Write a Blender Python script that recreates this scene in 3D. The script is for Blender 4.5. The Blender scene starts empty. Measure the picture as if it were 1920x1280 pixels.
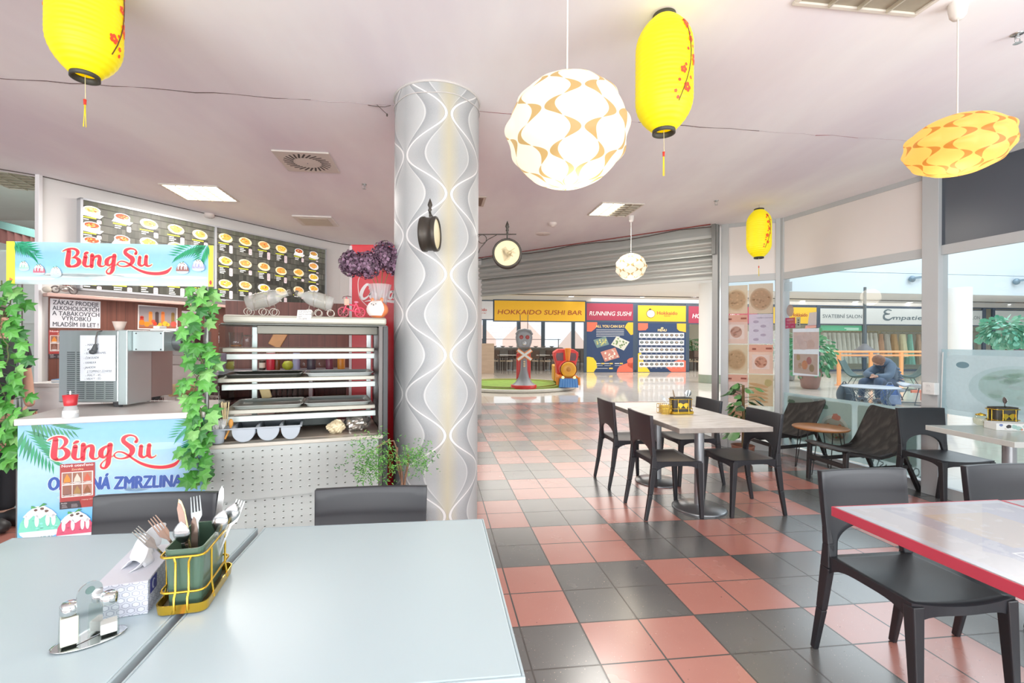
import bpy, bmesh, math, random
from mathutils import Vector, Matrix
from math import sin, cos, pi, radians, sqrt, atan2, floor as mfloor
random.seed(7)
sc = bpy.context.scene
COL = sc.collection
V = Vector
# ---------------------------------------------------------------- camera model (photo 1920x1280)
F, PX, PY, CH, ROLL = 876.0, 923.0, 640.0, 1.386, radians(.25)
def ray(px, py):
    u = (px-PX)/F; v = (py-PY)/F
    return V((u*cos(ROLL)+v*sin(ROLL), 1.0, -(-u*sin(ROLL)+v*cos(ROLL))))
def at(px, py, Y):
    r = ray(px, py); return V((r.x*Y, Y, CH+r.z*Y))
def onz(px, py, z):
    r = ray(px, py); t = (z-CH)/r.z; return V((r.x*t, t, z))
GY = .119
gx = V((cos(GY), sin(GY), 0)); gy = V((-sin(GY), cos(GY), 0))
# ---------------------------------------------------------------- colours
def lin(c):
    return tuple((x/12.92 if x <= .04045 else ((x+.055)/1.055)**2.4) for x in c)
def hx(s):
    return lin(tuple(int(s[i:i+2], 16)/255 for i in (0, 2, 4)))
def C(c):
    return hx(c) if isinstance(c, str) else c
# ---------------------------------------------------------------- node helpers
class E:
    """a shader value with arithmetic"""
    def __init__(s, nt, k): s.nt, s.k = nt, k
    def op(s, o, b=None, c=None):
        n = s.nt.nodes.new('ShaderNodeMath'); n.operation = o
        for i, x in enumerate((s, b, c)):
            if x is None: continue
            if isinstance(x, E): s.nt.links.new(x.k, n.inputs[i])
            else: n.inputs[i].default_value = x
        return E(s.nt, n.outputs[0])
    def __add__(s, b): return s.op('ADD', b)
    def __sub__(s, b): return s.op('SUBTRACT', b)
    def __mul__(s, b): return s.op('MULTIPLY', b)
    def __truediv__(s, b): return s.op('DIVIDE', b)
    def lt(s, b): return s.op('LESS_THAN', b)
    def gt(s, b): return s.op('GREATER_THAN', b)
    def abs(s): return s.op('ABSOLUTE')
    def floor(s): return s.op('FLOOR')
    def wrap(s, a, b): return s.op('WRAP', a, b)   # value, max, min
    def cos(s): return s.op('COSINE')
    def sin(s): return s.op('SINE')
    def max(s, b): return s.op('MAXIMUM', b)
    def min(s, b): return s.op('MINIMUM', b)
    def sat(s): return s.op('MINIMUM', 1.0).op('MAXIMUM', 0.0)
def mixc(nt, f, a, b):
    n = nt.nodes.new('ShaderNodeMix'); n.data_type = 'RGBA'
    for i, x in ((0, f), (6, a), (7, b)):
        if isinstance(x, E): nt.links.new(x.k, n.inputs[i])
        elif hasattr(x, 'is_linked'): nt.links.new(x, n.inputs[i])
        elif i == 0: n.inputs[i].default_value = x
        else: n.inputs[i].default_value = (*C(x), 1)
    return n.outputs[2]
def newmat(name):
    m = bpy.data.materials.new(name); m.use_nodes = True
    nt = m.node_tree; b = nt.nodes['Principled BSDF']; return m, nt, b
def coords(nt, kind='Object'):
    t = nt.nodes.new('ShaderNodeTexCoord'); s = nt.nodes.new('ShaderNodeSeparateXYZ')
    nt.links.new(t.outputs[kind], s.inputs[0])
    return t.outputs[kind], E(nt, s.outputs[0]), E(nt, s.outputs[1]), E(nt, s.outputs[2])
def noise(nt, vec, scale, detail=3, stretch=None):
    n = nt.nodes.new('ShaderNodeTexNoise'); n.inputs['Scale'].default_value = scale; n.inputs['Detail'].default_value = detail
    if stretch:
        mp = nt.nodes.new('ShaderNodeMapping'); mp.inputs['Scale'].default_value = stretch
        nt.links.new(vec, mp.inputs[0]); vec = mp.outputs[0]
    nt.links.new(vec, n.inputs['Vector'])
    return E(nt, n.outputs[0])
MATS = {}
def mat(col, rough=.5, metal=0., var=.06, scale=8., stretch=None, emit=0., spec=.5, coat=0., bump=0.):
    """plain surface with a little procedural variation"""
    key = (col, rough, metal, var, scale, stretch, emit, spec, coat, bump)
    if key in MATS: return MATS[key]
    m, nt, b = newmat('surface_%d' % len(MATS))
    c = C(col); vec, x, y, z = coords(nt)
    n = noise(nt, vec, scale, 3, stretch)
    k = mixc(nt, n, tuple(max(0, v*(1-var*2)) for v in c), tuple(min(1, v*(1+var*2)) for v in c))
    nt.links.new(k, b.inputs['Base Color'])
    b.inputs['Roughness'].default_value = rough; b.inputs['Metallic'].default_value = metal
    b.inputs['Specular IOR Level'].default_value = spec
    if coat: b.inputs['Coat Weight'].default_value = coat; b.inputs['Coat Roughness'].default_value = .1
    if emit:
        nt.links.new(k, b.inputs['Emission Color']); b.inputs['Emission Strength'].default_value = emit
    if bump:
        bp = nt.nodes.new('ShaderNodeBump'); bp.inputs['Strength'].default_value = bump; bp.inputs['Distance'].default_value = .004
        nt.links.new(noise(nt, vec, scale*4, 4, stretch).k, bp.inputs['Height']); nt.links.new(bp.outputs[0], b.inputs['Normal'])
    MATS[key] = m
    return m
def glassmat(tint=(.93, .97, .97), ior=1.45, rough=.02, key='glass'):
    k = (key, tint, rough)
    if k in MATS: return MATS[k]
    m, nt, b = newmat(key); nt.nodes.remove(b)
    out = nt.nodes['Material Output']
    t = nt.nodes.new('ShaderNodeBsdfTransparent'); g = nt.nodes.new('ShaderNodeBsdfGlossy'); g.inputs['Roughness'].default_value = rough
    vec, *_ = coords(nt)
    nt.links.new(mixc(nt, noise(nt, vec, 3.), tuple(x*.98 for x in tint), tint), t.inputs[0])
    lw = nt.nodes.new('ShaderNodeLayerWeight'); f0 = ((ior-1)/(ior+1))**2
    fr = E(nt, lw.outputs['Facing']).op('POWER', 5.)*(.8-f0)+f0
    mx = nt.nodes.new('ShaderNodeMixShader')
    nt.links.new(fr.k, mx.inputs[0]); nt.links.new(t.outputs[0], mx.inputs[1]); nt.links.new(g.outputs[0], mx.inputs[2])
    nt.links.new(mx.outputs[0], out.inputs[0])
    MATS[k] = m; return m
def printmat(kind='matte', rough=.5, emit=0., trans=0., alpha=0., spec=.3):
    """printed sheet: the ink is the mesh's own colour attribute"""
    k = ('print', kind, rough, emit, trans, alpha, spec)
    if k in MATS: return MATS[k]
    m, nt, b = newmat('print_'+kind)
    a = nt.nodes.new('ShaderNodeVertexColor'); a.layer_name = 'Col'
    vec, *_ = coords(nt)
    n = noise(nt, vec, 40.)
    hs = nt.nodes.new('ShaderNodeHueSaturation'); nt.links.new((n*.12+.94).k, hs.inputs['Value']); nt.links.new(a.outputs[0], hs.inputs['Color'])
    col = hs.outputs[0]
    nt.links.new(col, b.inputs['Base Color']); b.inputs['Roughness'].default_value = rough; b.inputs['Specular IOR Level'].default_value = spec
    if emit: nt.links.new(col, b.inputs['Emission Color']); b.inputs['Emission Strength'].default_value = emit
    out = nt.nodes['Material Output']; cur = b.outputs[0]
    if trans:
        t = nt.nodes.new('ShaderNodeBsdfTranslucent'); nt.links.new(col, t.inputs[0])
        mx = nt.nodes.new('ShaderNodeMixShader'); mx.inputs[0].default_value = trans
        nt.links.new(cur, mx.inputs[1]); nt.links.new(t.outputs[0], mx.inputs[2]); cur = mx.outputs[0]
    if alpha:
        t = nt.nodes.new('ShaderNodeBsdfTransparent')
        mx = nt.nodes.new('ShaderNodeMixShader'); mx.inputs[0].default_value = alpha
        nt.links.new(cur, mx.inputs[1]); nt.links.new(t.outputs[0], mx.inputs[2]); cur = mx.outputs[0]
    if trans or alpha: nt.links.new(cur, out.inputs[0])
    MATS[k] = m; return m
def milky(col,alpha,rough=.1):
    k=('milky',col,alpha)
    if k in MATS: return MATS[k]
    m,nt,b=newmat('clear_plastic'); vec,*_=coords(nt); c=C(col)
    nt.links.new(mixc(nt,noise(nt,vec,6.),tuple(x*.94 for x in c),c),b.inputs['Base Color']); b.inputs['Roughness'].default_value=rough; b.inputs['Alpha'].default_value=alpha
    MATS[k]=m; return m
# ---------------------------------------------------------------- objects
def wmat(o):
    m = o.matrix_parent_inverse @ o.matrix_basis if o.parent else o.matrix_basis.copy()
    return wmat(o.parent) @ m if o.parent else m
def setp(o, label=None, cat=None, group=None, kind=None):
    if label: o['label'] = label
    if cat: o['category'] = cat
    if group: o['group'] = group
    if kind: o['kind'] = kind
    return o
def thing(name, label, cat, loc=(0, 0, 0), rz=0., group=None, kind=None):
    o = bpy.data.objects.new(name, None); COL.objects.link(o)
    o.empty_display_size = .1
    o.location = loc; o.rotation_euler = (0, 0, rz)
    return setp(o, label, cat, group, kind)
def copy_tree(o, parent=None):
    c = o.copy(); COL.objects.link(c)
    if parent: 
        c.parent = parent; c.matrix_parent_inverse = o.matrix_parent_inverse.copy()
    for ch in list(o.children): copy_tree(ch, c)
    return c
def link(name, me, parent, world):
    o = bpy.data.objects.new(name, me); COL.objects.link(o)
    if parent:
        o.parent = parent
        if world: o.matrix_parent_inverse = wmat(parent).inverted()
    return o
class MB:
    def __init__(s): s.v=[]; s.f=[]; s.mi=[]; s.sm=[]; s.cur=0; s.smooth=False; s.M=None
    def add(s, vs, fs):
        o = len(s.v)
        for p in vs:
            p = V(p)
            s.v.append(tuple(s.M @ p) if s.M else tuple(p))
        for f in fs:
            s.f.append([i+o for i in f]); s.mi.append(s.cur); s.sm.append(s.smooth)
        return s
    def box(s, a, b):
        x0,y0,z0 = a; x1,y1,z1 = b; sm = s.smooth; s.smooth = False
        s.add([(x0,y0,z0),(x1,y0,z0),(x1,y1,z0),(x0,y1,z0),(x0,y0,z1),(x1,y0,z1),(x1,y1,z1),(x0,y1,z1)],
              [(0,3,2,1),(4,5,6,7),(0,1,5,4),(1,2,6,5),(2,3,7,6),(3,0,4,7)]); s.smooth = sm; return s
    def hexa(s, p):   # 8 points: bottom 4, top 4
        sm = s.smooth; s.smooth = False
        s.add(p, [(0,3,2,1),(4,5,6,7),(0,1,5,4),(1,2,6,5),(2,3,7,6),(3,0,4,7)]); s.smooth = sm; return s
    def bar(s, p0, p1, w, h, w1=None, h1=None, up=(0,0,1)):
        p0=V(p0); p1=V(p1); d=(p1-p0).normalized(); up=V(up)
        if abs(d.dot(up))>.95: up=V((0,1,0))
        a=d.cross(up).normalized(); b=a.cross(d).normalized()
        w1=w if w1 is None else w1; h1=h if h1 is None else h1
        q=lambda p,ww,hh:[p-a*ww/2-b*hh/2,p+a*ww/2-b*hh/2,p+a*ww/2+b*hh/2,p-a*ww/2+b*hh/2]
        return s.hexa(q(p0,w,h)+q(p1,w1,h1))
    def tube(s, pts, r, n=8, closed=False, caps=True):
        pts=[V(p) for p in pts]; N=len(pts); rs = r if isinstance(r,(list,tuple)) else [r]*N
        sm=s.smooth; s.smooth=True; vs=[]; prev=None
        for i,p in enumerate(pts):
            a=pts[(i-1)%N] if (closed or i>0) else p; b=pts[(i+1)%N] if (closed or i<N-1) else p
            d=(b-a); d = d.normalized() if d.length>1e-9 else V((0,0,1))
            if prev is None:
                u=d.cross(V((0,0,1))); 
                if u.length<.05: u=d.cross(V((0,1,0)))
                u.normalize()
            else:
                u=prev-d*prev.dot(d)
                if u.length<1e-6: u=d.orthogonal()
                u.normalize()
            prev=u; w=d.cross(u)
            for k in range(n):
                t=2*pi*k/n; vs.append(p+(u*cos(t)+w*sin(t))*rs[i])
        fs=[]
        for i in range(N if closed else N-1):
            j=(i+1)%N
            for k in range(n): fs.append((i*n+k,i*n+(k+1)%n,j*n+(k+1)%n,j*n+k))
        s.add(vs,fs)
        if caps and not closed:
            s.smooth=False; s.add(vs[:n],[tuple(range(n))]); s.add(vs[-n:],[tuple(range(n))[::-1]])
        s.smooth=sm; return s
    def lathe(s, prof, n=24, c=(0,0,0), caps=True, arc=None):
        sm=s.smooth; s.smooth=True; c=V(c); vs=[]; m=n if arc is None else n+1
        for r,z in prof:
            for k in range(m):
                t = 2*pi*k/n if arc is None else arc[0]+(arc[1]-arc[0])*k/n
                vs.append(c+V((r*cos(t), r*sin(t), z)))
        fs=[]
        for i in range(len(prof)-1):
            for k in range(n):
                fs.append((i*m+k,i*m+(k+1)%m,(i+1)*m+(k+1)%m,(i+1)*m+k))
        s.add(vs,fs)
        if caps and arc is None:
            s.smooth=False
            if prof[0][0]>1e-4: s.add(vs[:n],[tuple(range(n))[::-1]])
            if prof[-1][0]>1e-4: s.add(vs[-n:],[tuple(range(n))])
        s.smooth=sm; return s
    def cyl(s, p0, p1, r0, r1=None, n=16):
        return s.tube([p0,p1],[r0,r0 if r1 is None else r1],n)
    def grid(s, fn, nu, nv, wrapu=False):
        sm=s.smooth; s.smooth=True
        nuu = nu if wrapu else nu+1
        vs=[fn(i/nu, j/nv) for j in range(nv+1) for i in range(nuu)]; fs=[]
        for j in range(nv):
            for i in range(nu):
                a=j*nuu+i; b=j*nuu+(i+1)%nuu; fs.append((a,b,b+nuu,a+nuu))
        s.add(vs,fs); s.smooth=sm; return s
    def ball(s, c, r, nu=16, nv=10, squash=None):
        c=V(c); rr = r if isinstance(r,(tuple,list)) else (r,r,r)
        return s.grid(lambda u,v: c+V((rr[0]*sin(pi*v)*cos(2*pi*u), rr[1]*sin(pi*v)*sin(2*pi*u), -rr[2]*cos(pi*v))), nu, nv, True)
    def prism(s, poly, d0, d1, M=None):
        """poly in (x,z), extruded along y from d0 to d1"""
        n=len(poly); vs=[(x,d0,z) for x,z in poly]+[(x,d1,z) for x,z in poly]
        if M is not None: vs=[M@V(p) for p in vs]
        sm=s.smooth; s.smooth=False
        s.add(vs,[tuple(range(n)),tuple(range(2*n-1,n-1,-1))]+[(i,n+i,n+(i+1)%n,(i+1)%n) for i in range(n)]); s.smooth=sm; return s
    def quad(s, a, b, c, d): return s.add([a,b,c,d],[(0,1,2,3)])
    def build(s, name, mats, parent=None, world=False, bevel=0., sub=0, solid=0., recalc=True, weld=False):
        me=bpy.data.meshes.new(name); me.from_pydata(s.v,[],s.f)
        mats = mats if isinstance(mats,(list,tuple)) else [mats]
        for m in mats: me.materials.append(m)
        me.polygons.foreach_set('material_index', s.mi); me.polygons.foreach_set('use_smooth', s.sm)
        if recalc or weld:
            bm=bmesh.new(); bm.from_mesh(me)
            if weld: bmesh.ops.remove_doubles(bm, verts=bm.verts, dist=1e-5)
            bmesh.ops.recalc_face_normals(bm, faces=bm.faces); bm.to_mesh(me); bm.free()
        me.update()
        o=link(name, me, parent, world)
        if solid:
            md=o.modifiers.new('s','SOLIDIFY'); md.thickness=abs(solid); md.offset = 0
        if bevel:
            md=o.modifiers.new('b','BEVEL'); md.width=bevel; md.segments=2; md.limit_method='ANGLE'; md.angle_limit=radians(40)
        if sub:
            md=o.modifiers.new('u','SUBSURF'); md.levels=sub; md.render_levels=sub
        return o
def struct(o, **k): o['kind']='structure'; return o
# ---------------------------------------------------------------- lettering
TXT={}
def textpoly(s, bold=0., res=3):
    k=(s,bold,res)
    if k in TXT: return TXT[k]
    cu=bpy.data.curves.new('t','FONT'); cu.body=s; cu.offset=bold; cu.resolution_u=res; cu.fill_mode='FRONT'
    ob=bpy.data.objects.new('t',cu); COL.objects.link(ob)
    bpy.context.view_layer.update()
    me=bpy.data.meshes.new_from_object(ob.evaluated_get(bpy.context.evaluated_depsgraph_get()))
    vs=[(v.co.x,v.co.y) for v in me.vertices]; fs=[tuple(p.vertices) for p in me.polygons]
    bpy.data.objects.remove(ob); bpy.data.curves.remove(cu); bpy.data.meshes.remove(me)
    if not vs: vs=[(0,0),(1,1)]
    xs=[v[0] for v in vs]; ys=[v[1] for v in vs]
    TXT[k]=(vs,fs,min(xs),max(xs),min(ys),max(ys)); return TXT[k]
def smoothline(pts, k=6):
    """Catmull-Rom through (x,y,w) points"""
    out=[]; n=len(pts)
    for i in range(n-1):
        p=[pts[max(0,i-1)],pts[i],pts[i+1],pts[min(n-1,i+2)]]
        for j in range(k):
            t=j/k
            out.append(tuple(.5*((2*p[1][d])+(-p[0][d]+p[2][d])*t+(2*p[0][d]-5*p[1][d]+4*p[2][d]-p[3][d])*t*t+(-p[0][d]+3*p[1][d]-3*p[2][d]+p[3][d])*t**3) for d in range(len(p[0]))))
    out.append(tuple(pts[-1])); return out
class Print:
    """flat printed graphics on a real plane: O origin, u/v unit axes, front normal n"""
    def __init__(s, O, u, v=(0,0,1), step=.0004, n=None):
        s.O=V(O); s.u=V(u).normalized(); s.vv=V(v).normalized()
        s.n = V(n).normalized() if n is not None else s.u.cross(s.vv).normalized()
        s.step=step; s.V=[]; s.Fc=[]; s.C=[]; s.L=0; s.clip=None
    def px(s, x, y):
        r=ray(x,y); o=V((0,0,CH)); t=(s.O-o).dot(s.n)/r.dot(s.n); p=o+r*t-s.O
        return (p.dot(s.u), p.dot(s.vv))
    def P(s, a, b, L=None):
        return s.O+s.u*a+s.vv*b+s.n*(s.step*(s.L if L is None else L))
    def poly(s, pts, col, L=None):
        if s.clip and not isinstance(col,list):
            a0,b0,a1,b1=s.clip
            for ax,lim,sg in ((0,a0,1),(0,a1,-1),(1,b0,1),(1,b1,-1)):
                out=[]
                for i in range(len(pts)):
                    p,q=pts[i-1],pts[i]; dp=(p[ax]-lim)*sg; dq=(q[ax]-lim)*sg
                    if (dp>=0)!=(dq>=0): t=dp/(dp-dq); out.append((p[0]+(q[0]-p[0])*t,p[1]+(q[1]-p[1])*t))
                    if dq>=0: out.append(q)
                pts=out
                if len(pts)<3: return s
        o=len(s.V); s.V+= [tuple(s.P(a,b,L)) for a,b in pts]; s.Fc.append(list(range(o,o+len(pts))))
        cs = col if isinstance(col,list) else [col]*len(pts)
        s.C.append([C(c) for c in cs]); return s
    def rect(s, a0, b0, a1, b1, col, L=None): return s.poly([(a0,b0),(a1,b0),(a1,b1),(a0,b1)], col, L)
    def grad(s, a0,b0,a1,b1, stops, L=None):
        """vertical gradient, stops [(t,colour)] from bottom to top"""
        for (t0,c0),(t1,c1) in zip(stops,stops[1:]):
            s.poly([(a0,b0+(b1-b0)*t0),(a1,b0+(b1-b0)*t0),(a1,b0+(b1-b0)*t1),(a0,b0+(b1-b0)*t1)],[c0,c0,c1,c1],L)
    def rpx(s, x0,y0,x1,y1, col, L=None):   # quad from photo corners
        return s.poly([s.px(x0,y1),s.px(x1,y1),s.px(x1,y0),s.px(x0,y0)], col, L)
    def qpx(s, pts, col, L=None): return s.poly([s.px(*p) for p in pts], col, L)
    def ell(s, a, b, ra, rb, col, L=None, n=20, t0=0, t1=2*pi, rot=0):
        pts=[]
        for k in range(n+1 if t1-t0<6.28 else n):
            t=t0+(t1-t0)*k/n; x=ra*cos(t); y=rb*sin(t); pts.append((a+x*cos(rot)-y*sin(rot), b+x*sin(rot)+y*cos(rot)))
        return s.poly(pts,col,L)
    def rrect(s,a0,b0,a1,b1,r,col,L=None):
        pts=[]
        for cx,cy,t in ((a1-r,b1-r,0),(a0+r,b1-r,pi/2),(a0+r,b0+r,pi),(a1-r,b0+r,1.5*pi)):
            for k in range(5): pts.append((cx+r*cos(t+pi/2*k/4), cy+r*sin(t+pi/2*k/4)))
        return s.poly(pts,col,L)
    def blob(s,a,b,ra,rb,col,L=None,n=14,amp=.18,rnd=random):
        pts=[]
        for k in range(n):
            t=2*pi*k/n; q=1+rnd.uniform(-amp,amp); pts.append((a+ra*q*cos(t), b+rb*q*sin(t)))
        return s.poly(pts,col,L)
    def text(s, txt, a, b, h, col, w=None, align='l', bold=0., shear=0., rot=0., L=None, res=3, mirror=False, skew=0.):
        """baseline at (a,b), capital height h, optional total width w"""
        if bold:
            d=bold*.8*h/.7; L0=s.L if L is None else L
            for q,(ox,oy) in enumerate(((-d,0),(d,0),(0,d*.7),(0,-d*.7))):
                s.text(txt,a+ox*cos(rot)-oy*sin(rot),b+ox*sin(rot)+oy*cos(rot),h,col,w,align,0.,shear,rot,L0+.06*(q+1),res,mirror,skew)
        vs,fs,x0,x1,y0,y1 = textpoly(txt,0.,res)
        k=h/.70; kx = k if w is None else w/(x1-x0)
        W=kx*(x1-x0); off={'l':0,'c':-W/2,'r':-W}[align]; o=len(s.V)
        for x,y in vs:
            X=(x-x0)*kx; X = (W-X if mirror else X)+off+shear*y*k; Y=y*k+skew*X
            s.V.append(tuple(s.P(a+X*cos(rot)-Y*sin(rot), b+X*sin(rot)+Y*cos(rot), L)))
        for f in fs: s.Fc.append([i+o for i in f]); s.C.append([C(col)]*len(f))
        return s
    def tpx(s, txt, x0, y0, x1, y1, h, col, **k):
        """text whose baseline runs between two photo points"""
        a=s.px(x0,y0); b=s.px(x1,y1); w=sqrt((b[0]-a[0])**2+(b[1]-a[1])**2)
        return s.text(txt, a[0], a[1], h, col, w=w, rot=atan2(b[1]-a[1], b[0]-a[0]), **k)
    def stroke(s, pts, col, L=None, k=6, grow=0., n=10):
        """pen stroke through (a,b,width) points"""
        q=smoothline(pts,k); o=len(s.V); N=len(q)
        for i,(x,y,w) in enumerate(q):
            a=q[max(0,i-1)]; b=q[min(N-1,i+1)]; dx=b[0]-a[0]; dy=b[1]-a[1]; l=sqrt(dx*dx+dy*dy) or 1
            w=max(w,1e-5)/2+grow; s.V.append(tuple(s.P(x-dy/l*w,y+dx/l*w,L))); s.V.append(tuple(s.P(x+dy/l*w,y-dx/l*w,L)))
        for i in range(N-1):
            s.Fc.append([o+2*i,o+2*i+1,o+2*i+3,o+2*i+2]); s.C.append([C(col)]*4)
        for x,y,w in (q[0],q[-1]): s.ell(x,y,max(w,1e-5)/2+grow,max(w,1e-5)/2+grow,col,L,n)
        return s
    def build(s, name, m, parent=None, back=0., backcol='dddddd'):
        if back:
            pass
        me=bpy.data.meshes.new(name); me.from_pydata(s.V,[],s.Fc); me.materials.append(m)
        ca=me.color_attributes.new('Col','FLOAT_COLOR','CORNER')
        flat=[]
        for cs in s.C:
            for c in cs: flat+= [c[0],c[1],c[2],1.0]
        ca.data.foreach_set('color', flat); me.update()
        return link(name, me, parent, True)
def jit(c, d=.06, rnd=random):
    c=C(c); k=1+rnd.uniform(-d,d)*2; return tuple(min(1,max(0,v*k)) for v in c)
# shared materials
STEEL=mat('b9bdbd',.28,.9,.05,3.); CHROME=mat('d8dcdc',.12,1.,.02); GALV=mat('b3b7b2',.36,.35,.05,5.,(1,1,14.))
BLACKP=mat('303236',.42,0,.05,6.,spec=.5); GOLD=mat('d8ae3a',.22,.95,.06,20.)
ALU=mat('b9bebf',.42,.0,.03,4.); WHITE=mat('e9e9e6',.5,0,.02)
GLASS=glassmat(); CLEAR=glassmat((.96,.98,.98),1.35,.03,'clear_glass')
WORLD=.95; EXPO=-0.02; GAMMA=1.10
# ================================================================ SETTING
ZC=2.96
TILE0=V((0,0,0))
# tile grid origin: camera sits at tile coords (-2.357,-6.457)
def tilepos(i,j): 
    d=V(((i+2.357)*.3,(j+6.457)*.3,0)); return gx*d.x+gy*d.y
W0=V((3.67,5.93,0)); W1=V((4.06,4.29,0)); W2=V((4.36,2.29,0)); W3=V((4.5,-3.5,0))
S0=V((3.10,6.25,0)); SHR=V((3.03,6.28,0)); shd=(V((-.29,8.95,0))-SHR).normalized(); SHL=SHR+shd*6.0
WALL=[V(p) for p in ((-4.36,4.5,0),(-2.628,7.367,0),(-2.47,7.58,0),(-2.25,7.76,0),(-1.9,7.98,0),(-1.4,8.28,0),(-.9,8.55,0),(-.2,8.87,0))]
# ---- floor
m,nt,b=newmat('floor_tiles'); vec,x,y,z=coords(nt)
i=x/.3; j=y/.3
ch=((i/2.).floor()+((j-1.)/2.).floor())/2.; par=(ch-ch.floor()).gt(.25)
fx=(i-i.floor()-.5).abs(); fy=(j-j.floor()-.5).abs(); grout=fx.max(fy).gt(.486)
n1=noise(nt,vec,2.2,4); n2=noise(nt,vec,150.,2); n3=noise(nt,vec,60.,3)
red=mixc(nt,n1,'b67265','c58476'); gry=mixc(nt,n1,'525355','646562')
base=mixc(nt,par,gry,red)
base=mixc(nt,n2.gt(.73),base,'d9b8a8'); base=mixc(nt,n3.gt(.74),base,'4d3a35')
base=mixc(nt,grout,base,'2f2b28')
nt.links.new(base,b.inputs['Base Color'])
nt.links.new((n1*.12+.2+grout*.4).k,b.inputs['Roughness']); b.inputs['Specular IOR Level'].default_value=.7; b.inputs['Coat Weight'].default_value=.8; b.inputs['Coat Roughness'].default_value=.24; b.inputs['Coat IOR'].default_value=1.6
bp=nt.nodes.new('ShaderNodeBump'); bp.inputs['Strength'].default_value=.25; bp.inputs['Distance'].default_value=.002
nt.links.new((grout*-1.).k,bp.inputs['Height']); nt.links.new(bp.outputs[0],b.inputs['Normal'])
FLOORM=m
def flat(name,pts,z,mt,parent=None,loc=None,rz=0):
    mb=MB(); mb.add([(p[0],p[1],z) for p in pts],[tuple(range(len(pts)))])
    return mb.build(name,mt,parent,recalc=False)
t00=tilepos(0,0)
def tl(p):  # world -> tile-frame metres
    d=V((p[0],p[1],0))-t00; return (d.dot(gx),d.dot(gy))
yb=tl((-.33,10.46))[1]
far_l=t00+gx*-14+gy*yb; far_r=t00+gx*tl((4.6,11))[0]+gy*yb
poly=[V((-9,-4,0)),W3+V((.05,-.5,0)),W2+V((.05,0,0)),W1+V((.05,0,0)),W0+V((.05,.03,0)),S0+V((.06,.05,0)),S0+V((.9,1.2,0)),far_r,far_l]
mb=MB(); q=[tl(p) for p in poly]; mb.add([(a,c,0) for a,c in q],[tuple(range(len(q)))])
fl=mb.build('floor',FLOORM,recalc=False); fl.location=t00; fl.rotation_euler=(0,0,GY); struct(fl)
m,nt,b=newmat('mall_stone'); vec,x,y,z=coords(nt)
n1=noise(nt,vec,.9,5)
base=mixc(nt,n1,'e0d5c6','eee6da')
gi=x/.6; gj=y/.6; gr=(gi-gi.floor()-.5).abs().max((gj-gj.floor()-.5).abs()).gt(.493)
base=mixc(nt,gr,base,'cbbba6'); nt.links.new(base,b.inputs['Base Color']); b.inputs['Roughness'].default_value=.07; b.inputs['Specular IOR Level'].default_value=.9
mf=MB(); mf.add([(-30,-12,-.004),(45,-12,-.004),(45,48,-.004),(-30,48,-.004)],[(0,1,2,3)])
mfo=mf.build('mall_floor',m,recalc=False); mfo.rotation_euler=(0,0,GY); struct(mfo)
# ---- ceiling
m,nt,b=newmat('ceiling_paint'); vec,x,y,z=coords(nt)
n1=noise(nt,vec,1.3,6,(1,.3,1)); n2=noise(nt,vec,5.,3)
base=mixc(nt,((n1-.36)*3.0).sat(),'fafbfb','e6e0e8'); base=mixc(nt,(n2-.35).sat()*.4,base,'efebe8')
nt.links.new(base,b.inputs['Base Color']); b.inputs['Roughness'].default_value=.85
CEILM=m
cp=[V((-9,-4,0)),W3+V((.06,-.5,0)),W2+V((.06,0,0)),W1+V((.06,0,0)),W0+V((.06,.06,0)),S0+V((.06,.1,0)),SHR+V((.1,.12,0)),SHL+V((.1,.15,0))]+[p+V((-.05,.05,0)) for p in WALL[::-1]]+[V((-7.4,2.0,0))]
mb=MB(); mb.add([(p.x,p.y,ZC) for p in cp]+[(p.x,p.y,ZC+.12) for p in cp],[tuple(range(len(cp))),tuple(range(2*len(cp)-1,len(cp)-1,-1))]+[(k,k+len(cp),(k+1)%len(cp)+len(cp),(k+1)%len(cp)) for k in range(len(cp))])
struct(mb.build('ceiling',CEILM,recalc=False))
# ceiling joint (dark open seam)
mb=MB(); pts=[]
a=onz(-160,136,ZC); c=onz(1760,268,ZC)
for k in range(60):
    t=k/59; p=a.lerp(c,t); pts.append((p.x,p.y+random.uniform(-.012,.012),ZC-.001))
segs=[(0,20,'5a3b38'),(24,33,'6b5b57'),(38,47,'7b2f35'),(50,54,'8a4a4a')]
for k,(s0,s1,cc) in enumerate(segs):
    mb.cur=k%2; mb.tube(pts[s0:s1],[random.uniform(.0008,.0032) for _ in pts[s0:s1]],5)
mb.cur=2; mb.tube(pts,.0013,4)
struct(mb.build('trim_1',[mat('54423f',.9),mat('7e3037',.9),mat('b3a5a8',.9)])) if True else struct(mb.build('trim_1',[mat('54423f',.9),mat('7e3037',.9)]))
# dark tube drawn in as the shadow line between menu wall and ceiling
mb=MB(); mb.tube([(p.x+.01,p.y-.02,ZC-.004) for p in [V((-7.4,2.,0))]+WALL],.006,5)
struct(mb.build('shadow_seam',mat('5b544f',.9)))
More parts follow.
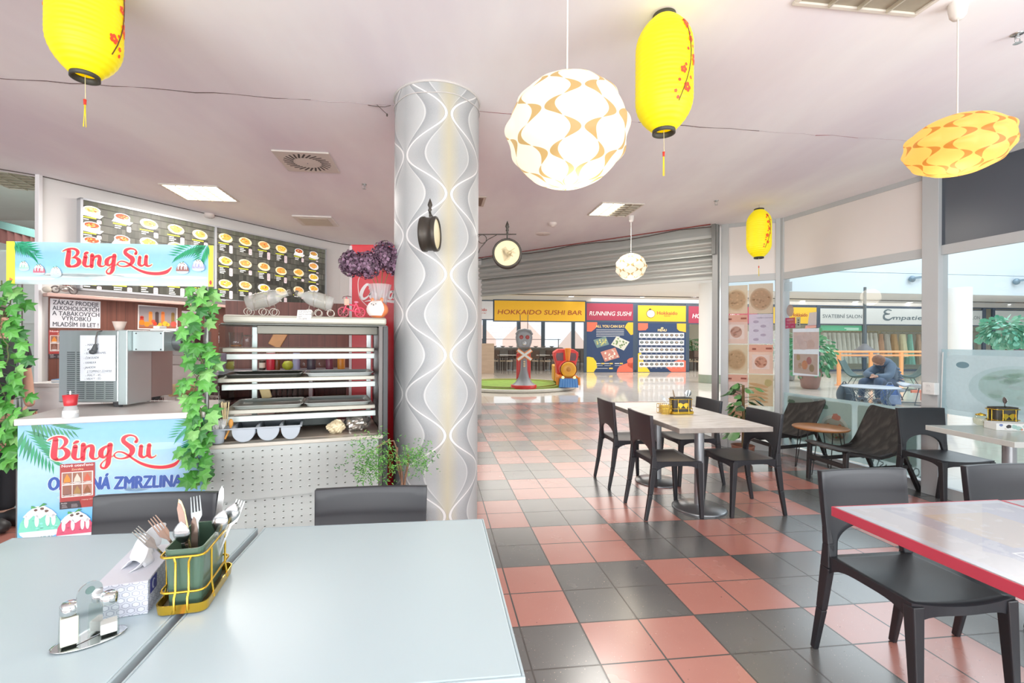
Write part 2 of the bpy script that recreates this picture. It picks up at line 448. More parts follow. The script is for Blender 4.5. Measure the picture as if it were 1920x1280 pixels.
# ---- walls
WP=mat('dedcd8',.7,0,.02,2.); 
def wallstrip(name,pts,z0,z1,mt,th=.08,away=None):
    mb=MB()
    for p,q in zip(pts,pts[1:]):
        d=(q-p).normalized(); n=V((-d.y,d.x,0))*(th if away is None else away)
        mb.hexa([(p.x,p.y,z0),(q.x,q.y,z0),(q.x+n.x,q.y+n.y,z0),(p.x+n.x,p.y+n.y,z0),(p.x,p.y,z1),(q.x,q.y,z1),(q.x+n.x,q.y+n.y,z1),(p.x+n.x,p.y+n.y,z1)])
    return struct(mb.build(name,mt))
wallstrip('wall_back',WALL,0,ZC,WP)
wd=(WALL[1]-WALL[0]).normalized(); wn=V((wd.y,-wd.x,0))      # along the menu wall / towards the room
def wallpt(t,off=0,z=0): return WALL[0]+wd*t+wn*off+V((0,0,z))
# dark wood cladding under the menu
m,nt,b=newmat('wood_cladding'); vec,x,y,z=coords(nt)
n1=noise(nt,vec,9.,5,(3.2,3.2,.12)); s=((x*1.0+y*1.7)/.16); pl=(s-s.floor()-.5).abs().gt(.485)
base=mixc(nt,n1,'4c2620','84503f'); base=mixc(nt,pl,base,'35201d'); nt.links.new(base,b.inputs['Base Color']); b.inputs['Roughness'].default_value=.45
CLAD=m
mb=MB(); p0=wallpt(.06,.03); p1=wallpt(2.83,.03)
mb.hexa([tuple(wallpt(.06,.025,.0)),tuple(wallpt(2.86,.025,.0)),tuple(wallpt(2.86,.001,.0)),tuple(wallpt(.06,.001,.0)),tuple(wallpt(.06,.025,1.80)),tuple(wallpt(2.86,.025,1.80)),tuple(wallpt(2.86,.001,1.80)),tuple(wallpt(.06,.001,1.80))])
for k in range(2,5):
    p=WALL[k-1]+V((.02,-.02,0)); q=WALL[k]+V((.02,-.02,0)); mb.hexa([(p.x,p.y,0),(q.x,q.y,0),(q.x-.01,q.y+.015,0),(p.x-.01,p.y+.015,0),(p.x,p.y,1.8),(q.x,q.y,1.8),(q.x-.01,q.y+.015,1.8),(p.x-.01,p.y+.015,1.8)])
struct(mb.build('wall_back_panel',CLAD))
mb=MB(); mb.hexa([tuple(wallpt(.02,.12,1.80)),tuple(wallpt(2.86,.12,1.80)),tuple(wallpt(2.86,.0,1.80)),tuple(wallpt(.02,.0,1.80)),tuple(wallpt(.02,.12,1.835)),tuple(wallpt(2.86,.12,1.835)),tuple(wallpt(2.86,.0,1.835)),tuple(wallpt(.02,.0,1.835))])
struct(mb.build('trim_3',mat('c9a59a',.35,0,.05),bevel=.006))
# white end post of the menu wall
mb=MB(); a=V((-4.345,4.47,0)); mb.box((a.x-.02,a.y-.02,0),(a.x+.02,a.y+.02,ZC)); struct(mb.build('trim_4',mat('f1f1f1',.4,0,.01),bevel=.004))
# room seen past the post
flat('ceiling_2',[(-14,4.3),(-4.3,4.3),(-3.2,9),(-14,9)],3.32,mat('e3e8e2',.8,0,.02)); struct(bpy.data.objects['ceiling_2'])
wallstrip('wall_left',[V((-13,7.6,0)),V((-4.4,7.6,0))],0,3.32,mat('d5dcd4',.7,0,.02,2.))
# column
CCX,CCY,CR=-.37,3.085,.275
m,nt,b=newmat('wallpaper'); vec,x,y,z=coords(nt)
ang=y.op('ARCTAN2',x); w=.2725   # six half-waves round the column

u=(ang+1.187)*CR
w=2*pi*CR/6.
a=((z-1.791)*(2*pi/.488)).cos()*-1.
A=.44*w
d0=(u-a*A-.5*w).wrap(w,-w); d1=(u+a*A-1.5*w).wrap(w,-w)
d=d0.abs().min(d1.abs())
white=d.lt(.0085); edge=d.lt(.0105)
ribs=((d*(2*pi/.0085)).sin()*.5+.5)
inner=((d-.0105)/.075).sat()
lens=u.wrap(w,-w).abs().lt(a*A+.5*w)
n1=noise(nt,vec,220.,2)
uw=u.wrap(w,-w).abs(); uv=(u-w).wrap(w,-w).abs(); rr=lens*(uw/(a*A+.5*w+.004))+(lens*-1.+1.)*(uv/(a*-A+.5*w+.004))
ring=((rr-.52)/.48).sat(); leaf=rr.lt(.52)
flatc=mixc(nt,leaf,mixc(nt,ring,'7d8488','b9bdbf'),mixc(nt,(rr/.52).sat(),'adb1b2','c6c9c8')); flat2=mixc(nt,leaf,mixc(nt,ring,'868c90','c0c3c4'),mixc(nt,(rr/.52).sat(),'9da3a6','bcc0c0'))
base=mixc(nt,lens,flatc,flat2)
base=mixc(nt,ribs*.2*(leaf*-1.+1.),base,'f2f2f0'); base=mixc(nt,(rr-.52).abs().lt(.02)*.6,base,'eef0ee')
base=mixc(nt,n1*.25,base,'e6e6e4')
cen=((u-.0).abs().op('SUBTRACT',.0)/.06).sat()
cen=(u.abs()/(.035+.04*1.)).sat(); base=mixc(nt,(cen*-1.+1.)*.6,base,'d8cb9c')
base=mixc(nt,edge,base,'8f9193'); base=mixc(nt,white,base,'f6f6f4')
base=mixc(nt,.16,base,'3a4248'); nt.links.new(base,b.inputs['Base Color']); b.inputs['Roughness'].default_value=.42
bp=nt.nodes.new('ShaderNodeBump'); bp.inputs['Strength'].default_value=.35; bp.inputs['Distance'].default_value=.004
nt.links.new((ribs*.4+white*1.).k,bp.inputs['Height']); nt.links.new(bp.outputs[0],b.inputs['Normal'])
mb=MB(); mb.lathe([(CR,0),(CR,ZC)],72)
co=mb.build('column',m); co.location=(CCX,CCY,0); struct(co)
mb=MB(); mb.tube([(CCX+(CR+.004)*cos(t/40*2*pi),CCY+(CR+.004)*sin(t/40*2*pi),ZC-.075+.004*sin(t)) for t in range(40)],.003,5,True)
mb.tube([(CCX+(CR+.002)*cos(t/40*2*pi),CCY+(CR+.002)*sin(t/40*2*pi),ZC-.006) for t in range(40)],.008,5,True)
struct(mb.build('trim_5',mat('c9c6c2',.6)))
# ---- glazed front: posts, transoms, rails (one window object per bay)
FRM=ALU
def zbar(mb,p,q,z0,z1,th=.05,off=0.):
    d=(q-p).normalized(); n=V((-d.y,d.x,0)); a=p+n*(off-th/2); c=q+n*(off-th/2); e=q+n*(off+th/2); f=p+n*(off+th/2)
    mb.hexa([(v.x,v.y,z0) for v in (a,c,e,f)]+[(v.x,v.y,z1) for v in (a,c,e,f)])
def post(mb,p,wd_,dp,d,z0=0,z1=ZC):
    n=V((-d.y,d.x,0)); q=[p-d*wd_/2-n*dp/2,p+d*wd_/2-n*dp/2,p+d*wd_/2+n*dp/2,p-d*wd_/2+n*dp/2]
    mb.hexa([(v.x,v.y,z0) for v in q]+[(v.x,v.y,z1) for v in q])
UPW=mat('e6e1dd',.6,0,.02,2.); UPD=mat('4a525c',.3,0,.05,2.)
FROST=glassmat((.86,.92,.92),1.45,.05,'frost')
def bay(name,p,q,trz,upm,rail0=.10,lower=None):
    d=(q-p).normalized(); t=thing(name,None,None,(*((p+q)/2).xy,0),kind='structure')
    mb=MB(); 
    zbar(mb,p,q,0,rail0); zbar(mb,p,q,trz-.085,trz); zbar(mb,p,q,ZC-.05,ZC)
    post(mb,p+d*.025,.05,.07,d); post(mb,q-d*.025,.05,.07,d)
    if lower: zbar(mb,p,q,lower-.02,lower+.02,.012)
    struct(mb.build(name.rsplit('_',1)[0]+'_frame',FRM,t,True))
    mb=MB(); zbar(mb,p+d*.05,q-d*.05,trz,ZC-.05,.03); struct(mb.build(name.rsplit('_',1)[0]+'_upper_panel',upm,t,True))
    mb=MB(); g0=p+d*.05; g1=q-d*.05; mb.quad((g0.x,g0.y,rail0),(g1.x,g1.y,rail0),(g1.x,g1.y,trz-.085),(g0.x,g0.y,trz-.085)); struct(mb.build(name.rsplit('_',1)[0]+'_pane',GLASS,t,True))
    mb=MB(); 
    for k in range(5):
        c=p.lerp(q,(k+.5)/5); n=V((-d.y,d.x,0)); mb.ball((c.x-n.x*.03*0,c.y,trz-.05),.006,6,4)
    return t
bay('window_1',W0-V((.02,-.0,0)),S0,2.27,UPW)
bay('window_2',W1,W0,2.27,UPW)
bay('window_3',W2,W1,2.27,UPD)
bay('window_4',V((4.42,.6,0)),W2,2.27,UPD)
def corner(name,p,w_,dp,d): mb=MB(); post(mb,p,w_,dp,d); struct(mb.build(name,FRM,bevel=.004))
corner('trim_6',W0+V((.02,.02,0)),.13,.11,V((.9,.44,0)).normalized())
corner('trim_7',W1+V((.0,.0,0)),.135,.12,(W0-W1).normalized())
corner('trim_8',S0+V((.015,.01,0)),.09,.1,(S0-W0).normalized())
# dark gap beside the corner post, and tilt trim over bay joints
# ---- mall beyond
FAC0=V((.166,20.8,0))
def fac(s,back=0,z=0): p=FAC0+gx*s+gy*back; return V((p.x,p.y,z))
MW=mat('f0efec',.7,0,.02,1.)
cz=3.42
flat('mall_ceiling',[(-12,9.2),(3.3,6.5),(3.9,6.1),(5.2,9.),tuple(fac(7.6,-5.2)[:2]),tuple(fac(40,-5.2)[:2]),tuple(fac(40,8)[:2]),tuple(fac(-14,8)[:2])],cz,mat('e2e5e8',.7,0,.02,1.)); o=bpy.data.objects['mall_ceiling']; struct(o)
mb=MB()
for b0 in (-.9,): zbar(mb,fac(-12,b0),fac(40,b0),cz-.03,cz-.004,.14)
struct(mb.build('trim_9',mat('5c5a58',.6)))
# upper fascia over the far walkway
mb=MB(); zbar(mb,fac(7.4,-5.3),fac(40,-5.3),3.22,3.95,.12); zbar(mb,fac(7.4,-5.28),fac(40,-5.28),3.97,9.0,.12)
struct(mb.build('wall_far',mat('cfdde4',.6,0,.01,1.)))
# shop front bulkhead above the signs, plinth
mb=MB(); zbar(mb,fac(-14,0.05),fac(40,.05),3.2,cz,.1); struct(mb.build('wall_facade',mat('d9d6d2',.7,0,.02,1.)))
# round mall columns with green tiled foot
for k,(c,r) in enumerate((((7.55,16.2),.36),((16.9,16.9),.33))):
    mb=MB(); mb.lathe([(r,.28),(r,cz if k==0 else 3.4)],40); mb.cur=1; mb.lathe([(r+.012,0),(r+.012,.28)],40)
    o=mb.build('column',[MW,mat('8a9684',.3)]); o.location=(*c,0); struct(o)
# ================================================================ FURNITURE
CHM=mat('212328',.38,0,.05,5.,spec=.45); CHB=mat('2e2529',.42,0,.05,5.,spec=.45); LEGM=mat('202024',.42,0,.05,5.,spec=.45)
def chair_proto(bm_,sm_):
    t=thing('dining_chair',None,None)
    # back shell with the arched opening above the seat
    def yb(x,z): 
        k=(z-.44)/.375
        return .185+.05*k-.01*k*k+ .016*(1-(x/.21)**2)*(.25+.75*k)
    N=24; top=.815; mb=MB(); mb.smooth=True
    vs=[]; 
    def wz(k): return .205+.008*k
    rows=10
    cols=[]
    for a in range(N+1):
        s=-1+2*a/N; x0=s*.205
        zl=.475+.105*sqrt(max(0,1-(abs(s)/.80)**2)) if abs(s)<.80 else .42
        cols.append((s,zl))
    # add crisp edges of the arch
    fr=[];bk=[]
    for s,zl in cols:
        for j in range(rows+1):
            z=zl+(top-zl)*j/rows; k=(z-.44)/.375; x=s*wz(k); th=.018+.010*abs(s)**4
            y=yb(x,z); vs.append((x,y-th/2,z)); vs.append((x,y+th/2,z))
    fs=[]; R=rows+1
    I=lambda a,j,q:(a*R+j)*2+q
    for a in range(N):
        for j in range(rows):
            fs.append((I(a,j,0),I(a+1,j,0),I(a+1,j+1,0),I(a,j+1,0))); fs.append((I(a,j,1),I(a,j+1,1),I(a+1,j+1,1),I(a+1,j,1)))
        fs.append((I(a,rows,0),I(a+1,rows,0),I(a+1,rows,1),I(a,rows,1))); fs.append((I(a,0,0),I(a,0,1),I(a+1,0,1),I(a+1,0,0)))
    for a in (0,N):
        for j in range(rows): fs.append((I(a,j,0),I(a,j+1,0),I(a,j+1,1),I(a,j,1)))
    mb.add(vs,fs); ob=mb.build('backrest',bm_,t,bevel=.003)
    # seat: dished top, deep arched apron
    mb=MB(); mb.smooth=True; n=14
    def top_(u,v):
        x=-1+2*u; y=-1+2*v; hw=.205+.012*(1-v)
        X=x*hw; Y=.19*y - .0; 
        if v<.001: Y-= .018*(1-x*x)
        z=.452-.016*(1-x*x)*(1-y*y)-.014*(1-x*x)*(max(0,-y))**2
        return V((X,Y,z))
    def apr(u,v):
        p=top_(u,v); x=-1+2*u; y=-1+2*v
        e=max(abs(x),abs(y)); d=.024
        if e>.99:
            s=(y if abs(x)>.99 else x); d=.034+.050*abs(s)**4
        return V((p.x*(.985),p.y*.985,p.z-d))
    mb.grid(top_,n,n); o=len(mb.v); mb.grid(apr,n,n)
    rim=[k for k in range(n)]+[n+(n+1)*k for k in range(n)]+[(n+1)*(n+1)-1-k for k in range(n)]+[(n+1)*n-(n+1)*k for k in range(n)]
    sm=[]
    for k in range(len(rim)): mb.f.append([rim[k],rim[(k+1)%len(rim)],o+rim[(k+1)%len(rim)],o+rim[k]]); mb.mi.append(0); mb.sm.append(False)
    mb.build('seat',sm_,t)
    for s in (-1,1):
        mb=MB(); mb.bar((s*.196,-.178,.44),(s*.203,-.20,0),.046,.044,.026,.028,up=(0,1,0)); mb.build('leg',LEGM,t,bevel=.005)
        mb=MB(); mb.bar((s*.1965,.214,.66),(s*.194,.196,.50),.020,.016,.030,.034,up=(0,1,0)); mb.bar((s*.194,.196,.50),(s*.195,.198,.40),.030,.034,.034,.046,up=(0,1,0)); mb.bar((s*.195,.198,.40),(s*.198,.225,.20),.034,.046,.029,.036,up=(0,1,0)); mb.bar((s*.198,.225,.20),(s*.200,.262,0),.029,.036,.024,.027,up=(0,1,0)); mb.build('leg',LEGM,t,bevel=.005)
    return t
pa=chair_proto(CHM,CHM); pb=chair_proto(CHB,CHM)
for o in pb.children: pass
used=set()
def chair(p,x,y,rz,label,group):
    c = p if p not in used else copy_tree(p)
    used.add(p); c.location=(x,y,0); c.rotation_euler=(0,0,rz); return setp(c,label,'chair',group)
G7=GY
chair(pa,-1.215,1.515,G7,'dark plastic chair tucked behind the white table by the blue ice cream stand','chairs at the white tables')
chair(pa,-.44,1.60,G7,'dark plastic chair at the white table in front of the patterned column','chairs at the white tables')
chair(pa,1.703,1.892,G7,'dark plastic chair behind the bare corner of the red-edged table, legs in full view','chairs at the red-edged tables')
chair(pa,2.44,1.985,G7,'dark plastic chair cut off by the frame, beside the one at the red-edged table corner','chairs at the red-edged tables')
chair(pa,3.80,3.92,.02,'dark plastic chair in front of the window post, at the small white table','chairs by the window')
chair(pb,1.345,4.64,G7+pi/2,'dark chair with its back to the aisle, at the whitewashed table nearer the mall','chairs at the whitewashed tables')
chair(pb,1.435,3.86,G7+pi/2,'dark chair backing the aisle, at the whitewashed table end nearer the red tables','chairs at the whitewashed tables')
chair(pa,2.075,3.92,G7-pi/2,'dark chair on the window side of the whitewashed table, nearer the red tables','chairs at the whitewashed tables')
chair(pa,1.98,4.72,G7-pi/2,'dark chair on the window side of the whitewashed table, next to the climbing plant','chairs at the whitewashed tables')
# ---- tables
def table(label,cx,cy,rz,w,d,top,edge,group,zt=.74,th=.028,topm=None):
    t=thing('dining_table',label,'table',(cx,cy,0),rz,group)
    mb=MB(); mb.box((-w/2,-d/2,zt-th),(w/2,d/2,zt)); mb.cur=1
    mb.build('tabletop',[top],t,bevel=.004)
    if edge is not None:
        mb=MB(); e=.006
        for a,b in (((-w/2-e,-d/2-e),(w/2+e,-d/2)),((-w/2-e,d/2),(w/2+e,d/2+e)),((-w/2-e,-d/2),(-w/2,d/2)),((w/2,-d/2),(w/2+e,d/2))): mb.box((*a,zt-th-.004),(*b,zt-.0005))
        mb.build('table_edge',edge,t,bevel=.002)
    mb=MB(); mb.lathe([(.038,.03),(.038,zt-th-.008)],24); mb.box((-.16,-.16,zt-th-.009),(.16,.16,zt-th-.0005)); mb.build('column',PED,t)
    mb=MB(); mb.lathe([(.212,0),(.215,.006),(.205,.014),(.06,.032),(.039,.034)],40); mb.build('base',PEDB,t)
    return t
PED=mat('a9adb0',.35,.6,.03,3.); PEDB=mat('8d9194',.3,.8,.04,3.)
WT=mat('b7cbd1',.30,0,.03,1.2,spec=.45,bump=.04)
def grot(x,y,rz): return (x*cos(rz)-y*sin(rz), x*sin(rz)+y*cos(rz))
# foreground pair: far right corner at (-.035,1.7045)
cx,cy=-.035,1.7045
dx,dy=grot(-.375,-.405,G7); table('white tabletop in front of the column, gold cutlery caddy on its edge',cx+dx,cy+dy,G7,.75,.80,WT,mat('a9bcc2',.25,0,.02),'white tables')
dx,dy=grot(-.375-.782,-.405,G7); table('white tabletop with tissue box and salt and pepper set, beside the seam',cx+dx,cy+dy,G7,.75,.80,WT,mat('a9bcc2',.25,0,.02),'white tables')
# red-edged tables with faded printed tops
m,nt,b=newmat('printed_tabletop'); vec,x,y,z=coords(nt)
n1=noise(nt,vec,3.,4); n2=noise(nt,vec,14.,4,(1,1,1))
base=mixc(nt,n1,'a99a98','bba9a4')
u=x*.8+y*.6; v=y*.8-x*.6
base=mixc(nt,(v-.05).abs().lt(.09)*(u.gt(-.2))*.4,base,'7f6f93')
base=mixc(nt,((x+.16).abs().lt(.05))*.4,base,'7b6b86')
base=mixc(nt,((x-.02).abs().max((y-.14).abs())).lt(.14)*.5,base,'c09a62')
base=mixc(nt,((x-.2).abs().max((y+.1).abs())).lt(.12)*.35,base,'7d84a6')
rg=((x-.02).abs().max((y+.12).abs()-.02)); base=mixc(nt,rg.lt(.075)*rg.gt(.07),base,'ddd6d2')
rg=((x+.02).abs().max((y+.18).abs())); base=mixc(nt,rg.lt(.15)*rg.gt(.144),base,'ddd6d2')
base=mixc(nt,n2.gt(.58)*.3,base,'c9bdb8')
bord=(x.abs()-.375).abs().min((y.abs()-.40).abs()).lt(.035); base=mixc(nt,bord,base,'b4adb2'); base=mixc(nt,.28,base,'3c363c')
nt.links.new(base,b.inputs['Base Color']); b.inputs['Roughness'].default_value=.12; b.inputs['Specular IOR Level'].default_value=.6; b.inputs['Coat Weight'].default_value=.2; b.inputs['Coat Roughness'].default_value=.15
RT=m; RE=mat('b9384a',.35,0,.06,12.)
dx,dy=grot(.375,-.40,G7); table('red-edged table with faded printed top, its bare corner over a chair',1.352+dx,1.846+dy,G7,.75,.80,RT,RE,'red-edged tables',th=.034)
dx,dy=grot(.375+.765,-.40,G7); table('red-edged printed table joined on the window side, mostly out of frame',1.352+dx,1.846+dy-.01,G7,.75,.80,RT,RE,'red-edged tables',th=.034)
# whitewashed plank tables
m,nt,b=newmat('whitewashed_wood'); vec,x,y,z=coords(nt)
n1=noise(nt,vec,6.,5,(1.2,6.,1.)); s=y/.11; g=(s-s.floor()-.5).abs().gt(.48)
base=mixc(nt,((n1-.35)*2.4).sat(),'d0ccc2','f8f7f4'); base=mixc(nt,g*.5,base,'9d968d'); nt.links.new(base,b.inputs['Base Color']); b.inputs['Roughness'].default_value=.3
PLK=m
for k,(off,lab) in enumerate(((0,'whitewashed plank table, end nearer the red tables'),(.745,'whitewashed plank table nearer the mall, gold caddy at its seam'))):
    dx,dy=grot(.375,.368+off,G7); table(lab,1.41+dx,3.505+dy,G7,.75,.735,PLK,mat('9c948b',.5,0,.25,14.),'whitewashed tables',th=.034)
# small white table by the window
table('pale table with bevelled edge by the frosted window pane'.replace('bevelled','chamfered'),3.75,3.385,.0,.62,.62,mat('aeb5ae',.2,0,.02,2.),mat('c9cec9',.3,0,.02),None,th=.034)
# ---- black mesh lounge chairs
m,nt,b=newmat('mesh_fabric'); vec,x,y,z=coords(nt)
n1=noise(nt,vec,9.,2,(1,1.6,.7)); wv=(((y*26.+z*18.+n1*5.)*2.).sin()*.5+.5)
base=mixc(nt,wv*((n1-.35)*2.).sat()*.7,'1b1a19','605b56'); nt.links.new(base,b.inputs['Base Color']); b.inputs['Roughness'].default_value=.7
MESHF=m; LF=mat('2b2a2b',.4,.2,.05)
def lounge(label,loc,rz,group):
    t=thing('lounge_chair',label,'lounge chair',loc,rz,group)   # faces local -x
    prof=[(-.37,.375),(-.36,.385),(-.30,.385),(-.12,.345),(-.02,.325),(.06,.325),(.13,.36),(.19,.44),(.26,.58),(.33,.72),(.345,.75)]
    P=smoothline(prof,5)
    def fn(u,v):
        i=v*(len(P)-1); k=min(int(i),len(P)-2); f=i-k; x=P[k][0]*(1-f)+P[k+1][0]*f; z=P[k][1]*(1-f)+P[k+1][1]*f
        y=(u-.5)*.50; e=1.
        if v<.08: e=.80+.20*sqrt(v/.08)
        if v>.88: e=.80+.20*sqrt(max(0,(1-v)/.12))
        q=abs(u-.5)*2
        return V((x+.0*q,y*e,z-.012*(1-q*q)))
    mb=MB(); mb.grid(fn,16,40); mb.build('seat',MESHF,t,solid=.012,recalc=False)
    for s in (-1,1):
        mb=MB(); y=s*.225
        mb.bar((-.33,y,.37),(-.345,y,0),.03,.045,.028,.038,up=(0,1,0)); mb.build('leg',LF,t,bevel=.004)
        mb=MB(); mb.bar((.22,y,.375),(.40,y,0),.03,.04,up=(0,1,0)); mb.build('leg',LF,t,bevel=.004)
        mb=MB(); mb.bar((-.335,y,.362),(.0,y,.315),.03,.03); mb.bar((.0,y,.315),(.235,y,.375),.03,.03); mb.bar((-.335,y,.20),(.31,y,.235),.028,.035); mb.build('side_rail',LF,t,bevel=.004)
    for q in (((-.34,-.225,.235),(-.34,.225,.235),.03,.04),((.24,-.225,.35),(.24,.225,.35),.03,.03)):
        mb=MB(); mb.bar(*q); mb.build('crossbar',LF,t,bevel=.004)
    return t
lounge('black mesh lounge chair between wooden side table and small white table',(3.60,4.58,0),radians(4),'lounge chairs')
lounge('black mesh lounge chair in the glazed corner behind the wooden side table',(3.44,5.52,0),radians(8),'lounge chairs')
t=thing('side_table','round wooden side table on thin black hairpin legs between lounge chairs','table',(3.53,5.02,0))
WOOD=mat('a9703f',.35,0,.14,4.,(1.,14.,1.))
mb=MB(); mb.lathe([(.0,.462),(.245,.462),(.26,.475),(.26,.482),(.255,.486),(0,.486)],48); mb.build('tabletop',WOOD,t)
for k in range(4):
    a=k*pi/2+.6; mb=MB(); c,s_=cos(a),sin(a); pr=V((-s_,c,0))
    b0=V((c*.19,s_*.19,.462)); b1=V((c*.24,s_*.24,.006))
    mb.tube([b0+pr*.05,b1+pr*.012,b1-pr*.012,b0-pr*.05],.005,6); mb.build('leg',LF,t)
# ================================================================ COUNTER SIDE
KA=radians(20); ku=V((cos(KA),sin(KA),0)); kn=V((-sin(KA),cos(KA),0)); K0=V((-1.44,2.35,0))
def K(u,n,z=0): p=K0+ku*u+kn*n; return V((p.x,p.y,z))
def KM(u=0,n=0,z=0): return Matrix.Translation(K(u,n,z))@Matrix.Rotation(KA,4,'Z')
PM=printmat('matte',.5); PG=printmat('gloss',.25,spec=.5)
# ---- brand lettering strokes, in pixels of one photo crop; mapped by fn
BING=[[(192,163,8),(225,143,22),(275,124,26),(330,118,30),(385,132,40),(412,170,52),(395,215,38),(345,255,14),(322,262,6)],
 [(285,150,60),(278,220,70),(268,300,74),(268,360,72),(300,388,40)],
 [(345,258,10),(390,262,40),(428,300,62),(420,350,60),(370,385,44),(300,396,26),(262,385,20)],
 [(522,235,60),(512,300,62),(506,350,62),(530,385,36),(580,382,20),(612,352,12)],
 [(618,212,58),(616,280,60),(612,350,58),(612,388,54)],
 [(625,300,18),(660,240,30),(715,228,50),(728,270,58),(718,340,62),(740,380,36),(785,378,18),(812,350,10)],
 [(930,225,20),(880,240,34),(835,285,62),(830,335,62),(862,365,34),(905,330,20),(930,280,20)],
 [(940,212,62),(932,290,62),(922,380,60),(912,440,58),(880,490,36),(838,488,26),(828,455,20),(860,412,14),(920,375,10),(990,345,10)],
 [(1250,178,44),(1262,150,30),(1235,112,22),(1170,100,30),(1110,125,50),(1100,170,56),(1150,215,60),(1200,255,74),(1200,310,60),(1150,360,36),(1070,380,20),(1005,365,18),(990,330,16),(1030,300,18),(1090,305,22),(1150,335,26),(1220,385,28),(1320,440,38),(1440,475,46),(1580,482,50),(1700,455,54),(1765,400,26),(1776,376,8)],
 [(1312,228,46),(1305,290,54),(1304,340,52),(1340,364,30),(1385,340,22)],
 [(1408,215,52),(1400,280,56),(1402,335,56),(1430,366,32),(1470,356,18),(1490,338,8)]]
IDOT=[(505,198,22),(530,182,42),(552,176,34)]
def bingsu(pr,fn,sc_,red,glow):
    def cv(st): return [(*fn(x,y),w*sc_) for x,y,w in st]
    for st in BING+[IDOT]: pr.stroke(cv(st),glow,grow=14*sc_)
    pr.L+=1
    for st in BING+[IDOT]: pr.stroke(cv(st),red)
    pr.L+=1
def frond(pr,a,b,length,ang,col,n=11,curve=.3,wid=.075):
    for k in range(n):
        t=(k+1)/n; x=a+length*t*cos(ang+curve*t); y=b+length*t*sin(ang+curve*t)
        for s in (-1,1):
            l=length*.55*(1-.55*t)+.01; A=ang+curve*t+s*(.75-.25*t)
            ex,ey=x+l*cos(A),y+l*sin(A); px_,py_=-sin(A),cos(A); w_=l*wid
            pr.poly([(x,y),(x+l*.4*cos(A)+px_*w_,y+l*.4*sin(A)+py_*w_),(ex,ey),(x+l*.4*cos(A)-px_*w_,y+l*.4*sin(A)-py_*w_)],jit(col,.1))
def sundae(pr,a,b,r,body,cream='f2f5f8',bowl='dfeaf2',top='5a3a2a'):
    pr.ell(a,b-.55*r,r*.95,r*.42,bowl,n=22); pr.L+=1
    pr.poly([(a-r,b-.5*r),(a+r,b-.5*r),(a+.92*r,b),(a+.6*r,b+.55*r),(a+.2*r,b+.85*r),(a-.2*r,b+.85*r),(a-.62*r,b+.55*r),(a-.92*r,b)],body); pr.L+=1
    for k in range(26): pr.blob(a+random.uniform(-.8,.8)*r,b+random.uniform(-.45,.3)*r,r*.08,r*.05,jit(body,.22),n=5)
    pr.L+=1
    pr.poly([(a-.78*r,b+.38*r),(a-.5*r,b+.2*r),(a-.3*r,b+.42*r),(a,b+.2*r),(a+.3*r,b+.42*r),(a+.52*r,b+.2*r),(a+.78*r,b+.36*r),(a+.55*r,b+.66*r),(a+.2*r,b+.93*r),(a-.2*r,b+.93*r),(a-.55*r,b+.66*r)],cream)
    for dx in (-.62,-.15,.35,.62): pr.ell(a+dx*r,b+.1*r,r*.1,r*.36,cream)
    pr.L+=1
    for dx,dy in ((-.2,.72),(.1,.78),(.3,.62)): pr.blob(a+dx*r,b+dy*r,r*.1,r*.08,top,n=8)
    pr.poly([(a-.1*r,b+.85*r),(a+.15*r,b+1.1*r),(a+.32*r,b+1.0*r)],'2f8a3c'); pr.poly([(a-.1*r,b+.85*r),(a-.4*r,b+1.0*r),(a-.42*r,b+.82*r)],'3f9a48'); pr.L+=1
# ---- ice cream stand
st=thing('ice_cream_stand','ice cream stand with blue printed front panel, banner overhead and white counter','food stand',K(-.366,.3),KA)
pr=Print(K(-.732,-.004),ku); W_=.732; Z1=1.0
pr.clip=(0,.06,W_,Z1); pr.rect(0,.06,W_,Z1,'7fb6e4')
pr.L+=1
pr.grad(0,.06,W_,Z1,[(0,'8fc4e8'),(.35,'79c3ef'),(.52,'4db2ef'),(.62,'93c9ee'),(.78,'a9d0ee'),(.92,'7fb9e6'),(1,'74b2e2')])
pr.L+=1
for k in range(9):
    a=random.uniform(.05,.68); pr.ell(a,random.uniform(.66,.9),random.uniform(.05,.11),.018,'a8d2f0',n=16)
pr.L+=1
f1=lambda x,y: pr.px(60+x/6.4,800+y/6.4)
s1=(pr.px(360,850)[0]-pr.px(60,850)[0])/1920
frond(pr,*pr.px(54,778),.17,-.75,'14824f'); frond(pr,*pr.px(42,800),.20,-1.15,'1a8a58',curve=.15); frond(pr,*pr.px(388,775),.16,-2.75,'12905a',curve=.3); frond(pr,*pr.px(392,790),.17,-2.1,'14824f',curve=-.1)
pr.L+=1
bingsu(pr,f1,s1,'d8142f','cfe2c8')
for gro,c in ((.012,'cfe4f6'),(.0,'17479e')):
    for tx,x0,y0,x1,y1 in (('OBLÍBENÁ',91,918,206,916),('ZMRZLINA',214.5,916,341,911)):
        a=pr.px(x0,y0); b_=pr.px(x1,y1); pr.text(tx,a[0],a[1],.058,c,w=b_[0]-a[0],bold=.06+gro*3.4,L=pr.L,rot=atan2(b_[1]-a[1],b_[0]-a[0]))
    pr.L+=1
a=pr.px(76,978); sundae(pr,a[0],a[1],.078,'6fd0b4'); a=pr.px(143,985); sundae(pr,a[0],a[1],.072,'cf4768',top='4a3428')
a=pr.px(60,1013); pr.text('BINGSUU',a[0],a[1],.016,'1d7d83',bold=.02,w=.075); 
for cx_,c in ((.42,'e8b45a'),(.6,'8f6bb8')): sundae(pr,cx_,.42,.075,c)
pr.build('front_panel',PG,st)
mb=MB(); mb.M=KM()
mb.box((-.732,-.003,.06),(0,.018,1.0)); mb.build('panel_board',WHITE,st,True)
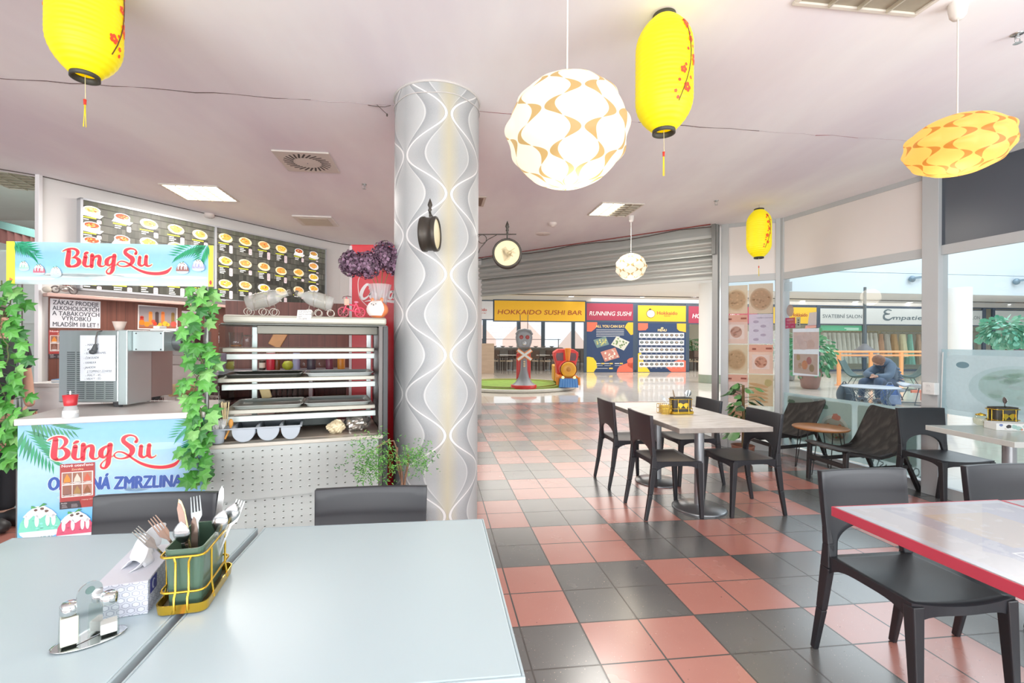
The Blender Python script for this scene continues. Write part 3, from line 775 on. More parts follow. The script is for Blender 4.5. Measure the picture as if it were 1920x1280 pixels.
mb=MB(); mb.M=KM(); mb.box((-.74,-.02,1.0),(.0,.50,1.03)); mb.build('counter_top',mat('d9d4cf',.3,0,.02),st,True,bevel=.004)
for u_,nm in ((-.732,'side_panel'),(-.018,'side_panel')):
    mb=MB(); mb.M=KM(); mb.box((u_,.02,.06),(u_+.018,.48,.999)); mb.build(nm,WHITE,st,True)
mb=MB(); mb.M=KM(); mb.box((-.70,.05,0),(-.03,.45,.06)); mb.build('plinth',mat('555555',.6),st,True)
PL=(at(37,640,2.27),at(388,640,2.40))
for p in PL:
    mb=MB(); mb.tube([(p.x,p.y,0),(p.x,p.y,1.84)],.011,10); mb.build('pole',mat('8b8d8a',.35,.7),st,True)
B0=at(12,532,2.22); B1=at(400,530.5,2.30); bu=(B1-B0); bu.z=0; BWd=bu.length; BH=.2025
pr=Print((B0.x,B0.y,B0.z),bu); 
pr.clip=(0,0,BWd,BH); pr.rect(0,0,BWd,BH,'8ec6ea'); pr.L+=1
pr.grad(0,0,BWd,BH,[(0,'c4d6d4'),(.18,'b4d6e0'),(.45,'86c4e6'),(.75,'86bce8'),(1,'a2cdec')]); pr.L+=1
for k in range(8): pr.ell(random.uniform(.1,.9)*BWd,random.uniform(.05,.2)*BH+.01,.11,.008,'cfdede')
pr.L+=1
pr.rect(0,0,BWd*.041,BH,'e2df3c'); pr.rect(BWd*.975,0,BWd,BH,'e2df3c'); pr.L+=1
pr.blob(.02,.022,.012,.012,'d8774a',n=3); pr.blob(BWd-.012,.02,.006,.012,'cc3a2a',n=6)
frond(pr,*pr.px(22,450),.13,-.25,'1a9a6a',curve=-.4); frond(pr,*pr.px(26,452),.1,-.8,'2a9a70'); frond(pr,*pr.px(396,452),.17,-2.95,'14935e',curve=.25); frond(pr,*pr.px(392,453),.12,-2.2,'1a9a62'); pr.L+=1
# banner lettering: same strokes, shifted onto the banner
qa=pr.px(118,463); qb=pr.px(322,520); sb=(qb[0]-qa[0])/(1780-192)
fb=lambda x,y:(qa[0]+(x-192)*sb, qa[1]-(y-95)*sb)
bingsu(pr,fb,sb,'e5303f','d9e6c4')
for x_,y_,r_,c in ((46,499,.024,'a4d6c4'),(75,506,.027,'c8697c'),(107,510,.026,'c6d4dc'),(344,503,.030,'94605a'),(374,498,.030,'a7a8d8')):
    a=pr.px(x_,y_); sundae(pr,a[0],a[1],r_,c,cream='e6edf0',bowl='b9cdd8')
pr.build('banner',PG,st)
bn=bu.normalized(); bnn=V((-bn.y,bn.x,0))
mb=MB(); p=V((B0.x,B0.y,B0.z)); mb.hexa([tuple(p+bnn*.001),tuple(p+bu+bnn*.001),tuple(p+bu+bnn*.006),tuple(p+bnn*.006)]+[tuple(v+V((0,0,BH))) for v in (p+bnn*.001,p+bu+bnn*.001,p+bu+bnn*.006,p+bnn*.006)])
mb.build('banner_board',WHITE,st,True)
# opening notices with six ice cream pictures
def notice(pr,a,b,w,h):
    pr.rect(a,b,a+w,b+h*.86+.0,'a8423f'); pr.rect(a,b,a+w*.0,b,'a8423f'); pr.L+=1
    pr.text('Nové otevřeno',a+w*.5,b+h*.80+.0,h*.05,'f6e7e4',align='c',bold=.02,w=w*.9,L=pr.L); pr.text('Zmrzlina',a+w*.5,b+h*.73,h*.035,'f0c79a',align='c',bold=.02,w=w*.34)
    pr.rect(a+w*.05,b+h*.22,a+w*.95,b+h*.70,'f0e8e2'); pr.L+=1
    cols=['e08a3a','d6cdbb','c85f48','8d6458','a5814f','8e5a3c']
    for i in range(6):
        x0=a+w*(.075+.288*(i%3)); y0=b+h*(.47-.235*(i//3)); pr.rect(x0,y0,x0+w*.265,y0+h*.215,jit('9a6a58',.2)); pr.L+=1
        pr.poly([(x0+w*.03,y0+h*.02),(x0+w*.235,y0+h*.02),(x0+w*.22,y0+h*.1),(x0+w*.13,y0+h*.2),(x0+w*.05,y0+h*.1)],cols[i]); pr.ell(x0+w*.13,y0+h*.025,w*.12,h*.018,'efe9e4'); pr.L-=1
    pr.L+=2
    pr.poly([(a,b),(a+w*.62,b),(a+w*.56,b+h*.14),(a,b+h*.14)],'3d3437'); pr.L+=1
    pr.text('Zmrzlina',a+w*.04,b+h*.105,h*.018,'e8e0dd',bold=.02)
    for r in range(3):
        for q in (0,1): pr.rect(a+w*(.06+.27*q),b+h*(.075-.025*r),a+w*(.06+.27*q+random.uniform(.12,.2)),b+h*(.082-.025*r),'b9aeb0')
    pr.text('2 toppingy zdarma',a+w*.62,b+h*.145,h*.02,'f3d9c8',shear=.25,w=w*.35)
pr=Print(K(-.732,-.0075),ku); a=pr.px(112,955); b_=pr.px(178,866)
notice(pr,a[0],a[1],b_[0]-a[0],(b_[1]-a[1])/.86)
o=pr.build('notice_poster',PM); setp(o,'red opening notice with six ice cream pictures stuck on the blue stand front','poster')
# ---- soft serve machine on the stand counter
zc=1.031
mp=at(109,773,2.46); MU=V((cos(.02),sin(.02),0)); MN=V((-sin(.02),cos(.02),0))
ms=thing('soft_serve_machine','brushed steel ice cream machine with vented front standing on the blue stand','ice cream machine',(mp.x+.18,mp.y+.2,zc),.02)
SSB=mat('aeb7b9',.3,.85,.06,3.,(8.,1,1)); SSL=mat('b8c6c6',.35,.6,.04,3.)
mb=MB(); mb.box((-.18,-.2,.025),(.13,.16,.405)); mb.build('body',SSB,ms,bevel=.006)
mb=MB(); mb.box((.131,-.203,.012),(.178,-.02,.407)); mb.build('corner_strip',SSL,ms,bevel=.004)
mb=MB(); mb.box((.131,-.018,.03),(.176,.16,.40)); mb.build('side_panel',mat('a39a96',.4,.6,.08,3.,(1,1,.4)),ms)
mb=MB(); mb.box((.178,-.17,.295),(.345,.1,.402)); mb.build('side_box',SSL,ms,bevel=.004)
mb=MB(); mb.cyl((.345,-.06,.345),(.395,-.06,.345),.05,.05,20); mb.build('gearbox_cap',mat('6b7072',.35,.6),ms)
for x_,z_ in ((.20,.39),(.33,.39),(.20,.305),(.33,.305)):
    mb=MB(); mb.ball((x_,-.171,z_),.004,8,5); mb.build('screw',mat('555a5c',.4,.8),ms)
mb=MB()
for r in range(24):
    for c in range(5):
        z_=.045+r*.0105*1.0
        if c in (2,3) and z_>.16 : pass
        x_=-.135+c*.05; mb.box((x_,-.2015,z_),(x_+.040,-.2003,z_+.0042))
mb.build('vent_grille',mat('3a4347',.6),ms)
for x_,y_ in ((-.15,-.16),(.10,-.16),(-.15,.13),(.10,.13)):
    mb=MB(); mb.cyl((x_,y_,0),(x_,y_,.026),.02,.024,14); mb.build('foot',mat('3a3a3c',.6),ms)
# handwritten flavour list
mo=lambda x,y,z: V((mp.x+.18,mp.y+.2,zc))+MU*x+MN*y+V((0,0,z))
pr=Print(mo(-.18,-.2035,0),MU)
q=[pr.px(150,628.5),pr.px(217,628.5),pr.px(217,714),pr.px(150,714)]
pr.poly([q[3],q[2],q[1],q[0]],'e3eaf2'); pr.L+=1
for tx,x_,y_,x2 in (('- MANGO',160,648.5,185),('. KIWI',159,657,183),('- SLANÝ KARAMEL',158,664,199),('- ČOKOLÁDA',157,673,185),('- VANILKA',156.5,682,180),('- JAHODA',156,691,179),('2 TOPPINGY ZDARMA',163,698,209),('- MALÝ - 45,-',160,705.5,191),('- VELKÝ - 55,-',158.5,712,191)):
    pr.tpx(tx,x_,y_,x2,y_-1.2,.0105,'39424c',shear=.3,bold=.005)
a=pr.px(163,699.2); b_=pr.px(209,697.6); pr.stroke([(a[0],a[1],.001),(.5*(a[0]+b_[0]),.5*(a[1]+b_[1])-.001,.001),(b_[0],b_[1],.001)],'39424c')
setp(pr.build('flavour_list',PM),'white sheet with handwritten flavours and prices taped to the ice cream machine','paper sheet')
pts=[(x,y,Y) for x,y,Y in ((231,628,2.60),(222,623,2.56),(205,622,2.50),(190,620,2.46),(183,622,2.45),(180,632,2.448),(179,645,2.445))]
cb=thing('power_cord','dark power cord with round plug hanging over the ice cream machine front','power cord',at(179,662,2.45))
mb=MB(); mb.tube([tuple(v) for v in [at(*p) for p in pts]],.0035,8); mb.build('cable',mat('4b4846',.5),cb,True)
mb=MB(); a=at(179,645,2.443); c=at(176,659,2.443); mb.tube([tuple(a),tuple(a.lerp(c,.5)),tuple(c)],[.007,.011,.013],10); mb.ball(tuple(at(174,659.5,2.44)),(.018,.014,.013),12,8); mb.build('plug',mat('3a3f42',.5),cb,True)
# sugar shaker
p=onz(132,783,zc); sh=thing('sugar_shaker','small glass sugar shaker with red lid before the vented machine','shaker',(p.x,p.y,zc))
mb=MB(); mb.lathe([(.030,0),(.031,.008),(.026,.04),(.0215,.057)],20); mb.build('jar',milky('e9eeee',.38),sh)
mb=MB(); mb.lathe([(.0,.002),(.0295,.003),(.0285,.034),(0,.036)],20); mb.build('sugar',mat('f4f4f2',.8),sh)
mb=MB(); mb.lathe([(.0225,.056),(.0235,.058),(.029,.104),(.0,.106)],20); mb.build('lid',mat('c92a33',.35),sh)
mb=MB(); mb.lathe([(.005,.106),(.005,.122)],10); mb.build('spout',STEEL,sh)
# small odds on top of the machine
p=mo(.02,-.05,.407); b_=thing('paper_cup_stack','pale paper cup lying on the ice cream machine top','cup',p)
mb=MB(); mb.lathe([(.018,0),(.033,.05),(.031,.05),(.017,.004)],18,caps=False); mb.build('cup',mat('e6d3c6',.7),b_)
p=mo(.29,-.05,.403); b_=thing('plastic_box','flat white plastic box on the side box of the ice cream machine','box',p)
mb=MB(); mb.box((-.075,-.04,0),(.07,.04,.016)); mb.build('tub',WHITE,b_,bevel=.003); mb=MB(); mb.box((-.065,-.03,.0165),(-.03,.03,.03)); mb.build('lid_tab',WHITE,b_,bevel=.003)
# ---- ivy garlands on the poles
def leafpts(s):
    base=[(0,0),(.28,-.10),(.52,.12),(.34,.30),(.56,.62),(.22,.60),(0,1.),(-.22,.60),(-.56,.62),(-.34,.30),(-.52,.12),(-.28,-.10)]
    return [(x*s,y*s) for x,y in base]
def leafmesh(mb,p,d,up,s,fold=.25):
    d=V(d).normalized(); sd=d.cross(V(up)).normalized(); nn=sd.cross(d)
    c=V(p)+d*s*.35
    vs=[c+nn*s*.06]; 
    for x,y in leafpts(s): vs.append(V(p)+d*y+sd*x-nn*(abs(x)*fold+y*y/s*.22))
    n=len(vs)-1; mb.add(vs,[(0,1+k,1+(k+1)%n) for k in range(n)])
IV=[mat('3f8a30',.45,0,.25,30.),mat('5cab45',.45,0,.25,30.),mat('2a6b2c',.45,0,.25,30.),mat('7fbb66',.5,0,.2,30.)]
def ivy(name,label,pole,z0,z1,n,spread,seed,skew=0):
    rnd=random.Random(seed); t=thing(name,label,'ivy garland',(pole.x,pole.y,z0),group='artificial ivy on the stand poles')
    pts=[]; N=40
    for k in range(N+1):
        z=z0+(z1-z0)*k/N; a=k*.55; pts.append(V((pole.x+.018*cos(a)+.008*rnd.uniform(-1,1),pole.y+.018*sin(a),z)))
    mb=MB(); mb.tube(pts,.003,5); mb.build('stem',mat('5d6a3a',.6,0,.2,20.),t,True)
    mb=MB(); 
    for k in range(n):
        f=(k+rnd.random())/n; q=pts[int(f*N)]; a=rnd.uniform(pi,2*pi) if rnd.random()<.75 else rnd.uniform(0,pi)
        r=spread*rnd.uniform(.3,1.); b=V((q.x+r*cos(a)+skew*rnd.random(),q.y+r*sin(a)*.6,q.z+rnd.uniform(-.02,.03)))
        d=V((cos(a)*.8+rnd.uniform(-.4,.4),sin(a)*.35-.1,-.75+rnd.uniform(-.2,.7))); mb.cur=rnd.choice((0,0,1,1,2,3))
        leafmesh(mb,b,d,V((rnd.uniform(-.5,.5),-1,.5)),rnd.uniform(.05,.078))
        mb.cur=2; mb.tube([q,b],.0015,4,caps=False)
    mb.build('foliage',IV,t,True,recalc=False)
    return t
ivy('ivy_garland','green ivy garland on the stand pole by the white wall post',PL[0]+V((.016,-.09,0)),.80,1.66,120,.095,3)
ivy('ivy_garland','green ivy garland on the stand pole next to the steel display cabinet',PL[1]+V((.018,-.10,0)),.70,1.66,112,.066,5,.0)
# ================================================================ STEEL DISPLAY CABINET
dc=thing('display_cabinet','self-service steel display cabinet with glass shelves and studded front panel','display cabinet',K(.44,.3),KA)
PERF=mat('b7bdb9',.38,.35,.03,3.); DGREY=mat('6d716d',.4,.6,.05,4.); STRIP=mat('c9d4d0',.35,.2,.02,3.)
def kb(name,u0,n0,z0,u1,n1,z1,m,bev=.003,parent=dc):
    mb=MB(); mb.M=KM(); mb.box((u0,n0,z0),(u1,n1,z1)); return mb.build(name,m,parent,True,bevel=bev)
UW=.872
def studs(name,u0,n,z0,u1,z1,cols,rows,zt):
    mb=MB(); mb.M=KM(); mb.box((u0,n,z0),(u1,n+.012,z1)); mb.cur=1
    for r in range(rows):
        for c in range(cols):
            if (r+c)%1: continue
            u=u0+.03+(u1-u0-.05)*c/(cols-1); z=zt-r*.0345
            if z<z0+.01: continue
            mb.hexa([(u-.006,n-.004,z-.006),(u+.006,n-.004,z-.006),(u+.006,n,z-.008),(u-.006,n,z-.008),(u-.006,n-.004,z+.004),(u+.006,n-.004,z+.004),(u+.006,n,z+.005),(u-.006,n,z+.005)])
            mb.cur=2; mb.box((u-.0035,n-.0046,z-.0045),(u+.006,n-.0041,z+.001)); mb.cur=1
    return mb.build(name,[PERF,mat('d2d8d4',.3,.4),mat('53564f',.6)],dc,True)
studs('front_panel',0,0,.565,UW,.835,19,8,.815); studs('front_panel',.012,.03,.06,UW,.562,19,14,.545)
kb('front_lip',-.004,-.012,.836,UW+.002,.05,.856,mat('c4bfb2',.35,.3,.04,3.))
kb('deck',0,.05,.84,UW,.6,.858,mat('a79a8b',.35,.2,.06,3.))
kb('side_panel',UW+.002,.0,.05,UW+.030,.60,1.47,mat('26282a',.35,.1),.004)
kb('corner_post',UW-.022,-.006,.50,UW+.0,.018,1.47,mat('55514f',.35,.5))
kb('back_post',.145,.49,.858,.175,.52,1.47,mat('aeb9b6',.3,.5)); kb('back_post',UW-.04,.56,.858,UW-.01,.59,1.47,STEEL)
kb('side_panel',.0,.02,.06,.015,.6,.838,PERF)
kb('hood',.03,.25,1.483,.925,.66,1.53,mat('b4b2a4',.4,.35,.05,2.),.012); kb('hood_rim',.02,.245,1.474,.928,.66,1.4825,DGREY)
kb('hood_box',.195,.30,1.425,.875,.60,1.473,mat('77756b',.45,.5,.05,3.))
for z,u0,n0,nd in ((1.322,.045,.16,.56),(1.160,.03,.12,.56),(.992,.06,.10,.57)):
    kb('shelf',u0,n0,z,UW-.03,nd,z+.022,mat('aaa79a',.35,.35,.05,3.)); kb('lamp_strip',u0+.02,n0-.01,z-.040,UW-.028,n0+.03,z-.010,STRIP)
mb=MB(); mb.M=KM(); mb.box((.035,.11,.86),(.039,.56,1.475)); mb.build('glass_side',glassmat((.86,.93,.91),1.4,.03,'side_glass'),dc,True)
# trays
def tray(label,u0,n0,z,w,d,m,sk=0.):
    p=K(u0+w/2,n0+d/2,z); t=thing('serving_tray',label,'tray',p,KA+sk,'serving trays in the cabinet')
    def rr(w_,d_,r,z_): 
        out=[]
        for cx_,cy_,a in ((w_/2-r,d_/2-r,0),(-w_/2+r,d_/2-r,pi/2),(-w_/2+r,-d_/2+r,pi),(w_/2-r,-d_/2+r,1.5*pi)):
            for k in range(5): out.append((cx_+r*cos(a+pi/8*k),cy_+r*sin(a+pi/8*k),z_))
        return out
    L=[rr(w-.05,d-.05,.02,.001),rr(w-.03,d-.03,.03,.006),rr(w-.015,d-.015,.035,.018),rr(w,d,.04,.02),rr(w,d,.04,.0165),rr(w-.018,d-.018,.035,.014),rr(w-.034,d-.034,.03,.0),rr(w-.05,d-.05,.02,-.000)]
    mb=MB(); mb.smooth=False; n=20; vs=[p_ for l in L for p_ in l]; fs=[tuple(range(n))]
    for i in range(len(L)-1):
        for k in range(n): fs.append((i*n+k,i*n+(k+1)%n,(i+1)*n+(k+1)%n,(i+1)*n+k))
    fs.append(tuple((len(L)-1)*n+k for k in range(n))[::-1]); mb.add(vs,fs); o=mb.build('tray_body',m,t); return t
TG=mat('a3aaa6',.4,0,.05,4.); 
tray('black serving tray on the middle cabinet shelf',.05,.13,1.1825,.40,.33,mat('34342f',.35,0,.05)); tray('grey serving tray beside the black tray on the middle shelf',.46,.13,1.1825,.38,.33,mat('b4bbb9',.35,0,.05))
tray('grey serving tray on the lowest shelf above the cutlery tray',.09,.11,1.0145,.36,.34,mat('9da39d',.4,0,.05)); tray('grey serving tray on the lowest shelf next to the side post',.455,.11,1.0145,.37,.34,TG)
# cutlery tray
cp=K(.215,.10,.859); ct=thing('cutlery_tray','grey plastic cutlery tray with three troughs and a cup on the cabinet deck','cutlery tray',cp,KA)
GP=mat('a7b1ba',.4,0,.04,4.); zr=.076
mb=MB(); x0,x1,y0,y1=-.245,.235,-.105,.20
xs=[-.245,-.205,-.125,-.095,.005,.02,.12,.135,.222,.235]
for a,b in ((x0,-.205),(-.125,-.098),(.008,.018),(.122,.132),(.224,x1)): mb.box((a,y0,zr-.006),(b,y1,zr))
mb.box((x0,y0,zr-.008),(x1,y0+.014,zr)); mb.box((x0,y1-.012,zr-.008),(x1,y1,zr)); mb.box((-.206,y0+.07,zr-.006),(-.124,y1,zr))
mb.build('rim',GP,ct,bevel=.003)
for a,b in ((-.099,.009),(.017,.123),(.131,.225)):
    c=(a+b)/2; r=(b-a)/2; mb=MB(); n=14
    arc=[(c-r*cos(pi*k/n)*.98, zr-.004-(.068)*sin(pi*k/n)**.8) for k in range(n+1)]
    vs=[];fs=[]
    for x_,z_ in arc: vs+= [(x_,y0+.006,z_),(x_,y1-.006,z_)]
    mb.smooth=True; mb.add(vs,[(2*k,2*k+1,2*k+3,2*k+2) for k in range(n)]); mb.smooth=False
    mb.add([(x_,y0+.006,z_) for x_,z_ in arc],[tuple(range(n+1))]); mb.add([(x_,y1-.006,z_) for x_,z_ in arc],[tuple(range(n+1))[::-1]])
    mb.build('trough',GP,ct,solid=.003)
mb=MB(); mb.lathe([(.024,.0),(.027,.002),(.037,zr-.002),(.034,zr-.002),(.025,.004),(0,.004)],20,(-.166,-.07,0)); mb.build('cup',GP,ct)
cup=V(cp)+Matrix.Rotation(KA,3,'Z')@V((-.166,-.07,0))
FK=mat('eeeeec',.4,0,.02)
for k in range(9):
    a=k*2*pi/9; r=.018 if k<8 else 0; b0=cup+V((r*.7*cos(a),r*.7*sin(a),.012)); b1=cup+V((r*1.9*cos(a),r*1.9*sin(a)*.7,.118+random.uniform(-.008,.008)))
    mb=MB(); d=(b1-b0); mb.bar(tuple(b0),tuple(b0+d*.7),.006,.003,.008,.003,up=(0,1,0)); s=V((1,0,0))
    mb.bar(tuple(b0+d*.7),tuple(b0+d*.83),.013,.003,.02,.003,up=(0,1,0))
    for q in (-.0075,-.0025,.0025,.0075): mb.bar(tuple(b0+d*.83+s*q),tuple(b1+s*q*1.05),.003,.0025,.0018,.002,up=(0,1,0))
    setp(mb.build('plastic_fork',FK),'white plastic fork standing in the cup of the cutlery tray','fork','plastic forks in the cup')
c2=cup+V((.005,.055,0))
for k in range(9):
    a=k*2.4; r=.002*k; b0=c2+V((r*cos(a)*.4,r*sin(a)*.4,.08)); b1=c2+V((r*cos(a)*1.4-.004,r*sin(a),.205+random.uniform(-.008,.004)))
    mb=MB(); mb.tube([tuple(b0),tuple(b1)],[.0022,.0034],6); setp(mb.build('chopstick',mat('e2cfa0',.6,0,.12,30.)),'pale wooden chopstick standing behind the white plastic forks','chopstick','chopsticks behind the forks')
mb=MB(); mb.ball(tuple(cup+V((.055,.02,.10))),(.012,.01,.022),12,8); mb.tube([tuple(cup+V((.055,.02,.08))),tuple(cup+V((.03,.01,.02)))],.005,6); setp(mb.build('wooden_spoon',mat('d9953f',.5,0,.1,20.)),'orange-brown wooden spoon beside the white plastic forks','spoon')
# foil and box under the lowest shelf
p=K(.735,.14,.858); mb=MB(); 
def crump(c,r,seed,mb=mb):
    rnd=random.Random(seed); ph=[(rnd.uniform(2,9),rnd.uniform(2,9),rnd.uniform(0,6)) for _ in range(6)]
    def fn(u,v):
        k=1+.13*sum(sin(a*u*6.28+b*v*3.1+c_) for a,b,c_ in [(round(a),b,c_) for a,b,c_ in ph])/2
        return V(c)+V((r[0]*k*sin(pi*v)*cos(2*pi*u),r[1]*k*sin(pi*v)*sin(2*pi*u),max(-r[2]*k*cos(pi*v),-r[2])))
    mb.grid(fn,26,16,True)
crump(p+V((0,.02,.05)),(.07,.06,.05),2); mb.sm=[False]*len(mb.sm)
setp(mb.build('foil_parcel',mat('c4bfb8',.22,.85,.15,30.)),'crumpled silver foil parcel on the cabinet deck by the side post','foil parcel')
p=K(.62,.10,.858); mb=MB(); crump(p+V((0,.02,.035)),(.05,.04,.035),5,mb); mb.sm=[False]*len(mb.sm)
setp(mb.build('plastic_bag',mat('d9c9a4',.3,.1,.2,30.)),'crumpled clear bag of pale food beside the foil parcel','bag')
b_=thing('warming_box','dark green warming box at the rear of the cabinet deck','box',K(.50,.42,.859),KA)
mb=MB(); mb.box((-.14,-.1,.014),(.14,.1,.095)); mb.build('body',mat('2e3a37',.4,.2),b_,bevel=.006)
for s in (-.11,.11): mb=MB(); mb.box((s-.012,-.09,0),(s+.012,.09,.0135)); mb.build('foot',mat('222222',.6),b_)
p=K(.235,.50,1.0145); mb=MB(); mb.M=Matrix.Translation(p+V((0,0,.0)))@Matrix.Rotation(radians(-18),4,'Y'); mb.box((-.03,-.008,0.012),(.03,.008,.10)); setp(mb.build('wooden_board',mat('d9bd86',.5,0,.08,9.),bevel=.006),'pale wooden spatula end leaning at the rear of the lowest shelf','spatula')
# glass on the top shelf
p=K(.10,.22,1.345); g=thing('drinking_glass','cut drinking glass standing on the top cabinet shelf near the corner','glass',p)
mb=MB(); mb.lathe([(.028,0),(.031,.004),(.036,.085),(.033,.085),(.028,.008),(0,.008)],20); mb.build('tumbler',CLEAR,g)
mb=MB(); mb.lathe([(.028,.0085),(.029,.016),(0,.016)],18); mb.build('drink',mat('7a4a22',.2),g)
p=K(.165,.40,1.345); mb=MB(); 
b_=thing('ornament_figure','white cut-glass candle jar on the top cabinet shelf behind the tumbler','jar',K(.15,.25,1.345)); mb=MB(); mb.lathe([(.02,0),(.026,.01),(.024,.04),(.028,.07),(.026,.072),(0,.06)],14); mb.build('jar_body',CLEAR,b_); b_.name='cut_glass_jar'
# ---- things on the hood
zh=1.531
def hp(px_,Y): r=ray(px_,588); return V((r.x*Y,Y,zh))
ns=thing('paper_note','small handwritten note standing on the front edge of the cabinet hood','paper note',K(.47,.245,1.47))
pr=Print(K(0,.2437),ku)
q=[pr.px(558,581),pr.px(585,581),pr.px(583,600),pr.px(556,600)]; pr.poly([q[3],q[2],q[1],q[0]],'e9e8e4'); pr.L+=1
for tx,x_,y_,x2 in (('AŽ DOJÍTE',560,586,584),('VRAŤTE NÁDOBÍ',559,590.5,584),('SEM',558.5,595,566),('DĚKUJEME',558,599,575)): pr.tpx(tx,x_,y_,x2,y_-.3,.0085,'454545',bold=.006,shear=.2)
bpy.data.objects.remove(ns); setp(pr.build('paper_note',PM),'small handwritten note on the front edge of the cabinet hood','paper note')
def wire_bottle(label,p0,p1,lab2,prof_rev=False):
    """glass bottle lying tilted in a little wire cart"""
    p0=V(p0);p1=V(p1); d=(p1-p0); L=d.length
    rot=V((0,0,1)).rotation_difference(d.normalized()).to_matrix().to_4x4()
    b=thing('glass_bottle',label,'bottle',(p0.x,p0.y,p0.z))
    mb=MB(); mb.M=Matrix.Translation(p0)@rot; R=.046
    mb.lathe([(0,0),(R*.9,0),(R,.006),(R,L*.55),(R*.8,L*.68),(R*.36,L*.80),(R*.34,L*.96)],24); mb.build('bottle_body',milky('d3d5cf',.42),b,True)
    mb=MB(); mb.M=Matrix.Translation(p0)@rot; mb.lathe([(R*.38,L*.93),(R*.40,L*.935),(R*.40,L),(0,L)],16); mb.build('cap',mat('6a665c',.4,.3),b,True)
    mb=MB(); mb.M=Matrix.Translation(p0)@rot; mb.lathe([(R*1.01,L*.15),(R*1.01,L*.42)],24,caps=False); mb.build('label',milky('b9b8ac',.45,.4),b,True)
    c=thing('wire_bottle_holder',lab2,'bottle holder',((p0.x+p1.x)/2,(p0.y+p1.y)/2,zh)); W=mat('cfc9bd',.35,.7)
    ex=V((d.x,d.y,0)).normalized(); ey=V((-ex.y,ex.x,0))
    mb=MB()
    for t in (.2,.5):
        o=p0+d*t; 
        mb.tube([tuple(o+(ey*cos(a)+V((0,0,1))*sin(a))*(R+.005)) for a in [k*2*pi/18 for k in range(18)]],.0018,6,True)
    for s in (-1,1): mb.tube([tuple(p0+d*.2+ey*s*(R+.005)),tuple(p0+d*.5+ey*s*(R+.005))],.0018,6)
    lo=min(p0.z,p1.z)
    mb.build('cradle',W,c,True)
    for t in (.05,.38,.62):
        for s in (-1,1):
            o=p0+d*t; o=V((o.x,o.y,zh+.022))+ey*s*.035; mb=MB()
            mb.tube([tuple(o+(ex*cos(a)+V((0,0,1))*sin(a))*.02) for a in [k*2*pi/18 for k in range(18)]],.0018,6,True)
            if s==1: mb.tube([tuple(o+V((0,0,.02))),tuple(p0+d*t+V((0,0,-R-.004)))],.0018,6)
            mb.build('wire_wheel',W,c,True)
wire_bottle('clear glass bottle lying tilted in a wire cart, cap towards the hood middle',at(463,570,2.72),at(546,548,2.78),'pale wire cart holding a tilted bottle at the hood end near the ivy')
wire_bottle('clear glass bottle lying tilted in a wire cart beside the pink bicycle',at(624,571,2.86),at(553,549,2.80),'pale wire cart holding a tilted bottle beside the pink bicycle')
# pink bicycle ornament
bp_=hp(658,2.90); bc=thing('bicycle_ornament','small pink metal bicycle ornament standing on the cabinet hood','ornament',bp_,KA)
PK=mat('e03a58',.35,.1); DK=mat('6b4a4a',.5)
for x_ in (-.045,.055):
    mb=MB(); mb.tube([(x_+.03*cos(a),0,.032+.03*sin(a)) for a in [k*2*pi/24 for k in range(24)]],.0045,6,True); w_=mb.build('wheel',PK if x_>0 else mat('a8404e',.4),bc)
    mb=MB()
    for k in range(8): a=k*pi/4; mb.tube([(x_,0,.032),(x_+.03*cos(a),0,.032+.03*sin(a))],.0008,4,caps=False)
    mb.build('spoke',mat('e88a98',.4),w_)
mb=MB()
for a,b in (((-.045,.032),(-.02,.10)),((-.035,.06),(.01,.04)),((.01,.04),(.055,.032)),((.01,.04),(.03,.09)),((-.03,.082),(.024,.075)),((.03,.09),(.055,.032)),((-.02,.10),(-.028,.125))): mb.tube([(a[0],0,a[1]),(b[0],0,b[1])],.005,6)
mb.build('frame',PK,bc); mb=MB(); mb.tube([(-.05,0,.115),(-.045,0,.128),(-.02,-.02,.13),(.0,-.03,.125)],.003,6); mb.build('handlebar',DK,bc)
mb=MB(); mb.ball((.032,0,.096),(.014,.008,.006),10,6); mb.build('saddle',mat('d88aa0',.5),bc); mb=MB(); mb.box((-.04,-.012,.075),(-.012,.012,.115)); mb.build('basket',mat('c9a18c',.6,0,.2,60.),bc)
# hedgehog figurine
hp_=hp(708,2.93); hd=thing('hedgehog_figurine','round white and orange ceramic hedgehog figurine on the cabinet hood','figurine',hp_,radians(-8))
def hf(u,v): z=v; r=.068*(sin(pi*min(1,max(0,(v*.93+.09))))**.62); return V((r*cos(2*pi*u)*1.0,r*.85*sin(2*pi*u),.115*v))
mb=MB(); mb.grid(hf,28,16,True); mb.build('body',mat('e8824f',.3,0,.08,20.),hd)
mb=MB(); mb.grid(lambda u,v:V((.060*(u*2-1)*(.45+.55*sin(pi*(v*.8+.15)))*(1-.12*(int(v*20)%2)), -.061*sqrt(max(.02,1-((u*2-1)*.8)**2))*(sin(pi*min(1,(v*.72+.25)))**.5)-.003, .012+.094*v)),16,20); mb.build('face',mat('f3efe9',.3,0,.02),hd)
for s in (-.014,.014): mb=MB(); mb.ball((s,-.064,.083),.0032,8,6); mb.build('eye',mat('222222',.3),hd)
mb=MB(); mb.ball((0,-.066,.076),.004,8,6); mb.build('nose',mat('5a3a30',.3),hd)
for s in (-.03,.03): mb=MB(); mb.ball((s,-.01,.112),(.012,.008,.014),10,6); mb.build('ear',mat('e8824f',.3),hd)
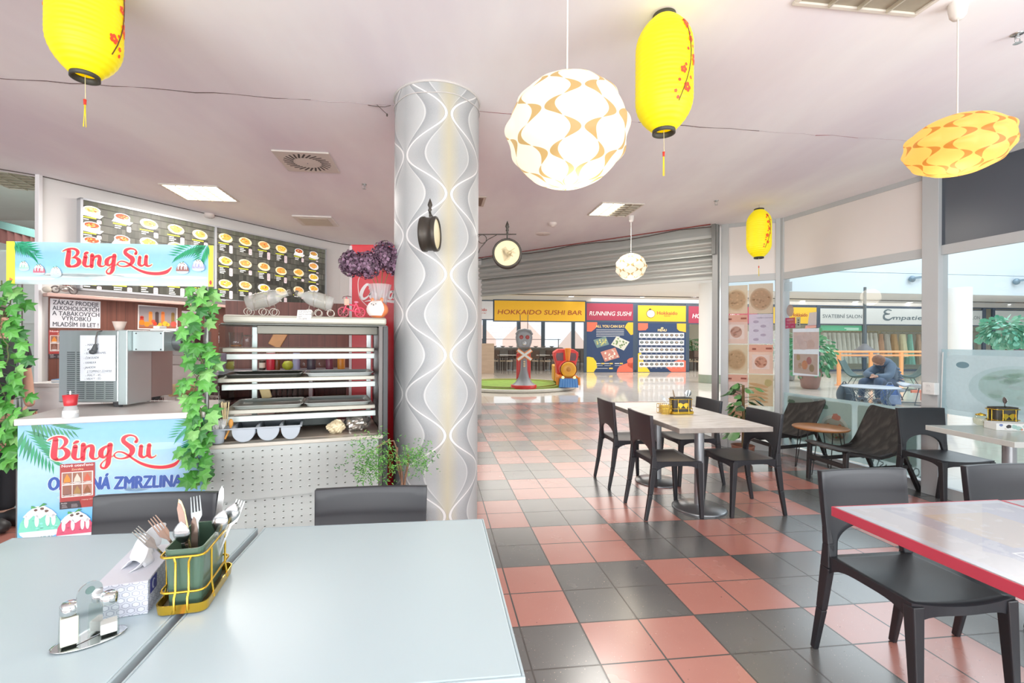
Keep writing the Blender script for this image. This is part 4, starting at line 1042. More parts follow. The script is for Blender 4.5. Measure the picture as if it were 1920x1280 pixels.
# vase with purple hydrangeas
vp=hp(712,3.03); vs_=thing('glass_vase','ribbed clear glass vase behind the hedgehog figurine','vase',vp)
mb=MB(); 
def vf(u,v): r=(.028+.045*v**1.3)*(1+.035*cos(2*pi*u*16)); return V((r*cos(2*pi*u),r*sin(2*pi*u),.22*v))
mb.grid(vf,64,10,True); mb.build('vase_body',milky('e3dfe2',.45),vs_); mb=MB(); mb.lathe([(.0,0),(.03,0),(.03,.006),(0,.006)],20); mb.build('foot',CLEAR,vs_)
PU=[mat('6b4c62',.6,0,.3,40.),mat('8a6a82',.6,0,.3,40.),mat('4a3344',.6,0,.3,40.)]
for k,(x_,y_,Y,r) in enumerate(((660,494,2.90,.078),(690,497,2.88,.080),(722,480,2.98,.090),(741,496,3.02,.07))):
    c=at(x_,y_,Y); t=thing('hydrangea',('dried purple hydrangea head drooping furthest from the column','dried purple hydrangea head in the middle of the bunch','tallest dried purple hydrangea head, above the vase','dried purple hydrangea head half hidden by the column')[k],'flower',c,group='purple hydrangeas in the vase')
    mb=MB(); rnd=random.Random(k)
    for q in range(420):
        d=V((rnd.gauss(0,1),rnd.gauss(0,1),rnd.gauss(0,1))).normalized(); p=c+d*r*rnd.uniform(.72,1.1); mb.cur=rnd.randrange(3)
        a=d.orthogonal().normalized(); b=d.cross(a); an=rnd.uniform(0,6); e=a*cos(an)+b*sin(an); f=d.cross(e); s=.0125
        mb.add([p+e*s+d*.004,p+f*s-d*.002,p-e*s+d*.004,p-f*s-d*.002,p],[(0,1,4),(1,2,4),(2,3,4),(3,0,4)])
    mb.cur=2; mb.ball(tuple(c),r*.72,12,8); mb.build('flower_head',PU,t,True,recalc=False)
    mb=MB(); q=V(vp)+V((0,0,.03)); top=V(vp)+V((.02*(k-1.5),.0,.22)); mb.tube([tuple(v[:3]) for v in smoothline([tuple(q),tuple(top),tuple((top+c)/2+V((0,0,.03))),tuple(c)],5)],.0025,5); mb.build('stem',mat('77743c',.6),t,True)
# ---- fern in a pot by the column
fp=thing('potted_fern','feathery green fern on braided stems in a pot between cabinet and column','potted plant',(-.455,2.50,0))
mb=MB(); mb.lathe([(.075,0),(.10,.02),(.12,.36),(.125,.40),(.115,.40),(.105,.37),(0,.36)],28); mb.build('pot',mat('b98f78',.6,0,.08),fp)
b0=V((-.455,2.50,.36))
for k in range(3):
    mb=MB(); tp=at(745 if k<2 else 762,(845,838,850)[k],2.45); pts=[]
    for j in range(14):
        f=j/13; c=b0.lerp(V((tp.x,tp.y,tp.z)),f); pts.append((c.x+.010*cos(f*9+k*2.1),c.y+.010*sin(f*9+k*2.1),c.z))
    mb.tube(pts,.006,7); mb.build('stem',mat('8c6a52',.8,0,.25,40.),fp,True)
mb=MB(); mb.tube([tuple(at(745,845,2.45)),tuple(at(738,826,2.43)),tuple(at(722,828,2.40)),tuple(at(705,840,2.38))],.004,6); mb.build('stem',mat('7a5d48',.8),fp,True)
FG=[mat('4f9434',.6,0,.2,40.),mat('77b653',.6,0,.2,40.),mat('3b7b2c',.6,0,.2,40.)]
for (x_,y_,Y,rx,rz_,n) in ((700,862,2.36,.085,.095,340),(776,858,2.44,.075,.06,210)):
    c=at(x_,y_,Y); mb=MB(); rnd=random.Random(x_)
    for q in range(n):
        d=V((rnd.gauss(0,.5),rnd.gauss(0,.5),rnd.gauss(0,.5))); p=c+V((d.x*rx*1.25,d.y*rx,d.z*rz_*1.2)); mb.cur=rnd.randrange(3)
        dirn=(d+V((0,0,-.5))).normalized()
        for j in range(3):
            e=V((rnd.uniform(-1,1),rnd.uniform(-1,1),rnd.uniform(-1,.6))).normalized(); s=.019; f=e.orthogonal().normalized()*.0026
            mb.add([p,p+e*s*.5+f,p+e*s,p+e*s*.5-f],[(0,1,2,3)])
            p=p+dirn*.01
    mb.build('foliage',FG,fp,True,recalc=False)
# ================================================================ MENU WALL AND KITCHEN
PW=Print(wallpt(0,.0),wd,n=wn)     # helper plane on the wall face
# ---- lit menu board: two panels in an aluminium frame
t0,t1=.275,3.285; zb,zt=1.885,2.815; tm=1.60
mbx=thing('menu_board','long lit menu board with rows of dishes and prices above dark wood','menu board',wallpt((t0+t1)/2,.04,zb),atan2(wd.y,wd.x))
def wbox(mb,ta,tb,o0,o1,za,zb_): 
    mb.hexa([tuple(wallpt(ta,o1,za)),tuple(wallpt(tb,o1,za)),tuple(wallpt(tb,o0,za)),tuple(wallpt(ta,o0,za)),tuple(wallpt(ta,o1,zb_)),tuple(wallpt(tb,o1,zb_)),tuple(wallpt(tb,o0,zb_)),tuple(wallpt(ta,o0,zb_))])
mb=MB(); wbox(mb,t0,t1,.002,.10,zb,zb+.02); wbox(mb,t0,t1,.002,.10,zt-.02,zt); wbox(mb,t0,t0+.02,.002,.10,zb,zt); wbox(mb,t1-.02,t1,.002,.10,zb,zt); wbox(mb,tm-.012,tm+.012,.002,.102,zb,zt)
mb.build('frame',mat('c9cdd2',.35,.5,.03),mbx,True)
mb=MB(); wbox(mb,t0+.02,t1-.02,.002,.08,zb+.02,zt-.02); mb.build('light_box',mat('4a4a46',.6),mbx,True)
def dish(pr,a,b,r,kind,rnd,tilt=0):
    if kind=='bowl':
        pr.poly([(a-r*1.25,b-r*.75),(a+r*.9,b-r*.95),(a+r*1.35,b-r*.45),(a-r*.9,b-r*.2)],'f4f6f2'); pr.L+=1
        pr.ell(a,b-.22*r,r*.96,r*.62,'fbfcf8'); pr.ell(a,b+.12*r,r*.98,r*.5,'ffffff'); pr.L+=1; col=rnd.choice(('d9502a','c98a4a','b5502c','c9cfa0')); pr.ell(a,b+.14*r,r*.82,r*.38,col)
    else:
        pr.ell(a,b,r*1.08,r*.66,'fdeec2' if kind!='white' else 'fbfbf6',rot=-.12); pr.L+=1; col=rnd.choice(('ecb14a','f0c23c','e79c4a','eabf62','e9a15a')); pr.blob(a,b+.06*r,r*.8,r*.46,col,rnd=rnd)
    pr.L+=1
    for k in range(13):
        pr.blob(a+rnd.uniform(-.6,.6)*r,b+.1*r+rnd.uniform(-.25,.25)*r,r*rnd.uniform(.07,.17),r*rnd.uniform(.05,.1),rnd.choice(('f4cf4a','e8823a','cfd65a','f7e7b4','d9603a','9fbf4a','f2b45a')),n=6,rnd=rnd)
    pr.L-=2
    if kind=='bowl': pr.L-=1
def caption(pr,a,b,w,rnd,lines,price=True):
    pr.rect(a-w*.55,b-.008,a+w*.25,b+.004,'d8dc3a'); 
    for k in range(lines): pr.rect(a-w*.45,b-.028-.021*k,a-w*.45+w*rnd.uniform(.25,.5),b-.018-.021*k,'f2f2ec')
    if price:
        pr.rrect(a+w*.28,b-.03-.021*lines,a+w*.55,b-.012,.012,'e9d7d9')
        for k in range(lines): pr.rect(a+w*.32,b-.028-.021*k,a+w*.5,b-.02-.021*k,'a08a8c')
def menupanel(name,ta,tb,items,seed):
    rnd=random.Random(seed); pr=Print(wallpt(0,.0812),wd,n=wn,step=.0007); pr.clip=(ta,zb+.02,tb,zt-.02)
    pr.rect(ta,zb+.02,tb,zt-.02,'57564e'); pr.L+=1
    z=zb+.02
    while z<zt-.02:
        pr.rect(ta,z,tb,z+.010,'37362f'); x=ta
        while x<tb:
            w_=rnd.uniform(.012,.05); f=(z-zb)/(zt-zb); pr.rect(x,z+.010,min(tb,x+w_),z+.083,jit(('34342f','4a4a43','5c5b53','5a5c4e')[min(3,int(f*3)+rnd.randrange(2))],.10,rnd)); x+=w_
        z+=.083
    pr.L+=1
    for x,y,kind,ln in items:
        a,b=pr.px(x,y); r=.082 if kind!='bowl' else .074
        pr.rect(a-r*.95,b-.075-.021*ln-.01,a+r*1.15,b-.055,'3a3934'); pr.L+=1; dish(pr,a,b,r,kind,rnd); caption(pr,a,b-.072,r*2,rnd,ln); pr.L-=1
    return pr.build(name,printmat('menu',.4,emit=.36),mbx)
L1=[(172,395,'bowl',1),(172,424,'bowl',1),(172,452,'bowl',1),(172,520,'bowl',1),(229,408,'bowl',2),(229,449,'bowl',2),(229,523,'white',2),(279.5,420,'white',2),(279,455,'white',2),(279,490,'plate',2),(279,524,'plate',3),(330,430,'plate',3),(330,463,'plate',3),(330,495,'plate',3),(330,526,'plate',4),(375,440,'plate',3),(375,470,'plate',3),(375,500,'plate',3),(375,529,'plate',3)]
L2=[(423,446,'plate',4),(423,489,'plate',4),(423,532,'plate',4),(460,453,'plate',3),(460,494,'plate',2),(460,535,'plate',3),(495,460,'plate',4),(495,500,'plate',4),(495,540,'white',3),(527.5,467,'plate',4),(527,508,'plate',3),(527,546,'plate',3),(560.5,472,'bowl',2),(560,511,'plate',1),(560,544,'plate',1),(588,477,'bowl',0),(588,499,'white',0),(588,520,'white',0),(588,541,'white',0)]
menupanel('menu_panel',t0+.02,tm-.012,L1,1); menupanel('menu_panel',tm+.012,t1-.02,L2,2)
# ---- sheets on the wood
def sheet(name,label,cat,pts,fn,off=.028):
    pr=Print(wallpt(0,off),wd,n=wn); q=[pr.px(*p) for p in pts]; fn(pr,q); o=pr.build(name,PM); return setp(o,label,cat)
def zak(pr,q):
    pr.poly([q[3],q[2],q[1],q[0]],'e2e3e8'); pr.L+=1
    for tx,x0,y0,x1,y1 in (('ZÁKAZ PRODEJE',99,570,185,575),('ALKOHOLICKÝCH',98.5,580.5,185.5,584.5),('A TABÁKOVÝCH',98,590.5,186,594),('VÝROBKŮ',115.5,600,170,602.5),('MLADŠÍM 18 LET !',99,611,184.5,613.5)): pr.tpx(tx,x0,y0,x1,y1,.042,'4a4c55',bold=.022)
sheet('prohibition_sign','white sign banning alcohol and tobacco sales to minors on the wood wall','sign',((94,559),(188.5,565),(188,615.5),(93.5,614)),zak)
def nov(pr,q): notice(pr,q[3][0],q[3][1],q[2][0]-q[3][0],(q[0][1]-q[3][1])/.86)
sheet('notice_poster','red opening notice half hidden by the ice cream machine on the wood wall','poster',((91.5,618.5),(140,620),(140,674),(91,672)),nov)
def jui(pr,q):
    pr.poly([q[3],q[2],q[1],q[0]],'e6e2de'); pr.L+=1
    a0,b0=q[3]; a1=q[2][0]; b1=q[0][1]; w_=a1-a0; h_=b1-b0; g=.012
    pr.grad(a0+g,b0+g,a1-g,b1-g,[(0,'a2542c'),(.35,'9a8a86'),(1,'8f8b90')]); pr.L+=1
    for x,c,s in ((.1,'c23a2c',.5),(.31,'e58a38',.7),(.47,'4a3a38',.7),(.62,'e07a3c',.72),(.88,'8a6a3a',.7)):
        pr.rect(a0+w_*(x-.045),b0+h_*.2,a0+w_*(x+.045),b0+h_*s,c); pr.ell(a0+w_*x,b0+h_*s,w_*.045,h_*.05,c)
    pr.L+=1
    for x,y,r,c in ((.1,.28,.07,'ef7a22'),(.22,.22,.07,'f08a28'),(.42,.25,.05,'d9402a'),(.38,.34,.05,'e8563a'),(.55,.22,.05,'f0b02c'),(.68,.26,.07,'e8b83a'),(.75,.22,.05,'f3c23a'),(.9,.25,.08,'d9564a'),(.5,.14,.04,'f0d05a')): pr.ell(a0+w_*x,b0+h_*y,w_*r,h_*r*1.5,c)
sheet('juice_poster','poster of orange and red fruit juices on the wood wall above the coffee machine','poster',((259,571),(333,577),(332.5,619.5),(258,617)),jui)
def pri(pr,q):
    pr.poly([q[3],q[2],q[1],q[0]],'dad5da'); pr.L+=1; a0,b0=q[3]; w_=q[2][0]-a0; h_=q[0][1]-b0
    for k in range(11):
        pr.rect(a0+w_*.12,b0+h_*(.9-.075*k),a0+w_*.3,b0+h_*(.915-.075*k),'a79fa8'); pr.rect(a0+w_*random.uniform(.45,.6),b0+h_*(.89-.075*k),a0+w_*random.uniform(.7,.9),b0+h_*(.925-.075*k),random.choice(('8a8490','b5a8ae','c77a70')))
sheet('price_sheet','pale price list sheet on the wood wall next to the juice poster','paper sheet',((341,582.5),(375.5,584),(375,627),(341,624.5)),pri)
# toy motorcycle on the ledge
p=wallpt(.16,.08,1.8355); tm_=thing('toy_motorcycle','small silver toy motorcycle on the ledge under the menu board','toy',p,atan2(wd.y,wd.x)+.1)
for x_ in (-.07,.07): mb=MB(); mb.tube([(x_+.032*cos(a),0,.038+.032*sin(a)) for a in [k*2*pi/16 for k in range(16)]],.007,6,True); mb.build('wheel',mat('5b5350',.6),tm_)
mb=MB(); mb.tube([(-.07,0,.038),(-.03,0,.075),(.03,0,.075),(.07,0,.038)],.009,6); mb.tube([(.07,0,.038),(.045,0,.10),(.03,0,.115)],.005,6); mb.ball((-.0,0,.045),(.035,.018,.022),10,6); mb.build('body',mat('a8a19c',.3,.7),tm_); mb=MB(); mb.ball((.01,0,.088),(.03,.014,.014),10,6); mb.build('fuel_tank',mat('8a5f58',.3,.3),tm_)
p=wallpt(.005,.06,1.8355); mb=MB(); mb.ball((p.x+.04,p.y-.0,p.z+.03),(.04,.03,.03),12,8); setp(mb.build('ornament_stone',mat('c9c2b4',.8,0,.1)),'small pale ornament beside the toy motorcycle on the ledge','ornament')
# ---- back counter with the coffee machine
cb_=thing('back_counter','steel-topped back counter along the dark wood wall','counter',wallpt(1.4,.3,0),atan2(wd.y,wd.x))
mb=MB(); wbox(mb,.35,2.3,.03,.60,.0,.86); mb.build('carcass',mat('4f3a38',.6),cb_,True); mb=MB(); wbox(mb,.33,2.32,.03,.62,.861,.90); mb.build('worktop',mat('9a958f',.35,.5),cb_,True,bevel=.003)
cm=wallpt(.75,.33,.901); ang=atan2(wd.y,wd.x)
cf=thing('coffee_machine','two-group steel espresso machine with white front strip on the back counter','coffee machine',cm,ang)
mb=MB(); mb.box((-.30,-.24,.05),(.30,.22,.20)); mb.build('body',mat('c9c6c1',.35,.3),cf,bevel=.008); mb=MB(); mb.box((-.31,-.25,.34),(.31,.22,.45)); mb.build('cup_deck',mat('b9b2ac',.3,.6),cf,bevel=.006)
mb=MB(); mb.box((-.30,.0,.2),(.30,.22,.34)); mb.build('back_panel',mat('8d7f7c',.3,.6),cf)
for x_ in (-.15,.14):
    mb=MB(); mb.cyl((x_,-.14,.34),(x_,-.14,.28),.04,.035,16); mb.build('brew_group',CHROME,cf); mb=MB(); mb.cyl((x_,-.15,.285),(x_,-.30,.275),.012,.010,10); mb.build('filter_handle',mat('2d2a2a',.5),cf)
pr=Print(V(cm)+Matrix.Rotation(ang,3,'Z')@V((-.30,-.2415,.06)),wd,n=wn); pr.rect(0,0,.6,.13,'dedcd6'); pr.L+=1; pr.rect(.03,.05,.14,.075,'4a5068'); pr.text('BRASILIA',.19,.075,.032,'6c6a66',bold=.0,w=.17); pr.ell(.45,.055,.035,.03,'6a6a5e'); pr.ell(.53,.06,.012,.012,'77776b')
pr.build('front_strip',PG,cf)
for x_ in (-.26,.26): mb=MB(); mb.cyl((x_,-.18,0),(x_,-.18,.05),.02,.02,10); mb.cyl((x_,.16,0),(x_,.16,.05),.02,.02,10); mb.build('foot',mat('333333',.5),cf)
# red bowl, jar on the machine deck
def lath(name,label,cat,p,prof,m,group=None,extra=None):
    t=thing(name,label,cat,p,group=group); mb=MB(); mb.lathe(prof,20); mb.build('body',m,t)
    if extra: mb=MB(); mb.lathe(extra[1],16); mb.build(extra[0],extra[2],t)
    return t
cmR=Matrix.Rotation(ang,3,'Z')
lath('red_bowl','shiny red bowl on top of the coffee machine','bowl',V(cm)+cmR@V((.05,-.16,.2005)),[(.03,0),(.05,.012),(.062,.04),(.06,.06),(.03,.075),(0,.078)],mat('d8432c',.25))
lath('milk_jug','small steel milk jug on top of the coffee machine','jug',V(cm)+cmR@V((-.18,-.16,.2005)),[(.035,0),(.04,.01),(.035,.05),(.03,.075),(.028,.075),(.03,.01),(0,.01)],STEEL,extra=('handle',[(.006,.02),(.006,.07)],STEEL))
# work table with wire basket and rolled burlap
wt=thing('work_table','low white work table behind the ice cream stand','table',(-2.42,3.72,0))
mb=MB(); mb.box((-.42,-.3,.76),(.55,.3,.80)); mb.build('tabletop',mat('c9bfb4',.4),wt)
for x_,y_ in ((-.38,-.26),(.51,-.26),(-.38,.26),(.51,.26)): mb=MB(); mb.box((x_-.02,y_-.02,0),(x_+.02,y_+.02,.76)); mb.build('leg',mat('9a9a98',.4,.5),wt)
wb=thing('wire_basket','white wire basket on the work table under rolled burlap','basket',(-2.50,3.62,.801))
W=mat('d3cfc8',.4,.4); mb=MB(); X,Yb=.30,.16
for z_ in (.003,.055,.125,.135): mb.tube([(-X,-Yb,z_),(X,-Yb,z_),(X,Yb,z_),(-X,Yb,z_)],.003,6,True)
mb.build('rim',W,wb)
mb=MB()
for k in range(19):
    x_=-X+2*X*k/18; mb.tube([(x_,-Yb,.135),(x_+.02,-Yb+.01,.003),(x_+.02,Yb-.01,.003),(x_,Yb,.135)],.0016,5)
mb.build('wire_grid',W,wb)
BU=mat('c2a27c',.9,0,.12,60.,bump=.4)
for k,(x_,y_,r_,l_,a_,lab) in enumerate(((-2.58,3.60,.062,.17,.35,'thick roll of tan burlap on the wire basket'),(-2.43,3.66,.055,.17,-.5,'second roll of tan burlap leaning on the thick roll'))):
    mb=MB(); d=V((sin(a_),-cos(a_),0))*l_; c=V((x_,y_,.94+r_))
    sp_=[]; 
    for j in range(44):
        t_=j/43*5.2*pi; rr=r_*(.25+.75*j/43); sp_.append((rr*cos(t_),rr*sin(t_)))
    ex=d.normalized(); ey=V((-ex.y,ex.x,0)); vs=[]
    for s in (0,1): vs+=[c+d*(.5-s)+ey*q[0]+V((0,0,q[1])) for q in sp_]
    n=len(sp_); mb.smooth=True; mb.add(vs,[(j,j+1,n+j+1,n+j) for j in range(n-1)])
    setp(mb.build('burlap_roll',BU,solid=.006,recalc=False),lab,'burlap roll','burlap rolls on the basket')
mb=MB(); crump(V((-2.27,3.62,.86)),(.10,.08,.09),9,mb); setp(mb.build('purple_bag',mat('7c3262',.5,0,.25,25.)),'crumpled purple bag beside the burlap rolls','bag')
# dark drinks dispenser beside the ice cream machine
dp=at(318,700,3.75); dd=thing('drinks_dispenser','steel drinks dispenser with dark plum tank behind the ice cream machine','dispenser',(dp.x,dp.y+.2,.801))
mb=MB(); mb.box((-.12,-.1,0),(.2,.1,.25)); mb.build('base',mat('8f8784',.4,.4),dd,bevel=.005)
bpy.data.objects.remove(dd.children[0]); 
mb=MB(); mb.box((-.16,-.04,0),(.16,.16,.38)); mb.build('housing',mat('b8a9a2',.35,.3),dd,bevel=.006)
mb=MB(); mb.cyl((-.10,-.10,.56),(.06,-.10,.56),.065,.065,22); mb.build('drum',CHROME,dd); mb=MB(); mb.box((.07,-.14,.42),(.13,.05,.68)); mb.build('tank',mat('4c2c38',.35),dd,bevel=.008); mb=MB(); mb.box((-.16,-.06,.381),(.16,.15,.46)); mb.build('tray',mat('a99b94',.35,.4),dd,bevel=.004)
mb=MB(); mb.lathe([(.04,.62),(.045,.66),(.03,.69),(0,.70)],16,(-.02,-.04,0)); mb.build('lid_cap',WHITE,dd); mb=MB(); mb.box((-.06,-.06,.46),(.02,.05,.50)); mb.box((-.14,.02,.461),(.14,.12,.66)); mb.build('back_plate',mat('a39894',.35,.5),dd)
# white chest cabinet and blue book
wc=thing('white_cabinet','low white cabinet between the wall post and the ice cream machine','cabinet',(-3.62,4.18,0),.1)
mb=MB(); mb.box((-.24,-.28,.02),(.32,.25,.99)); mb.build('carcass',WHITE,wc,bevel=.004); mb=MB(); mb.box((-.26,-.30,.991),(.34,.26,1.025)); mb.build('worktop',mat('d5d2cd',.4),wc,bevel=.004); mb=MB(); mb.box((-.23,-.292,.05),(.31,-.281,.96)); mb.build('door',WHITE,wc,bevel=.003)
bk=thing('blue_book','blue folder lying on the low white cabinet','book',(-3.60,4.05,1.0255),.2); mb=MB(); mb.box((-.13,-.1,0),(.13,.1,.025)); mb.build('cover',mat('3f86b8',.4),bk,bevel=.003); mb=MB(); mb.box((-.128,-.101,.004),(.126,-.1003,.021)); mb.build('page_block',WHITE,bk)
# ---- red fridge behind the cabinet
fx,fy=-1.055,3.46; fr=thing('drinks_fridge','tall red drinks fridge with white script beside the column','fridge',(fx+.35,fy+.3,0))
RED=mat('d31a2a',.35,0,.03,2.)
mb=MB(); mb.box((-.35,-.3,.05),(.33,.3,2.10)); mb.build('body',RED,fr,bevel=.008); mb=MB(); mb.box((-.33,-.28,0),(.31,.28,.05)); mb.build('plinth',mat('333333',.6),fr); mb=MB(); mb.box((-.354,-.304,.05),(-.335,-.298,2.09)); mb.build('edge_trim',mat('c9b9ba',.4,.3),fr)
pr=Print(V((fx,fy-.0025,0)),(1,0,0)); a=pr.px(676,557); k_=(pr.px(776,557)[0]-a[0])/100
cv=lambda L_:[(a[0]+x*k_,a[1]-y*k_,w*k_) for x,y,w in L_]
WS='f6eeee'
for s_ in ([(16,-16,2),(18,-20,3.5),(12,-24,4.5),(4,-14,6.5),(1,-3,6.5),(5,3,5),(12,0,3),(20,-8,1.5)],[(24,-12,5),(19,-5,6),(21,2,5),(27,-1,5),(29,-8,5),(25,-12,3.5),(33,-9,1.5)],[(44,-9,3),(42,-12,4),(37,-5,6),(38,2,5),(45,-1,3),(52,-8,1.5)],[(61,-11,4),(54,-9,5),(52,-1,5),(57,2,4),(63,-8,4),(63,1,5),(70,-4,2)],[(74,-7,4),(84,-9,4)],
 [(106,-16,2),(107,-21,4),(100,-24,5),(92,-14,7),(90,-3,7),(94,3,5),(102,0,3),(110,-10,1.5)],[(116,-12,4),(110,-6,5),(112,2,5),(119,-2,5),(117,-11,4)],[(124,-4,2),(134,-22,3),(130,-28,3),(124,-10,5),(126,1,5),(134,-4,2)],[(144,-11,4),(137,-9,5),(136,-1,5),(141,2,4),(147,-8,4),(147,1,5),(154,-5,2)],
 [(8,8,1),(30,5,4),(60,8,5),(90,12,4),(112,8,1)]): pr.stroke(cv(s_),WS)
c0=pr.px(668,534); pr.stroke([(*pr.px(679,512),.004),(*pr.px(672,525),.006),(*pr.px(672,545),.007),(*pr.px(676,560),.007),(*pr.px(690,575),.006)],'f0c8c8')
pr.build('script_logo',PM,fr)
# ---- shelves seen through the cabinet
def shelf(name,label,pts,th,m):
    mb=MB(); mb.add([tuple(p) for p in pts]+[(p[0],p[1],p[2]-th) for p in pts],[(0,1,2,3),(7,6,5,4),(0,4,5,1),(1,5,6,2),(2,6,7,3),(3,7,4,0)]); o=mb.build(name,m); return setp(o,label,'shelf')
sp1=[at(478,697,4.02),at(652,690,4.30)]; zs=1.125
def sz(p,z): 
    return p
def shp(px_,Y,z): r=ray(px_,640); return V((r.x*Y,Y,z))
shu=thing('shelf_unit','brown kitchen shelf unit seen through the display cabinet','shelf unit',(-1.6,4.35,0))
BR=mat('5f4a48',.5,0,.08,3.)
mb=MB(); a=shp(476,3.98,0); b=shp(656,4.22,0); ux=(b-a).normalized(); uy=V((-ux.y,ux.x,0))
def ub(mb,s0,s1,o0,o1,z0,z1): mb.hexa([tuple(a+ux*s+uy*o+V((0,0,z))) for z in (z0,z1) for s,o in ((s0,o0),(s1,o0),(s1,o1),(s0,o1))])
LU=(b-a).length
ub(mb,-.3,LU,0,.4,1.095,1.125); mb.build('shelf_board',mat('8d8a92',.4,.2),shu,True); mb=MB(); ub(mb,-.3,LU*.55,.05,.4,.84,.862); mb.build('shelf_board',BR,shu,True)
mb=MB(); ub(mb,LU*.56,LU*.60,0,.4,0,1.094); mb.build('upright',mat('9a9a9c',.4,.4),shu,True); mb=MB(); ub(mb,LU-.03,LU,0,.4,0,1.094); mb.build('upright',BR,shu,True)
mb=MB(); ub(mb,-.3,LU,.40,.415,0,1.75); mb.build('back_panel',CLAD,shu,True); mb=MB(); ub(mb,-.3,-.27,0,.4,0,1.094); mb.build('upright',BR,shu,True)
def onshelf(name,label,cat,px_,prof,m,extra=None,z=1.1255,o=.14):
    r=ray(px_,640); # intersect with the row line
    d=a+uy*o; t=(d.x-r.x*d.y)/(r.x*ux.y-ux.x); p=d+ux*t; return lath(name,label,cat,(p.x,p.y,z),prof,m,extra=extra)
BT=lambda r,h:[(r*.95,0),(r,.004),(r,h*.62),(r*.5,h*.8),(r*.38,h*.98),(0,h)]
JR=lambda r,h:[(r*.95,0),(r,.005),(r,h*.93),(r*.85,h),(0,h)]
onshelf('spice_jar','dark jar with pale label at the start of the kitchen shelf','jar',492,JR(.026,.085),mat('3c3628',.3),('label',[(.0266,.02),(.0266,.065)],mat('e9e4cf',.6)))
onshelf('red_canister','red canister on the kitchen shelf','canister',508,JR(.036,.16),mat('c8283a',.35),('lid',[(.037,.15),(.037,.17),(0,.172)],mat('e2e2de',.4)))
onshelf('brown_bottle','slim brown bottle on the kitchen shelf','bottle',520,BT(.022,.19),mat('6b4326',.25))
onshelf('lemon_pack','yellow-green lemon pack on the kitchen shelf','pack',540,[(.02,0),(.045,.02),(.05,.045),(.03,.075),(0,.08)],mat('a9b52c',.5,0,.2,30.))
onshelf('salt_canister','pale blue canister on the kitchen shelf','canister',556,JR(.032,.15),mat('9aa3c4',.4))
onshelf('storage_jar','clear storage jar on the kitchen shelf, beside the dark tin','jar',570,JR(.035,.13),CLEAR,('lid',[(.036,.12),(.036,.14),(0,.142)],STEEL))
onshelf('dark_tin','dark grey tin on the kitchen shelf','tin',584,JR(.038,.12),mat('3d3a44',.35))
onshelf('storage_jar','clear storage jar with grey lid in the shelf middle','jar',600,JR(.036,.12),CLEAR,('lid',[(.037,.11),(.037,.13),(0,.132)],mat('8a8480',.4)))
onshelf('plum_jar','plum-coloured jar on the kitchen shelf','jar',618,JR(.034,.12),mat('6d3a4c',.3))
onshelf('amber_bottle','amber bottle on the kitchen shelf end near the red fridge','bottle',640,JR(.034,.13),mat('c98a2e',.3))
for k in range(9):
    r=ray(484+10*k,640); d=a+uy*.16; t=(d.x-r.x*d.y)/(r.x*ux.y-ux.x)
    if t>LU*.5: continue
    p=d+ux*t; g=thing('kitchen_glass','clear glass in the row on the lower kitchen shelf','glass',(p.x,p.y,.8625),group='glasses on the lower shelf'); mb=MB(); mb.lathe([(.024,0),(.026,.003),(.030,.11),(.028,.11),(.024,.006),(0,.006)],16); mb.build('tumbler',CLEAR,g)
# carton and cutting board
r=ray(630,740); d=a+uy*.15; t=(d.x-r.x*d.y)/(r.x*ux.y-ux.x); p=d+ux*t
bx=thing('carton','grey-green carton on a stand below the kitchen shelf','box',(p.x,p.y,.80),atan2(ux.y,ux.x)); mb=MB(); mb.box((-.13,-.12,.0),(.13,.12,.07)); mb.build('carton_body',mat('8d8c80',.7),bx,bevel=.003)
mb=MB(); mb.box((-.12,-.11,-.80),(.12,.11,-.001)); mb.build('stand',BR,bx)
hb=at(521,634,3.9); o_=thing('cutting_board','small wooden cutting board hanging tilted under the hood','cutting board',(a+ux*.2+uy*.2+V((0,0,1.3))))
q=a+uy*.39; r=ray(522,634); t=(q.x-r.x*q.y)/(r.x*ux.y-ux.x); q=q+ux*t; q.z=CH+r.z*q.y
bpy.data.objects.remove(o_)
mb=MB(); mb.M=Matrix.Translation(q)@Matrix.Rotation(atan2(ux.y,ux.x),4,'Z')@Matrix.Rotation(radians(28),4,'Y'); mb.box((-.055,-.008,-.085),(.055,.008,.085)); setp(mb.build('cutting_board',mat('d9a46a',.5,0,.1,9.),bevel=.018),'small wooden cutting board hanging tilted on the brown panel behind the cabinet','cutting board')
# ================================================================ CEILING, LANTERNS, LAMPS, CLOCKS, SHUTTER
def ctr(pts): 
    q=[onz(x,y,ZC) for x,y in pts]; return sum(q,V((0,0,0)))/len(q)
def louvre(name,label,c,rz,w,d,lit,cells=(4,6)):
    t=thing(name,label,'ceiling light',(c.x,c.y,ZC-.001),rz,'louvred ceiling lights')
    mb=MB(); e=.02
    for a,b in (((-w/2-e,-d/2-e),(w/2+e,-d/2)),((-w/2-e,d/2),(w/2+e,d/2+e)),((-w/2-e,-d/2),(-w/2,d/2)),((w/2,-d/2),(w/2+e,d/2))): mb.box((*a,-.012),(*b,0))
    mb.build('frame',mat('d9d3c6',.5,0,.03),t,bevel=.002)
    for k,(x0,x1,on) in enumerate(lit):
        mb=MB(); mb.box((x0,-d/2,-.003),(x1,d/2,-.0005)); mb.build('diffuser',mat('fff6e6',.5,0,.01,emit=6.) if on else mat('9a927e',.5,0,.08,20.),t)
    mb=MB()
    for k in range(1,cells[0]): x=-w/2+w*k/cells[0]; mb.box((x-.004,-d/2,-.022),(x+.004,d/2,-.0035))
    for k in range(1,cells[1]): y=-d/2+d*k/cells[1]; mb.box((-w/2,y-.002,-.018),(w/2,y+.002,-.0035))
    mb.build('louvre_grid',mat('cfc7b4',.3,.5,.05),t)
    return t
